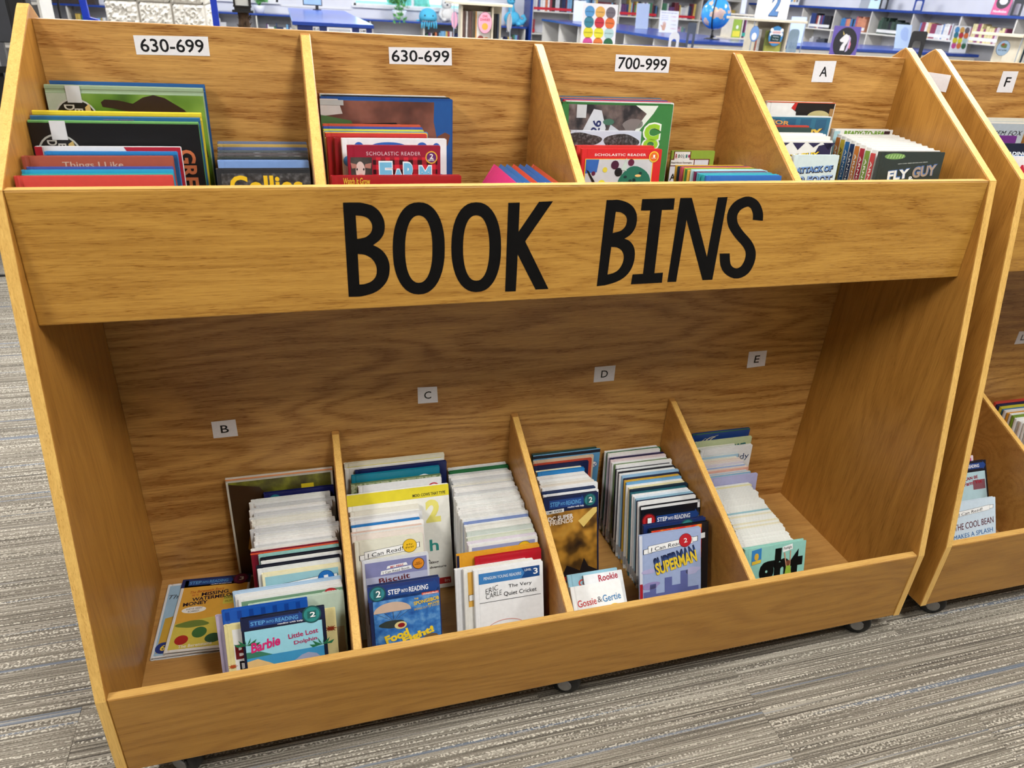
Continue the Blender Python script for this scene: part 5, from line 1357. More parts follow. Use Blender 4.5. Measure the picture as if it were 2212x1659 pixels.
AR = [((196, 120, 50), 'orange'), ((206, 180, 50), 'yellow'), ((50, 110, 170), 'blue'), ((30, 50, 92), 'navy'), ((206, 124, 50), 'amber'), ((170, 30, 50), 'crimson'), ((120, 150, 50), 'olive green'), ((200, 60, 60), 'scarlet')]
for i, (c, cn) in enumerate(AR):
    t = i / 7
    b = book(1.617 - 0.053 * t, 0.163, 0.234, -0.0620 - 0.180 * t, 4 + 8 * t, ZU, 0.016, (236, 235, 230), 'white reader with %s spine in the right row of the fourth upper bin' % cn)
    MB().box(-0.0004, 0.0, b.th * 0.08, b.th * 0.92, 0.0, b.h * 0.97).build('spine_strip', ink(c), b.o)
    vs, fs, x0, x1, y0, y1 = text_mesh('ARNOLD', 0.02)
    me = bpy.data.meshes.new('spine_title')
    me.from_pydata([(-0.0006, b.th * (0.30 + 0.40 * (1 - (v.y - y0) / (y1 - y0))) if False else b.th * (0.70 - 0.40 * (v.y - y0) / (y1 - y0)), b.h * (0.90 - 0.34 * (v.x - x0) / (x1 - x0))) for v in vs], [], fs)
    me.materials.append(ink((240, 238, 230) if i not in (1,) else (60, 50, 20)))
    link('spine_title', me, b.o)
b = book(1.557, 0.162, 0.235, -0.2640, 14, ZU, 0.012, (52, 60, 56), 'dark slate book with green leaf at the front of the fourth upper bin')
b.vs = 0.46
b.poly(disc(0.22, 0.92, 0.16, 0.055, 20), (120, 160, 90), 1, 'leaf_print')
for k in range(6):
    b.poly([(0.10 + 0.045 * k, 0.885), (0.115 + 0.045 * k, 0.885), (0.13 + 0.045 * k, 0.955), (0.12 + 0.045 * k, 0.955)], (176, 206, 140), 2, 'leaf_print')
b.text('NEW YORK TIMES BESTSELLING SERIES', 0.52, 0.80, 0.46, 0.016, (200, 206, 200), 2, 3)
for (tx, u, v, w_, h_) in (('FLY', 0.34, 0.59, 0.34, 0.19), ('GUY', 0.74, 0.65, 0.38, 0.22)):
    b.text(tx, u, v, w_, h_, (70, 110, 170), 2, 6, 0.08)
    b.text(tx, u - 0.008, v - 0.008, w_ * 0.97, h_ * 0.94, (236, 234, 226) if tx == 'FLY' else (170, 150, 130), 3, 6, 0.04)
b.text('&', 0.54, 0.50, 0.09, 0.10, WHITE, 4)

# ============ second bin ============
b = book(1.998, 0.215, 0.270, -0.0060, 2, ZU, 0.008, (226, 222, 206), 'cream edged book behind the grey cloud cover in the second bin')
b = book(1.992, 0.215, 0.262, -0.0180, 3, ZU, 0.010, (176, 190, 200), 'grey cloud cover with an italic author name, upper bin of the second unit')
b.vs = 0.5
b.rect(0.0, 1.0, 0.97, 1.0, (236, 234, 222), 1)
b.poly(blob(0.72, 0.45, 0.36, 0.16, 71), (206, 206, 200), 1)
b.text('MEM FOX', 0.74, 0.80, 0.46, 0.085, (40, 46, 56), 2, 0, 0.0, 0.25, 1.1)
b.text('WILFRID', 0.46, 0.56, 0.50, 0.10, (206, 60, 66), 2, 5, 0.0, 0.4)
b.text('Gordon', 0.76, 0.44, 0.40, 0.12, (206, 70, 70), 2, -2, 0.0, 0.3)
b = book(1.960, 0.150, 0.240, -0.0850, 6, ZU, 0.010, (110, 46, 130), 'purple book leaning in the upper bin of the second unit')
b.vs = 0.5
b.rect(0.40, 0.90, 0.50, 0.86, (24, 46, 70), 1)
b = book(1.945, 0.158, 0.231, -0.1350, 8, ZU, 0.009, (22, 30, 54), 'navy series reader in the upper bin of the second unit')
b.vs = 0.5
b.text('READING', 0.72, 0.80, 0.50, 0.08, (226, 232, 240), 2, 0, 0.04)
b.rect(0.0, 1.0, 0.74, 0.77, (60, 120, 190), 1)
b = book(1.936, 0.160, 0.210, -0.1800, 10, ZU, 0.009, (236, 236, 238), 'white cover with a big red letter D in the upper bin of the second unit')
b.vs = 0.6
b.text('AD', 0.76, 0.74, 0.40, 0.22, (196, 40, 66), 2, 0, 0.05)
b = book(2.105, 0.158, 0.231, -0.195, 27, ZL, 0.009, (226, 206, 214), 'pink and white book at the back of the second unit lower bin')
b.rect(0.60, 0.95, 0.80, 0.97, (190, 60, 120), 1)
b = book(2.130, 0.160, 0.231, -0.2160, 30, ZL, 0.010, (24, 28, 38), 'farm-scene reader with red lettering in the second unit lower bin')
b.vs = 0.8
b.rect(0.03, 0.96, 0.02, 0.83, (176, 206, 214), 1)
b.poly([(0.03, 0.02), (0.96, 0.02), (0.96, 0.34), (0.60, 0.40), (0.03, 0.38)], (120, 122, 88), 2)
b.rect(0.66, 0.94, 0.55, 0.70, (130, 80, 90), 2)
step_band(b, '2', (44, 132, 128), band=(20, 24, 40), left=True, sub=None)
b.text('I CAN BE', 0.60, 0.74, 0.36, 0.05, (150, 40, 60), 4, 4, 0.02)
b.text('a Farm Vet', 0.62, 0.665, 0.50, 0.065, (160, 40, 60), 4, 4, 0.02)
b = book(2.034, 0.158, 0.200, -0.352, 25, ZL, 0.009, (206, 222, 234), 'pale blue reader with ribbon and maroon title at the front of the second unit')
b.vs = 0.75
can_read(b, 0.80, None, txt='I Can Read!')
b.text('THE COOL BEAN', 0.52, 0.56, 0.86, 0.12, (96, 36, 50), 2, 3, 0.0)
b.text('MAKES A SPLASH', 0.50, 0.38, 0.86, 0.085, (50, 110, 170), 2, 3, 0.0)
b.poly([(0.05, 0.12), (0.3, 0.2), (0.5, 0.14), (0.7, 0.22), (0.95, 0.16), (0.95, 0.05), (0.05, 0.05)], (120, 170, 196), 2)
G2 = [(206, 74, 60), (30, 40, 80), (214, 200, 60), (60, 120, 170), (226, 226, 226), (224, 160, 60), (238, 238, 236), (120, 150, 50)] + [(238, 238, 236)] * 12
row(20, (2.530, 0.160, 0.252, -0.0080, 4), (2.522, 0.165, 0.236, -0.2100, 13), ZL, G2, ('reader', 'of the packed row in the second unit'), 'readers in the second unit', xmin=2.5165, xmax=2.785)
# ------------------------------------------------------------------ the room behind
TRIM_BLUE = pmat('blue_laminate', (34, 66, 150), 0.22, 0.05, 12)
SHELF = pmat('pale_laminate', (226, 222, 214), 0.5, 0.03, 8)
SHELF_IN = pmat('grey_white_laminate', (206, 206, 212), 0.55, 0.03, 8)
BIRCH = pmat('pale_birch', (222, 212, 190), 0.5, 0.06, 20)
ACRYL, _n, _l, _b = new_mat('clear_acrylic')
_b.inputs['Base Color'].default_value = (*lin((206, 218, 236)), 1)
_b.inputs['Roughness'].default_value = 0.08
_b.inputs['Transmission Weight'].default_value = 0.75
_b.inputs['IOR'].default_value = 1.3
GLASS, _n, _l, _b = new_mat('window_glass')
_b.inputs['Base Color'].default_value = (*lin((226, 246, 244)), 1)
_b.inputs['Roughness'].default_value = 0.0
_b.inputs['Transmission Weight'].default_value = 1.0
_b.inputs['IOR'].default_value = 1.05
CARD = pmat('white_card', (240, 240, 246), 0.5, 0.02, 60)
BLACKM = pmat('black_metal', (16, 16, 18), 0.45, 0.1, 40)

# back wall with two windows
wb = MB()
def wseg(x0, x1, z0, z1):
    wb.box(x0, x1, WY1, WY1 + 0.2, z0, z1)
W1 = (1.70, 3.90, 1.10, 2.45)
W2 = (-1.90, 0.36, 1.08, 2.45)
wseg(WX0 - 0.2, W2[0], -0.12, CEIL + 0.1)
wseg(W2[1], W1[0], -0.12, CEIL + 0.1)
wseg(W1[1], WX1 + 0.2, -0.12, CEIL + 0.1)
for w_ in (W1, W2):
    wseg(w_[0], w_[1], -0.12, w_[2])
    wseg(w_[0], w_[1], w_[3], CEIL + 0.1)
struct(wb.build('wall_back', CREAM_WALL))
WHITE_TRIM = pmat('white_trim', (240, 240, 242), 0.45, 0.02, 20)
for i, w_ in enumerate((W1, W2)):
    m = MB()
    f = 0.04
    m.box(w_[0], w_[0] + f, WY1 + 0.02, WY1 + 0.10, w_[2], w_[3]).box(w_[1] - f, w_[1], WY1 + 0.02, WY1 + 0.10, w_[2], w_[3])
    m.box(w_[0], w_[1], WY1 + 0.02, WY1 + 0.10, w_[2], w_[2] + f).box(w_[0], w_[1], WY1 + 0.02, WY1 + 0.10, w_[3] - f, w_[3])
    xm = (w_[0] + w_[1]) / 2
    m.box(xm - f / 2, xm + f / 2, WY1 + 0.02, WY1 + 0.10, w_[2] + f, w_[3] - f)
    win = struct(m.build('window_%d' % (i + 1), WHITE_TRIM))
    for (a, b_) in ((w_[0] + f, xm - f / 2), (xm + f / 2, w_[1] - f)):
        MB().box(a, b_, WY1 + 0.055, WY1 + 0.060, w_[2] + f, w_[3] - f).build('pane', GLASS, win)
    MB().box(w_[0] - 0.03, w_[1] + 0.03, WY1 - 0.05, WY1 + 0.02, w_[2] - 0.03, w_[2]).build('sill', WHITE_TRIM, win)
struct(MB().box(W2[1] + 0.04, W1[0] - 0.04, WY1 - 0.012, WY1 - 0.0005, 1.02, 1.05).build('trim_1', WHITE_TRIM))
# greenery outside the windows
LEAF = pmat('garden_leaves', (150, 206, 172), 0.6, 0.25, 9)
lawn = struct(MB().box(WX0 - 40, WX1 + 40, WY1 + 0.25, WY1 + 80, -0.3, -0.14).build('ground_outside', pmat('lawn', (176, 206, 176), 0.9, 0.2, 1)))
for i, (x, y, r_) in enumerate([(-1.6, 25.0, 0.8), (4.6, 27.5, 0.9)]):
    t = empty('garden_shrub', (x, y, -0.14))
    m = MB()
    for k in range(14):
        g = random.Random(i * 50 + k)
        m.ball((g.uniform(-r_, r_) * 0.6, g.uniform(-r_, r_) * 0.5, r_ * g.uniform(0.5, 1.5)), r_ * g.uniform(0.35, 0.55), 12, 8, 0.12)
    m.build('foliage', LEAF, t)
    MB().tube([(0, 0, 0), (0.05, 0, r_ * 0.8)], [0.12, 0.07], 8).build('trunk', pmat('bark', (96, 78, 60), 0.9, 0.3, 20), t)
    tag(t, ('pale green garden shrub outside the window left of the monitor', 'pale green garden shrub outside the window behind the trailing plant')[i], 'shrub')

# ---- bookcases
def bookcase(name, label, x0, x1, y0, y1, h, nb, shelves, face='-y', top=TRIM_BLUE, over=0.02, body=SHELF, back=True, tth=0.035):
    """open bookcase in world coordinates, faces -y or -x"""
    t = empty(name, (0, 0, 0))
    tag(t, label, 'bookcase')
    th = 0.02
    if top:
        MB().box(x0 - over, x1 + (over if face == '-y' else 0), y0 - over, y1, h - tth, h).build('top', top, t, bevel=0.003)
    zt = h - tth if top else h
    if not top:
        MB().box(x0, x1, y0, y1, h - th, h).build('top', body, t)
        zt = h - th
    if face == '-y':
        n = [x0 + (x1 - x0) * i / nb for i in range(nb + 1)]
        for i, x in enumerate(n):
            xx = min(max(x - th / 2, x0), x1 - th)
            MB().box(xx, xx + th, y0, y1 - 0.01, 0.0, zt).build('end_panel' if i in (0, nb) else 'upright', body, t)
        for a, b_ in zip(n[:-1], n[1:]):
            for z in shelves:
                MB().box(a + th / 2 + 0.0005, b_ - th / 2 - 0.0005, y0 + 0.005, y1 - 0.012, z - 0.02, z).build('shelf', body, t)
        if back:
            MB().box(x0 + th, x1 - th, y1 - 0.010, y1, 0.0, zt).build('back_panel', SHELF_IN, t)
    else:
        n = [y0 + (y1 - y0) * i / nb for i in range(nb + 1)]
        for i, y in enumerate(n):
            yy = min(max(y - th / 2, y0), y1 - th)
            MB().box(x0, x1 - 0.01, yy, yy + th, 0.0, zt).build('end_panel' if i in (0, nb) else 'upright', body, t)
        for a, b_ in zip(n[:-1], n[1:]):
            for z in shelves:
                MB().box(x0 + 0.005, x1 - 0.012, a + th / 2 + 0.0005, b_ - th / 2 - 0.0005, z - 0.02, z).build('shelf', body, t)
        if back:
            MB().box(x1 - 0.010, x1, y0 + th, y1 - th, 0.0, zt).build('back_panel', SHELF_IN, t)
    return t

FAR = {'v': [], 'f': [], 'c': []}
TAGRED = (206, 34, 52)
TAGWHITE = (232, 232, 232)
def far_book(x, y, z, w, h, d, col, face, tagc=None, yaw=0.0):
    """one small book on a distant shelf, spine towards -y or -x; gathered into a single mass of shelved books"""
    r_ = w * 0.18
    prof = [(0, r_), (r_, 0), (w - r_, 0), (w, r_), (w, d), (0, d)]
    if face == '-x':
        prof = [(q[1], w - q[0]) for q in prof]
    def add(pf, z0, z1, c):
        b_ = len(FAR['v'])
        n = len(pf)
        ca, sa = math.cos(yaw), math.sin(yaw)
        for zz in (z0, z1):
            FAR['v'] += [(x + p[0] * ca - p[1] * sa, y + p[0] * sa + p[1] * ca, z + zz + 0.0004) for p in pf]
        fs = [tuple(b_ + k for k in reversed(range(n))), tuple(b_ + n + k for k in range(n))]
        fs += [(b_ + k, b_ + (k + 1) % n, b_ + n + (k + 1) % n, b_ + n + k) for k in range(n)]
        FAR['f'] += fs
        FAR['c'] += [c] * len(fs)
    add(prof, 0, h, col)
    if tagc:
        e = 0.0008
        add([(0.0005, -e), (w - 0.0005, -e), (w - 0.0005, 0.004), (0.0005, 0.004)] if face == '-y' else [(-e, 0.0005), (0.004, 0.0005), (0.004, w - 0.0005), (-e, w - 0.0005)], 0.02, 0.065, tagc)

SPINES = [(30, 34, 52), (24, 24, 28), (60, 110, 160), (120, 170, 206), (150, 60, 70), (206, 176, 90), (226, 224, 220), (44, 60, 100), (96, 60, 110), (70, 120, 90), (200, 200, 206), (28, 40, 80), (206, 120, 80), (110, 40, 50), (236, 236, 236)]
def shelf_row(a0, a1, fixed, z, hmin, hmax, face, label, group, cols, tagm=None, wmin=0.02, wmax=0.04, seed=0):
    g = random.Random(seed)
    p = a0
    k = 0
    col = g.choice(cols)
    h = g.uniform(hmin, hmax)
    while True:
        w = g.choice((wmin, (wmin + wmax) / 2, wmax))
        if p + w > a1:
            break
        if g.random() < 0.7:
            col = g.choice(cols)
        if g.random() < 0.5:
            h = g.uniform(hmin, hmax)
        if face == '-y':
            far_book(p, fixed, z, w, h, 0.15, col, face, tagm)
        else:
            far_book(fixed, p, z, w, h, 0.15, col, face, tagm)
        p += w + 0.001
        k += 1

# low wall cases under the windows
bookcase('low_bookcase', 'long low white bookcase with blue top under the windows', -4.96, 4.90, 13.32, 13.78, 0.90, 10, (0.12, 0.56), tth=0.03)
shelf_row(-3.90, -3.30, 13.40, 0.56, 0.12, 0.20, '-y', 'small dark book on the low shelf left of the block column', 'books left of the column', SPINES, None, 0.025, 0.05, 1)
shelf_row(-2.90, -2.45, 13.40, 0.56, 0.12, 0.20, '-y', 'small book beside the blue post on the low shelf', 'books beside the blue post', SPINES, None, 0.025, 0.05, 2)
shelf_row(-0.92, -0.50, 13.40, 0.56, 0.16, 0.24, '-y', 'dark book on the low shelf between column and lantern post', 'books by the lantern', [(30, 34, 52), (24, 24, 28), (120, 124, 130), (206, 206, 210)], None, 0.025, 0.05, 3)
shelf_row(0.02, 0.92, 13.40, 0.56, 0.10, 0.20, '-y', 'small mixed book on the low shelf behind the blue-topped island', 'books behind the island', SPINES, None, 0.02, 0.05, 4)
shelf_row(2.98, 3.90, 13.40, 0.56, 0.12, 0.20, '-y', 'small book on the low shelf below the blue plush jellyfish', 'books below the jellyfish', SPINES, None, 0.025, 0.05, 5)
shelf_row(4.00, 4.80, 13.40, 0.56, 0.12, 0.20, '-y', 'small book on the low shelf below the blue plush animal', 'books below the plush animal', SPINES, None, 0.025, 0.05, 6)
tag(MB().box(-3.20, -2.56, 13.42, 13.70, 0.9003, 1.06).box(-3.22, -2.54, 13.40, 13.72, 1.045, 1.075).build('storage_box', pmat('dark_brown_box', (62, 50, 46), 0.6, 0.15, 20)), 'dark brown lidded box on the low bookcase at the far left', 'box')

# potted plants
def potted_plant(x, y, z, s, label, seed, trail):
    t = empty('potted_plant', (x, y, z + 0.0004))
    tag(t, label, 'plant')
    MB().lathe([(0.085 * s, 0.0), (0.10 * s, 0.004), (0.135 * s, 0.16 * s), (0.125 * s, 0.165 * s), (0.11 * s, 0.15 * s)], n=20).build('pot', pmat('white_glazed_pot', (228, 230, 240), 0.25, 0.03, 20), t, True)
    MB().lathe([(0.11 * s, 0.13 * s), (0.11 * s, 0.15 * s)], n=16).build('soil', pmat('potting_soil', (60, 44, 34), 0.9, 0.3, 60), t)
    g = random.Random(seed)
    lm = pmat('houseplant_leaf', (88, 160, 84), 0.4, 0.4, 14)
    mesh = MB()
    mesh.v += [(0, 0, 0), (0.022, 0.006, 0.03), (0.0, 0.012, 0.075), (-0.022, 0.006, 0.03), (0, -0.003, 0.03)]
    mesh.f += [(0, 1, 4), (1, 2, 4), (2, 3, 4), (3, 0, 4)]
    lme = mesh.mesh('leaf', lm)
    stems = MB()
    for k in range(26):
        a = g.uniform(0, 6.283)
        rr = g.uniform(0.03, 0.20) * s
        hh = (0.19 + g.uniform(0.02, 0.20) * (1.1 - rr / (0.3 * s))) * s
        if k < trail:
            a = R(g.uniform(245, 295))
            rr = g.uniform(0.25, 0.29) * s
            hh = g.uniform(-0.06, 0.10) * s
        tip = (rr * math.cos(a), rr * math.sin(a), hh)
        mid = (tip[0] * 0.5, tip[1] * 0.5, max(hh, 0.15 * s) + 0.03 * s)
        stems.tube([(tip[0] * 0.1, tip[1] * 0.1, 0.14 * s), mid, tip], 0.0025, 5)
        for q in range(3):
            f_ = 0.5 + 0.25 * q
            lf = link('leaf', lme, t)
            lf.location = tuple(mid[c] + (tip[c] - mid[c]) * (q / 2.0) for c in range(3))
            lf.rotation_euler = (g.uniform(-1.4, 1.4), g.uniform(-1.4, 1.4), g.uniform(0, 6.28))
            lf.scale = (s * g.uniform(0.9, 1.5),) * 3
    stems.build('stems', lm, t)
potted_plant(2.49, 13.45, 0.90, 1.0, 'trailing green plant in a white pot under the bright window', 11, 6)
potted_plant(0.03, 13.50, 0.90, 0.75, 'small bushy plant on the low bookcase right of the lantern post', 12, 0)

# plush toys
PBLUE = pmat('sky_blue_plush', (84, 186, 226), 0.95, 0.14, 90, bump=0.6)
PWHITE = pmat('cream_white_plush', (226, 224, 222), 0.95, 0.12, 90, bump=0.6)
EYE = pmat('button_eye', (20, 26, 60), 0.2, 0.1, 30)
t = tag(empty('plush_jellyfish', (3.01, 13.36, 0.9004)), 'bright blue plush jellyfish with tentacles hanging over the shelf edge', 'plush toy')
m = MB().lathe([(0.12, 0.03), (0.165, 0.04), (0.170, 0.09), (0.150, 0.155), (0.105, 0.205), (0.05, 0.228), (0.01, 0.232)], n=24)
m.build('body', PBLUE, t, True)
for s_ in (-0.075, 0.075):
    MB().ball((s_ - 0.01, -0.150, 0.110), 0.014, 10, 8).build('eye', EYE, t, True)
g = random.Random(3)
for k in range(7):
    x_ = -0.12 + 0.04 * k
    MB().tube([(x_, -0.02, 0.03), (x_ * 1.05, -0.085, 0.035), (x_ * 1.1, -0.105, -0.01), (x_ * 1.1 + g.uniform(-0.01, 0.01), -0.105, -0.07 - g.uniform(0.0, 0.06))], [0.016, 0.018, 0.018, 0.014], 8).build('tentacle', PBLUE, t, True)
MB().tube([(-0.10, 0.02, 0.022), (-0.17, 0.0, 0.018), (-0.22, -0.02, 0.018)], [0.018, 0.017, 0.012], 8).build('tentacle', PBLUE, t, True)
t = tag(empty('plush_animal', (3.40, 13.52, 0.910)), 'fluffy white plush animal sitting right of the blue jellyfish', 'plush toy')
MB().ball((0, 0, 0.13), (0.13, 0.11, 0.13), 18, 12, 0.05).build('body', PWHITE, t, True)
MB().ball((-0.02, -0.02, 0.31), (0.105, 0.095, 0.10), 18, 12, 0.05).build('head', PWHITE, t, True)
for s_ in (-1, 1):
    MB().ball((0.09 * s_, 0.0, 0.385), (0.035, 0.02, 0.04), 10, 8).build('ear', PWHITE, t, True)
    MB().tube([(0.10 * s_, -0.03, 0.20), (0.15 * s_, -0.08, 0.12), (0.13 * s_, -0.12, 0.05)], [0.035, 0.035, 0.028], 8).build('arm', PWHITE, t, True)
    MB().ball((0.08 * s_, -0.11, 0.04), (0.05, 0.07, 0.04), 12, 8).build('foot', PWHITE, t, True)
    MB().ball((-0.02 + 0.04 * s_, -0.108, 0.325), 0.012, 8, 6).build('eye', EYE, t, True)
MB().ball((-0.02, -0.115, 0.29), (0.02, 0.014, 0.014), 8, 6).build('nose', EYE, t, True)
t = tag(empty('plush_animal', (4.68, 13.54, 0.9004)), 'large sky blue plush animal with curled tail beside the blue cabinet end', 'plush toy')
MB().ball((0, 0, 0.13), (0.16, 0.12, 0.13), 18, 12, 0.03).build('body', PBLUE, t, True)
MB().tube([(0.0, 0, 0.18), (-0.02, 0, 0.30), (-0.03, -0.01, 0.38)], [0.085, 0.06, 0.055], 12).build('neck', PBLUE, t, True)
MB().ball((-0.04, -0.02, 0.43), (0.08, 0.09, 0.07), 16, 10).build('head', PBLUE, t, True)
MB().tube([(0.12, -0.02, 0.10), (0.20, -0.08, 0.07), (0.23, -0.10, 0.13), (0.20, -0.10, 0.19), (0.15, -0.09, 0.17)], [0.06, 0.05, 0.04, 0.032, 0.02], 10).build('tail', PBLUE, t, True)
for s_ in (-1, 1):
    MB().ball((0.10 * s_, -0.12, 0.045), (0.055, 0.08, 0.045), 12, 8).build('foot', PBLUE, t, True)
    MB().ball((-0.04 + 0.035 * s_, -0.105, 0.445), 0.011, 8, 6).build('eye', EYE, t, True)

# blue-topped island with end signs
t = bookcase('island_bookcase', 'blue-topped island bookcase with letter signs on its end panel', 0.53, 1.34, 7.20, 11.36, 1.07, 6, (0.12, 0.45, 0.76), '-x', over=0.03)
MB().box(0.55, 1.32, 7.188, 7.1995, 0.0, 1.034).build('end_cladding', pmat('navy_end_panel', (22, 44, 110), 0.4, 0.05, 20), t)
def card_sign(parent, x0, x1, z0, z1, y, txt, tw=0.7, tz=None, thh=0.5, name='sign_card'):
    c = MB().box(x0, x1, y - 0.002, y, z0, z1).build(name, CARD, parent)
    if txt:
        put_text(c, txt, (x0 + x1) / 2, tz if tz else (z0 + z1) / 2, (x1 - x0) * tw, (z1 - z0) * thh, ink((30, 34, 44)), y - 0.0026, 0, 0.02)
    return c
card_sign(t, 0.705, 0.770, 0.94, 1.028, 7.1878, 'E-I', 0.75, 1.003, 0.30)
card_sign(t, 1.186, 1.258, 0.94, 1.028, 7.1878, 'J-M', 0.75, 1.003, 0.30)
fr = MB().box(0.850, 1.108, 7.176, 7.1878, 0.62, 1.030).build('poster_frame', CARD, t)
MB().box(0.866, 1.092, 7.1745, 7.1758, 0.64, 1.016).build('poster', pmat('grey_poster', (176, 178, 184), 0.5, 0.05, 20), fr)
MB().prism(disc(0.979, 0.90, 0.085, 0.095), 7.1735, 7.1744, 'Y').build('poster_print', BLACKM, fr)
t = tag(empty('computer_monitor', (0.86, 11.1, 1.0704)), 'small black flat monitor on the blue island top', 'monitor')
m = MB().box(-0.14, 0.14, -0.015, 0.015, 0.055, 0.26).build('housing', BLACKM, t, bevel=0.004)
MB().box(-0.128, 0.128, -0.0175, -0.0152, 0.067, 0.248).build('screen', pmat('pale_screen', (150, 180, 206), 0.15, 0.1, 10), t)
MB().box(0.04, 0.085, -0.01, 0.012, 0.008, 0.058).box(0.0, 0.12, -0.06, 0.05, 0.0, 0.010).build('stand', BLACKM, t)

# peninsula counters
bookcase('counter_bookcase', 'long blue-topped counter running back towards the tall bookcases', 5.12, 6.40, 7.20, 12.95, 1.07, 6, (0.14, 0.55), '-x', over=0.03)
t = bookcase('counter_bookcase', 'blue-topped counter running right from the globe towards the wall', 6.44, 9.52, 7.20, 8.60, 1.07, 3, (0.14, 0.55), '-y', over=0.03)
MB().box(6.46, 9.49, 7.186, 7.1995, 0.0, 1.03).build('front_panel', SHELF, t)
for k in range(9):
    for z in (0.93, 0.97):
        MB().lathe([(0.006, 0), (0.006, 0.001)], (6.62 + 0.33 * k + (0.05 if z > 0.95 else 0), 7.1852, z), 8, 'Y').build('pin_hole', BLACKM, t)
shelf_row(11.45, 11.95, 5.20, 0.55, 0.16, 0.22, '-x', 'grey book in the open bay of the long counter', 'books in the counter bay', [(150, 156, 160), (200, 204, 206), (40, 46, 70)], None, 0.03, 0.05, 20)

# tall cases along the back wall
t = bookcase('tall_bookcase', 'tall white bookcase with a blue end panel against the back wall', 5.04, 9.55, 13.40, 13.785, 2.30, 5, (0.10, 0.43, 0.80, 1.19, 1.58, 1.95), '-y', top=None)
MB().box(4.985, 5.0395, 13.37, 13.785, 0.0, 2.36).build('end_cladding', TRIM_BLUE, t)
for k in range(5):
    a = 5.04 + 0.902 * k
    nm = ('first', 'second', 'third', 'fourth', 'fifth')[k]
    shelf_row(a + 0.03, a + 0.86, 13.46, 1.19, 0.20, 0.29, '-y', 'book with red spine tag in the %s bay of the tall white bookcase' % nm, 'red-tagged books, %s bay' % nm, SPINES, TAGRED, 0.025, 0.05, 30 + k)
    if k in (0, 2, 3):
        shelf_row(a + 0.03, a + (0.12 if k == 0 else 0.70), 13.46, 0.80, 0.20, 0.27, '-y', 'book on the shelf just above the counter in the %s bay' % nm, 'books above the counter, %s bay' % nm, SPINES if k != 3 else [(206, 170, 190), (40, 60, 84), (120, 90, 150), (206, 210, 206), (120, 160, 150), (216, 140, 120), (110, 120, 160)], TAGRED if k == 0 else None, 0.025, 0.06, 40 + k)

# wall cases on the right
t = bookcase('wall_bookcase', 'white wall bookcase with blue top along the right-hand wall', 9.60, 9.93, 5.90, 13.19, 1.56, 8, (0.12, 0.50, 0.85, 1.21), '-x', over=0.02)
BAY = (13.19 - 5.90) / 8
for k in range(1, 6):
    a = 5.90 + BAY * k
    nm = ('nearest', 'second', 'third', 'fourth', 'fifth')[k - 1]
    pal = ([(236, 232, 226), (206, 190, 200), (226, 214, 160), (150, 70, 110)], [(236, 234, 230), (150, 60, 90), (120, 150, 200), (226, 196, 140), (206, 206, 212)], [(40, 60, 50), (30, 34, 44), (60, 84, 70), (40, 44, 60)], [(206, 140, 110), (60, 120, 180), (30, 30, 40), (220, 214, 214), (180, 100, 110)], [(226, 220, 214), (40, 60, 120), (150, 60, 60), (30, 30, 40), (200, 206, 214)])[k - 1]
    shelf_row(a + 0.16, a + 0.80, 9.66, 1.21, 0.17, 0.24, '-x', 'book in the %s visible bay of the right wall bookcase' % nm, 'books in the %s wall bay' % nm, pal, TAGWHITE, 0.025, 0.05, 60 + k)
    if k in (3, 5):
        shelf_row(a + 0.20, a + 0.66, 9.66, 0.85, 0.18, 0.22, '-x', 'grey-toned book on the lower shelf of the %s wall bay' % nm, 'lower books, %s wall bay' % nm, [(190, 190, 196), (140, 140, 150), (70, 74, 84)], None, 0.03, 0.05, 70 + k)

# sheets of print on counters
def sheet(name, label, x, y, z, w, h, lean=10, yaw=0.0, col=(236, 238, 246), stand=True, cat='sign', mat=None):
    t = tag(empty(name, (x, y, z + 0.0004), R(yaw)), label, cat)
    hold = empty('holder', (0, 0, 0.004))
    hold.parent = t
    bpy.data.objects.remove(hold, do_unlink=True)
    s_ = MB().box(-w / 2, w / 2, 0, 0.003, 0.003, h).build('panel', mat or pmat('sheet_%02x%02x%02x' % col, col, 0.25, 0.02, 20), t)
    s_.rotation_euler = (R(-lean), 0, 0)
    if stand:
        MB().box(-w / 2 - 0.01, w / 2 + 0.01, -0.03, 0.07, 0.0, 0.003).build('base', ACRYL, t)
    return s_
PALEB = (196, 212, 238)
s_ = sheet('acrylic_sign', 'blank pale sign stand, leftmost on the long blue counter', 5.62, 12.35, 1.07, 0.24, 0.34, 6, col=(220, 226, 240))
s_ = sheet('acrylic_sign', 'clear pale blue sign stand beside the hand poster on the counter', 5.92, 10.3, 1.07, 0.22, 0.36, 5, col=PALEB)
s_ = sheet('hand_poster', 'white poster with an open hand and coloured lines on the counter', 5.84, 9.2, 1.07, 0.30, 0.29, 8, col=(238, 240, 246), cat='poster')
put_text(s_, 'Choose a just right book', 0.0, 0.262, 0.26, 0.02, ink((50, 60, 120)), -0.0012)
for k, (c, tx) in enumerate((((190, 60, 90), '1 finger'), ((200, 150, 110), '2 fingers'), ((90, 130, 90), '3 fingers'), ((180, 60, 80), '4 fingers'))):
    put_text(s_, tx, 0.075, 0.215 - 0.052 * k, 0.09, 0.017, ink(c), -0.0012)
for k in range(3):
    put_text(s_, ('Hold up a', 'finger for each', 'hard word')[k], -0.07, 0.225 - 0.026 * k, 0.11, 0.014, ink((60, 80, 160)), -0.0012)
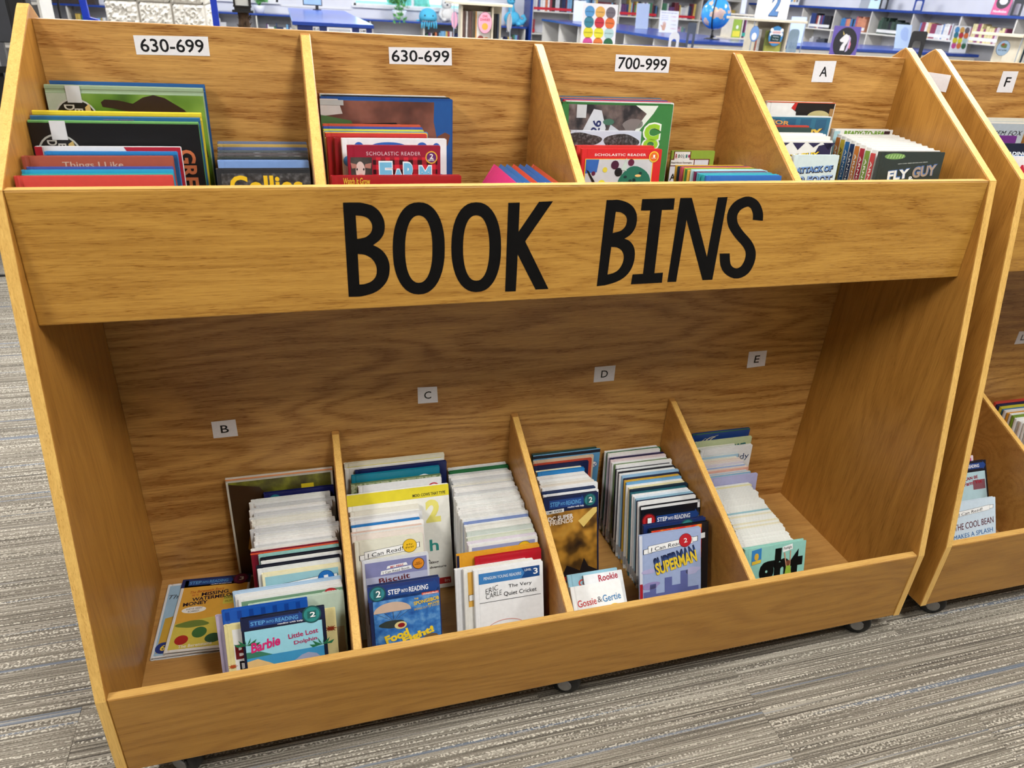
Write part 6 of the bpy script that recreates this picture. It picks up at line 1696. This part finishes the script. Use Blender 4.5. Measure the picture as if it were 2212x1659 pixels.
put_poly(s_, [(-0.10, 0.03), (-0.06, 0.03), (-0.045, 0.08), (-0.045, 0.135), (-0.055, 0.135), (-0.06, 0.10), (-0.062, 0.15), (-0.074, 0.15), (-0.078, 0.10), (-0.086, 0.145), (-0.096, 0.14), (-0.096, 0.09), (-0.125, 0.105), (-0.13, 0.095), (-0.105, 0.06)], ink((206, 160, 136)), -0.0010, 'hand_print')
s_ = sheet('acrylic_sign', 'tilted pale blue sign standing right of the number two tower', 7.18, 8.0, 1.07, 0.24, 0.32, 4, col=PALEB)
s_ = sheet('acrylic_sign', 'pale blue sign with a faint figure behind the black bookend', 8.80, 7.8, 1.07, 0.26, 0.31, 12, col=(186, 206, 232))
put_poly(s_, blob(0.02, 0.19, 0.075, 0.085, 5), ink((160, 182, 220)), -0.0010)
CC = [(84, 150, 206), (222, 170, 90), (110, 104, 116), (56, 128, 150), (196, 50, 66), (222, 112, 60), (222, 212, 50), (226, 220, 60), (176, 208, 212), (206, 80, 150), (222, 120, 60), (40, 104, 70)]
CT = ['ADVENTURE', 'ANIMAL', 'FANTASY', 'GRAPHIC NOVELS', 'REALISTIC FICTION', 'HISTORICAL', 'SCARY STORIES', 'HUMOROUS', 'MYSTERY', 'ROMANCE', 'SPORTS', 'NATURE']
def genre_chart(s_, w, h, words):
    for k, c in enumerate(CC):
        cx = (k % 3 - 1) * w * 0.30
        cz = h * (0.846 - 0.191 * (k // 3))
        put_poly(s_, disc(cx, cz, w * 0.140, n=24), ink(c), -0.0010, 'genre_disc')
        if words:
            put_text(s_, CT[k], cx, cz, w * 0.22, 0.006, ink((40, 40, 50)), -0.0014)
s_ = sheet('genre_chart', 'large white chart of coloured genre circles standing behind the lettered bin', 2.237, 3.0, 1.13, 0.225, 0.293, 3, col=(232, 232, 240), cat='poster')
genre_chart(s_, 0.225, 0.293, True)
s_ = sheet('genre_chart', 'small white chart of coloured circles on the far right counter', 9.34, 7.35, 1.07, 0.285, 0.335, 6, col=(240, 242, 246), cat='poster')
genre_chart(s_, 0.285, 0.335, False)
s_ = sheet('unicorn_sign', 'purple sign with a white unicorn head on a black disc', 4.33, 3.4, 1.13, 0.232, 0.245, 3, col=(112, 96, 176))
put_poly(s_, disc(0, 0.135, 0.101, 0.103, 32), ink((44, 44, 50)), -0.0010, 'dark_disc')
put_poly(s_, [(-0.045, 0.145), (-0.05, 0.155), (-0.02, 0.185), (-0.005, 0.195), (0.022, 0.185), (0.028, 0.16), (0.018, 0.135), (0.005, 0.115), (0.004, 0.085), (-0.035, 0.085), (-0.03, 0.115), (-0.012, 0.14), (-0.03, 0.140)], ink((236, 234, 238)), -0.0013, 'unicorn_print')
put_poly(s_, [(-0.028, 0.187), (-0.036, 0.215), (-0.018, 0.192)], ink((226, 200, 120)), -0.0014, 'unicorn_print')
put_poly(s_, [(0.022, 0.19), (0.042, 0.17), (0.045, 0.13), (0.03, 0.085), (0.012, 0.075), (0.022, 0.12), (0.028, 0.16)], ink((206, 190, 226)), -0.0014, 'unicorn_print')
put_poly(s_, [(0.035, 0.16), (0.052, 0.13), (0.046, 0.095), (0.036, 0.11), (0.04, 0.13)], ink((232, 130, 160)), -0.0015, 'unicorn_print')
put_text(s_, 'Fantasy', 0.0, 0.038, 0.15, 0.034, ink((240, 240, 244)), -0.0016, 0, 0.03)

# hidden table the near signs stand on
t = tag(empty('display_table', (0, 0, 0)), 'long display table hidden behind the lettered book bin', 'table')
MB().box(1.90, 4.80, 2.25, 3.75, 1.10, 1.13).build('table_top', pmat('grey_table_laminate', (150, 148, 146), 0.5, 0.05, 20), t)
for (x, y) in ((1.96, 2.31), (4.74, 2.31), (1.96, 3.69), (4.74, 3.69)):
    MB().box(x - 0.025, x + 0.025, y - 0.025, y + 0.025, 0.0, 1.0998).build('leg', SHELF, t)
bookcase('island_bookcase', 'second blue-topped island with bookends on it behind the third upper bin', 3.62, 4.42, 4.55, 5.76, 1.07, 2, (0.12, 0.50), '-y', over=0.02)

def bookend(x, y, z, w, h, mat, label, yaw=0.0, arch=False, cw=0.45, cf=0.60):
    t = tag(empty('bookend', (x, y, z + 0.0004), R(yaw)), label, 'bookend')
    a = w / 2
    r_ = a * (0.98 if arch else 0.22)
    outer = [(-a, 0), (a, 0)] + [(a - r_ + r_ * math.cos(R(q)), h - r_ + r_ * math.sin(R(q))) for q in range(0, 91, 15)] + [(-a + r_ + r_ * math.cos(R(q)), h - r_ + r_ * math.sin(R(q))) for q in range(90, 181, 15)]
    ch = h * cf
    c = a * cw
    rr = c * (0.98 if arch else 0.5)
    inner = [(-c, 0.012), (c, 0.012)] + [(c - rr + rr * math.cos(R(q)), ch - rr + rr * math.sin(R(q))) for q in range(0, 91, 15)] + [(-c + rr + rr * math.cos(R(q)), ch - rr + rr * math.sin(R(q))) for q in range(90, 181, 15)]
    up = fill_outline('upright', [outer, inner], mat, t, 0.0012)
    MB().box(-c, c, 0.002, 0.11, 0.0, 0.002).build('foot', mat, t)
    return t
bookend(4.035, 2.40, 1.13, 0.145, 0.255, BLACKM, 'black metal bookend with a cut-out standing between the two oak bins', 12, False, 0.52, 0.80)
bookend(3.91, 5.25, 1.07, 0.115, 0.150, pmat('cream_metal', (222, 220, 214), 0.4, 0.03, 20), 'cream arched bookend on the second blue island', 8, True, 0.5)
bookend(4.05, 5.20, 1.07, 0.130, 0.235, pmat('slate_metal', (70, 76, 88), 0.4, 0.05, 20), 'slate grey bookend seen edge-on beside the cream arched one', -83)

# globe
t = tag(empty('globe', (5.76, 7.78, 1.0704)), 'blue desk globe with tan continents on a black meridian stand', 'globe')
def globe_mat():
    m, n, l, b = new_mat('globe_map')
    tc = n.new('ShaderNodeTexCoord')
    no = n.new('ShaderNodeTexNoise')
    no.inputs['Scale'].default_value = 6.5
    no.inputs['Detail'].default_value = 5.0
    l.new(tc.outputs['Object'], no.inputs['Vector'])
    r = n.new('ShaderNodeValToRGB')
    e = r.color_ramp.elements
    e[0].position, e[0].color = 0.545, (*lin((58, 150, 222)), 1)
    e[1].position, e[1].color = 0.62, (*lin((206, 176, 170)), 1)
    q = e.new(0.56)
    q.color = (*lin((226, 196, 150)), 1)
    l.new(no.outputs['Fac'], r.inputs['Fac'])
    l.new(r.outputs['Color'], b.inputs['Base Color'])
    b.inputs['Roughness'].default_value = 0.2
    return m
MB().ball((0, 0, 0.30), 0.185, 36, 22).build('sphere', globe_mat(), t, True)
MB().tube([(-0.198 * math.sin(R(a)) * 0.66, -0.198 * math.sin(R(a)) * 0.75, 0.30 + 0.198 * math.cos(R(a))) for a in range(-12, 193, 12)], 0.007, 8).build('meridian', BLACKM, t, True)
MB().tube([(-0.02, -0.01, 0.10), (-0.01, 0.0, 0.06), (0, 0, 0.02)], [0.01, 0.014, 0.03], 10).build('stem', BLACKM, t, True)
MB().lathe([(0.10, 0.0), (0.105, 0.006), (0.07, 0.018), (0.02, 0.026)], n=24).build('base', BLACKM, t, True)

# pale birch display towers
def tower(x, y, yaw, ztop, label, w=0.32, shelf=1.07, fl=-0.155, fr=0.085):
    t = tag(empty('display_tower', (x, y, 0), R(yaw)), label, 'display stand')
    a = w / 2
    MB().box(-a - 0.05, a + 0.05, -a - 0.05, a + 0.05, ztop - 0.018, ztop).build('top_board', BIRCH, t, bevel=0.002)
    MB().box(-a - 0.03, a + 0.03, -a - 0.03, a + 0.03, shelf - 0.018, shelf).build('shelf', BIRCH, t)
    MB().box(-a - 0.05, a + 0.05, -a - 0.05, a + 0.05, 0.0, 0.06).build('base', BIRCH, t)
    for z0, z1 in ((0.0605, shelf - 0.0185), (shelf + 0.0005, ztop - 0.0185)):
        for px in (fl, fr):
            MB().box(px - 0.007, px + 0.007, -a - 0.01, -0.06, z0, z1).build('fin', BIRCH, t)
        MB().box(fl - 0.007, a, -0.0595, -0.046, z0, z1).build('fin', BIRCH, t)
        MB().box(-0.09, 0.09, -0.0455, 0.12, z0, z1).build('core', BIRCH, t)
    for sx in (-1, 1):
        MB().tube([(sx * (a + 0.04), -a - 0.04, 0.0605), (sx * (a + 0.04), -a - 0.04, ztop - 0.0185)], 0.004, 6).build('rod', ACRYL, t)
    return t
def oval_sign(x, y, z, rx, rz, col, label, yaw=0.0, rim=(90, 60, 80)):
    o = tag(empty('oval_sign', (x, y, z), R(yaw)), label, 'sign')
    MB().prism(disc(0, 0, rx, rz, 32), 0.0, 0.003, 'Y').build('rim', ink(rim), o)
    s_ = MB().prism(disc(0, 0, rx * 0.95, rz * 0.96, 32), -0.001, -0.0002, 'Y').build('panel', ink(col), o)
    MB().box(-0.006, 0.006, 0.003, 0.02, -rz, -rz + 0.02).build('clip', ACRYL, o)
    return s_
def tower_books(cx, cy, yaw, n, w, h, z, cols, label, group, x_first, yf=-0.17):
    c, s = math.cos(R(yaw)), math.sin(R(yaw))
    for k in range(n):
        lx, ly = x_first + 0.0135 * k, yf
        far_book(cx + lx * c - ly * s, cy + lx * s + ly * c, z, 0.012, h, 0.08, cols[k % len(cols)], '-y', TAGTEAL, R(yaw))
TAGTEAL = (60, 176, 156)

T1 = (1.893, 4.72, -4)
tower(T1[0], T1[1], T1[2], 1.372, 'pale birch display tower with a pink oval sign beside the plush toys', 0.36, 1.06)
tower_books(T1[0], T1[1], T1[2], 6, 0.012, 0.25, 1.06, [(120, 90, 84), (100, 84, 80), (226, 222, 220), (110, 90, 84)], 'slim book with white top and teal tag left of the pink oval sign', 'slim books in the pink-signed tower', -0.145, -0.17)
b = book(1.838, 0.120, 0.252, 4.560, 2, 1.06, 0.010, (240, 236, 230), 'white book with a round orange pumpkin print in the pink-signed tower')
b.rect(0.0, 0.07, 0.0, 1.0, (226, 160, 70), 1)
b.poly(disc(0.72, 0.20, 0.24, 0.10), (214, 130, 60), 2, 'pumpkin_print')
b.poly(disc(0.35, 0.26, 0.20, 0.08), (150, 70, 60), 2, 'leaf_print')
s_ = oval_sign(1.900, 4.505, 1.238, 0.056, 0.076, (236, 168, 190), 'pink oval sign with red words on the birch display tower', rim=(120, 70, 90))
put_text(s_, 'OWL', 0.0, 0.045, 0.042, 0.018, ink((190, 40, 70)), -0.0014, 0, 0.02)
put_text(s_, 'DIARIES', 0.0, 0.022, 0.075, 0.018, ink((190, 40, 70)), -0.0014, 0, 0.02)
put_poly(s_, disc(0.0, -0.025, 0.024, 0.024), ink((236, 170, 70)), -0.0013, 'sun_print')
s_ = oval_sign(1.665, 4.53, 1.245, 0.030, 0.060, (232, 170, 196), 'narrow pink oval sign on the left flank of the birch tower', -50, (120, 80, 100))
s_ = oval_sign(2.110, 4.56, 1.245, 0.036, 0.066, (190, 186, 186), 'plain grey oval sign on the right flank of the birch tower', 40, (150, 150, 150))
for k in range(2):
    b = book(2.000 + 0.022 * k, 0.016, 0.24, 4.60, 2, 1.06, 0.05, ((30, 30, 36), (60, 70, 90))[k], ('black book leaning in the right flank of the birch tower', 'slate book leaning in the right flank of the birch tower')[k])
T2 = (4.126, 4.15, -3)
tower(T2[0], T2[1], T2[2], 1.385, 'pale birch display tower carrying a large number two sign', 0.36, 1.09, -0.18, 0.10)
t = tag(empty('number_sign', (4.13, 4.10, 1.3854)), 'white acrylic stand sign showing a large blue number two', 'sign')
MB().box(-0.145, 0.145, -0.004, 0.004, 0.004, 0.30).build('panel', CARD, t)
MB().box(-0.16, 0.16, -0.05, 0.05, 0.0, 0.004).build('base', ACRYL, t)
put_text(t, '2', 0.015, 0.098, 0.090, 0.165, ink((50, 66, 96)), -0.0045, 0, 0.05, 0.12)
put_text(t, '2', 0.015, 0.098, 0.078, 0.150, ink((84, 126, 180)), -0.0050, 0, 0.03, 0.12)
tower_books(T2[0], T2[1], T2[2], 4, 0.012, 0.22, 1.09, [(150, 176, 176), (196, 120, 100), (232, 228, 224), (206, 206, 206)], 'slim book with teal tag left of the blue oval sign', 'slim books in the number two tower', -0.168, -0.17)
b = book(4.040, 0.155, 0.215, 3.985, 2, 1.09, 0.010, (150, 160, 90), 'green and yellow book with orange foot band in the number two tower')
b.rect(0.0, 1.0, 0.0, 0.10, (206, 100, 60), 1)
b.rect(0.05, 0.95, 0.12, 0.5, (190, 190, 90), 1)
s_ = oval_sign(4.100, 3.935, 1.270, 0.066, 0.073, (70, 140, 196), 'blue oval sign with a white bone and dark panel on the number two tower', rim=(40, 70, 110))
put_poly(s_, rect(-0.04, 0.04, 0.012, 0.040), ink((236, 226, 226)), -0.0013, 'bone_print')
for sx in (-1, 1):
    for sz in (0.012, 0.042):
        put_poly(s_, disc(0.045 * sx, sz, 0.014), ink((240, 240, 240)), -0.0014, 'bone_print')
put_text(s_, 'HOTDOG', 0.0, 0.026, 0.065, 0.012, ink((200, 60, 80)), -0.0018, 0, 0.02)
put_poly(s_, rect(-0.045, 0.045, -0.038, 0.008), ink((30, 60, 60)), -0.0015, 'dark_panel')
put_text(s_, 'Hotdog', 0.0, -0.004, 0.05, 0.012, ink((226, 236, 236)), -0.0019)
put_text(s_, 'To Dogs', 0.0, -0.024, 0.055, 0.012, ink((226, 236, 236)), -0.0019)
put_poly(s_, rect(-0.05, 0.05, -0.050, -0.041), ink((236, 140, 60)), -0.0016, 'orange_bar')
s_ = oval_sign(3.875, 3.885, 1.280, 0.034, 0.056, (110, 150, 206), 'narrow blue oval sign with a white shape on the number two tower', -35, (60, 80, 120))
put_poly(s_, disc(0, -0.018, 0.018, 0.026), ink((238, 236, 240)), -0.0013)
t = tag(empty('bookend', (4.294, 3.980, 1.0904), R(6)), 'pale blue-grey metal bookend with slanted slots on the tower', 'bookend')
def rr_(w, h, r_):
    return [(w - r_ + r_ * math.cos(R(q)), h - r_ + r_ * math.sin(R(q))) for q in range(0, 91, 18)] + [(-w + r_ + r_ * math.cos(R(q)), h - r_ + r_ * math.sin(R(q))) for q in range(90, 181, 18)] + [(-w, 0), (w, 0)]
slots = []
for k in range(5):
    x_ = -0.034 + 0.016 * k
    slots.append([(x_, 0.03 + 0.008 * k), (x_ + 0.004, 0.03 + 0.008 * k), (x_ + 0.016, 0.15 + 0.010 * k), (x_ + 0.012, 0.15 + 0.010 * k)])
fill_outline('upright', [rr_(0.050, 0.235, 0.03)] + slots, pmat('blue_grey_metal', (150, 176, 196), 0.35, 0.04, 20), t, 0.0012)
MB().box(-0.04, 0.04, 0.002, 0.07, 0.0, 0.002).build('foot', pmat('blue_grey_metal', (150, 176, 196), 0.35, 0.04, 20), t)
T3 = (5.60, 3.10, -2)
tower(T3[0], T3[1], T3[2], 1.392, 'birch display tower cut by the right picture edge', 0.36, 1.10)
s_ = oval_sign(5.330, 2.98, 1.300, 0.046, 0.050, (168, 196, 226), 'pale blue oval sign with a green plant picture at the right edge', -20, (70, 90, 130))
put_poly(s_, blob(0.0, 0.016, 0.024, 0.014, 5), ink((110, 130, 80)), -0.0013, 'plant_print')
put_poly(s_, blob(-0.008, 0.024, 0.010, 0.008, 6), ink((170, 80, 50)), -0.0015, 'plant_print')
put_text(s_, 'EAT JUNK', 0.0, -0.014, 0.06, 0.011, ink((30, 40, 60)), -0.0016, 0, 0.02)
tower_books(T3[0], T3[1], T3[2], 5, 0.012, 0.22, 1.10, [(200, 214, 214), (40, 110, 120), (26, 30, 50), (230, 228, 224)], 'slim book with teal tag in the tower at the right edge', 'slim books in the right-edge tower', -0.145)
b = book(5.540, 0.120, 0.215, 2.950, 2, 1.10, 0.010, (60, 52, 50), 'dark book with an orange face-like shape in the right-edge tower')
b.poly(disc(0.4, 0.25, 0.2, 0.16), (190, 110, 70), 1)
s_ = oval_sign(5.62, 2.890, 1.300, 0.066, 0.072, (40, 84, 90), 'dark teal oval sign at the right picture edge', rim=(24, 40, 50))
T4 = (6.47, 8.36, 0)
t = tag(empty('display_tower', (T4[0], T4[1], 1.0704), 0), 'small birch display shelf on the counter right behind the globe', 'display stand')
MB().box(-0.24, 0.20, -0.14, 0.14, 0.292, 0.310).build('top_board', BIRCH, t)
MB().box(-0.24, 0.20, -0.14, 0.14, 0.0, 0.018).build('base', BIRCH, t)
MB().box(-0.02, -0.004, -0.13, 0.13, 0.0185, 0.2915).build('fin', BIRCH, t)
MB().box(-0.18, -0.164, -0.13, 0.13, 0.0185, 0.2915).build('fin', BIRCH, t)
b = book(6.308, 0.135, 0.235, 8.24, 2, 1.0885, 0.012, (150, 180, 70), 'green and yellow picture book on the shelf behind the globe')
b.poly(disc(0.55, 0.55, 0.14, 0.10), (236, 236, 230), 1)
b.rect(0.1, 0.95, 0.05, 0.35, (226, 214, 70), 1)
for k in range(3):
    far_book(6.472 + 0.026 * k, 8.25, 1.0885, 0.024, 0.23, 0.15, ((30, 34, 60), (120, 50, 90), (220, 218, 216))[k], '-y', TAGTEAL)
s_ = sheet('acrylic_sign', 'slim upright acrylic sign on top of the shelf behind the globe', 6.50, 8.36, 1.3804, 0.075, 0.30, 3, col=(206, 212, 236))

# things on the right-hand wall case
t = sheet('pink_sign', 'pink sign with a white shape on a black disc on the wall bookcase', 9.72, 7.24, 1.56, 0.22, 0.28, 8, -70, (226, 96, 150))
put_poly(t, disc(0, 0.16, 0.085), ink((50, 46, 52)), -0.0010, 'dark_disc')
put_poly(t, blob(0, 0.17, 0.05, 0.045, 9), ink((240, 240, 240)), -0.0013, 'white_print')
put_text(t, 'Nonfiction', 0, 0.045, 0.17, 0.03, ink((244, 240, 244)), -0.0012, 0, 0.03)
bookend(9.72, 8.72, 1.56, 0.15, 0.23, TRIM_BLUE, 'blue bookend on top of the right wall bookcase', -72, False, 0.62)
bookend(9.72, 9.47, 1.56, 0.14, 0.23, BLACKM, 'black bookend on top of the right wall bookcase beside the picture cards', -72, False, 0.55)
bookend(9.72, 6.98, 1.56, 0.13, 0.24, pmat('dark_grey_metal', (60, 62, 66), 0.4, 0.05, 20), 'dark grey bookend at the right edge on the wall bookcase', -72, False, 0.5)
t = sheet('picture_card', 'pale blue picture card standing on the right wall bookcase', 9.72, 9.68, 1.56, 0.20, 0.26, 8, -70, (196, 226, 236), cat='card')
put_poly(t, blob(0, 0.17, 0.05, 0.05, 15), ink((70, 84, 110)), -0.0010)
t = sheet('picture_card', 'grey picture card behind the pale blue one on the right wall bookcase', 9.72, 9.92, 1.56, 0.18, 0.24, 8, -70, (150, 156, 166), cat='card')
t = sheet('picture_card', 'white card with coloured dots at the far end of the wall bookcase', 9.74, 11.9, 1.56, 0.22, 0.28, 8, -70, (236, 238, 240), cat='card')
for k in range(6):
    put_poly(t, disc(-0.06 + 0.06 * (k % 3), 0.07 + 0.08 * (k // 3), 0.022), ink(CC[k]), -0.0010, 'genre_disc')

# ---- left side: block column, blue frame, lantern, dark equipment
BLOCK = pmat('split_face_block', (222, 218, 208), 0.85, 0.05, 24, bump=0.3)
MORTAR = pmat('painted_mortar', (196, 190, 178), 0.85, 0.04, 30)
colm = struct(MB().box(-0.715, -0.105, 4.43, 5.01, 0.0, CEIL).build('trim_2', MORTAR))
def split_block(seed, wx=0.196, hz=0.191):
    g = random.Random(seed)
    nx, nz = 16, 14
    m = MB()
    for j in range(nz + 1):
        for i in range(nx + 1):
            e = min(i, nx - i, j, nz - j)
            d = 0.0 if e == 0 else (0.012 + g.uniform(-0.010, 0.012)) * min(1.0, e / 1.5 + 0.2)
            m.v.append((wx * i / nx, -d, hz * j / nz))
    n0 = (nx + 1) * (nz + 1)
    for j in range(nz):
        for i in range(nx):
            a = j * (nx + 1) + i
            m.f.append((a, a + 1, a + nx + 2, a + nx + 1))
    m.box(0, wx, 0.0, 0.02, 0, hz)
    return m.mesh('block', BLOCK)
BM = [split_block(k) for k in range(4)]
for k in range(15):
    z = 0.066 + 0.2 * k
    if z + 0.19 > CEIL:
        break
    for i in range(3):
        o = link('block', BM[(k * 5 + i * 3) % 4], colm)
        o.location = (-0.722 + 0.2083 * i, 4.421, z)
        o = link('block', BM[(k * 3 + i) % 4], colm)
        o.location = (-0.096, 4.425 + 0.2 * i, z)
        o.rotation_euler = (0, 0, R(90))
t = tag(empty('sign_stand', (-0.24, 3.0, 0)), 'bright blue metal frame with two upright posts in front of the block column', 'display stand')
PB = pmat('bright_blue_paint', (28, 60, 186), 0.35, 0.06, 14)
for s_, x_ in ((-1, -0.290), (1, 0.305)):
    MB().prism([(x_ - 0.020, 0.0), (x_ + 0.020, 0.0), (x_ + 0.018 - 0.02 * (s_ < 0), 1.25), (x_ + 0.012 - 0.03 * (s_ < 0), 1.62), (x_ - 0.016 - 0.03 * (s_ < 0), 1.62), (x_ - 0.014 - 0.02 * (s_ < 0), 1.25)], -0.012, 0.012, 'Y').build('post', PB, t, bevel=0.003)
    MB().box(x_ - 0.04, x_ + 0.04, -0.16, 0.16, 0.0, 0.012).build('foot', PB, t)
MB().box(-0.33, 0.315, -0.010, 0.010, 1.60, 1.64).build('crossbar', PB, t)
MB().prism([(-0.30, 1.225), (-0.25, 1.213), (-0.25, 1.205), (-0.30, 1.205)], -0.020, 0.020, 'Y').build('bracket', PB, t)
t = tag(empty('lantern_post', (0.207, 3.0, 0)), 'black lantern on a rough brown fibre-wrapped post behind the first upper bin', 'lantern')
g = random.Random(5)
prof = []
for k in range(44):
    prof.append((0.026 + 0.004 * (k % 2) + g.uniform(-0.002, 0.003), 0.02 + 1.26 * k / 43))
m = MB().lathe(prof, n=12)
for k in range(90):
    a = g.uniform(0, 6.28)
    z = g.uniform(0.9, 1.27)
    m.tube([(0.024 * math.cos(a), 0.024 * math.sin(a), z), (0.040 * math.cos(a), 0.040 * math.sin(a), z + 0.02)], [0.003, 0.001], 4)
m.build('post', pmat('palm_fibre', (74, 56, 40), 0.95, 0.35, 60), t)
MB().lathe([(0.085, 0.0), (0.085, 0.012), (0.05, 0.022)], n=20).build('base', BLACKM, t)
MB().box(-0.052, 0.052, -0.052, 0.052, 1.280, 1.290).box(-0.040, 0.040, -0.040, 0.040, 1.290, 1.305).box(-0.045, 0.045, -0.045, 0.045, 1.305, 1.312).build('lantern_base', BLACKM, t)
MB().box(-0.034, 0.034, -0.034, 0.034, 1.3125, 1.44).build('lantern_glass', pmat('frosted_glass', (206, 208, 206), 0.3, 0.05, 20), t)
m = MB()
for sx in (-1, 1):
    for sy in (-1, 1):
        m.box(sx * 0.038 - 0.005, sx * 0.038 + 0.005, sy * 0.038 - 0.005, sy * 0.038 + 0.005, 1.312, 1.445)
m.box(-0.05, 0.05, -0.05, 0.05, 1.445, 1.455)
m.build('lantern_cage', BLACKM, t)
MB().lathe([(0.055, 1.455), (0.02, 1.50), (0.008, 1.52)], n=4).build('lantern_cap', BLACKM, t)
CHAR = pmat('charcoal_plastic', (58, 60, 66), 0.45, 0.08, 20)
t = tag(empty('equipment_cart', (-1.25, 3.0, 0)), 'dark grey equipment cart at the far left behind the lettered bin', 'cart')
MB().box(-0.55, 0.375, 0.0, 0.14, 1.09, 1.80).build('housing', CHAR, t, bevel=0.006)
MB().box(-0.55, 0.285, 0.03, 0.24, 0.16, 0.93).build('equipment', BLACKM, t, bevel=0.004)
MB().box(-0.58, 0.300, 0.0, 0.26, 0.95, 0.98).build('shelf', BLACKM, t)
MB().box(-0.58, 0.300, 0.0, 0.26, 0.10, 0.13).build('shelf', BLACKM, t)
for sx in (-0.56, 0.285):
    for sy in (0.015, 0.245):
        MB().box(sx - 0.016, sx + 0.016, sy - 0.012, sy + 0.012, 0.05, 1.0895).build('post', pmat('cart_grey', (110, 112, 118), 0.4, 0.05, 20, 0.6), t)
        MB().lathe([(0.02, -0.012), (0.026, -0.008), (0.026, 0.008), (0.02, 0.012)], (sx, sy, 0.026), 14, 'X').build('wheel', BLACKM, t)
tag(MB().box(-0.74, -0.660, 2.46, 2.54, 0.0, 1.55).box(-0.730, -0.670, 2.454, 2.46, 0.9, 1.50).build('floor_speaker', BLACKM, bevel=0.004), 'tall narrow black speaker behind the left end of the bin', 'speaker')
bookcase('white_bookcase', 'white bookcase with pin holes in its end panel at the upper left', -3.30, -1.62, 6.45, 6.85, 1.55, 2, (0.12, 0.45, 0.80, 1.15), '-y', top=None)
tag(MB().tube([(-0.716, 3.3, 1.80), (-0.722, 3.3, 1.38), (-0.735, 3.3, 1.24), (-0.74, 3.3, 0.6), (-0.74, 3.3, 0.006), (-0.95, 3.2, 0.006)], 0.006, 6).build('cable', BLACKM), 'black cable hanging beside the block column', 'cable')
tag(MB().tube([(-1.9, 2.62, 0.006), (-1.4, 2.64, 0.006), (-1.0, 2.63, 0.006), (-0.6, 2.70, 0.006)], 0.006, 6).build('cable', BLACKM), 'black cable lying across the carpet left of the bin', 'cable')
# ceiling panels that hold the lamps
DIFF = pmat('light_diffuser', (244, 244, 240), 0.5, 0.01, 20)
FRM = pmat('fixture_frame', (236, 236, 236), 0.4, 0.02, 20)
for _i, (_x, _y) in enumerate(LIGHT_GRID):
    t = tag(empty('ceiling_light', (_x, _y, CEIL)), 'recessed rectangular ceiling light panel above the library', 'ceiling light', 'ceiling light panels')
    MB().box(-0.30, 0.30, -0.60, 0.60, -0.012, -0.0004).build('frame', FRM, t)
    MB().box(-0.28, 0.28, -0.58, 0.58, -0.015, -0.0122).build('diffuser', DIFF, t)
# all the distant shelved books in one mass
_fm = bpy.data.meshes.new('distant_books')
_fm.from_pydata(FAR['v'], [], FAR['f'])
_at = _fm.attributes.new('spine_colour', 'FLOAT_COLOR', 'FACE')
for _k, _c in enumerate(FAR['c']):
    _at.data[_k].color = (*lin(_c), 1)
_m, _n, _l, _b = new_mat('distant_book_cloth')
_a = _n.new('ShaderNodeAttribute')
_a.attribute_name = 'spine_colour'
_no = _n.new('ShaderNodeTexNoise')
_no.inputs['Scale'].default_value = 60.0
_hs = _n.new('ShaderNodeHueSaturation')
_mr = _n.new('ShaderNodeMapRange')
_mr.inputs['To Min'].default_value = 0.7
_mr.inputs['To Max'].default_value = 1.25
_l.new(_no.outputs['Fac'], _mr.inputs['Value'])
_l.new(_mr.outputs[0], _hs.inputs['Value'])
_l.new(_a.outputs['Color'], _hs.inputs['Color'])
_l.new(_hs.outputs['Color'], _b.inputs['Base Color'])
_b.inputs['Roughness'].default_value = 0.4
_fm.materials.append(_m)
_fo = link('distant_books', _fm)
_fo['kind'] = 'stuff'
tag(_fo, 'rows of small books crowding the far library shelves', 'books')
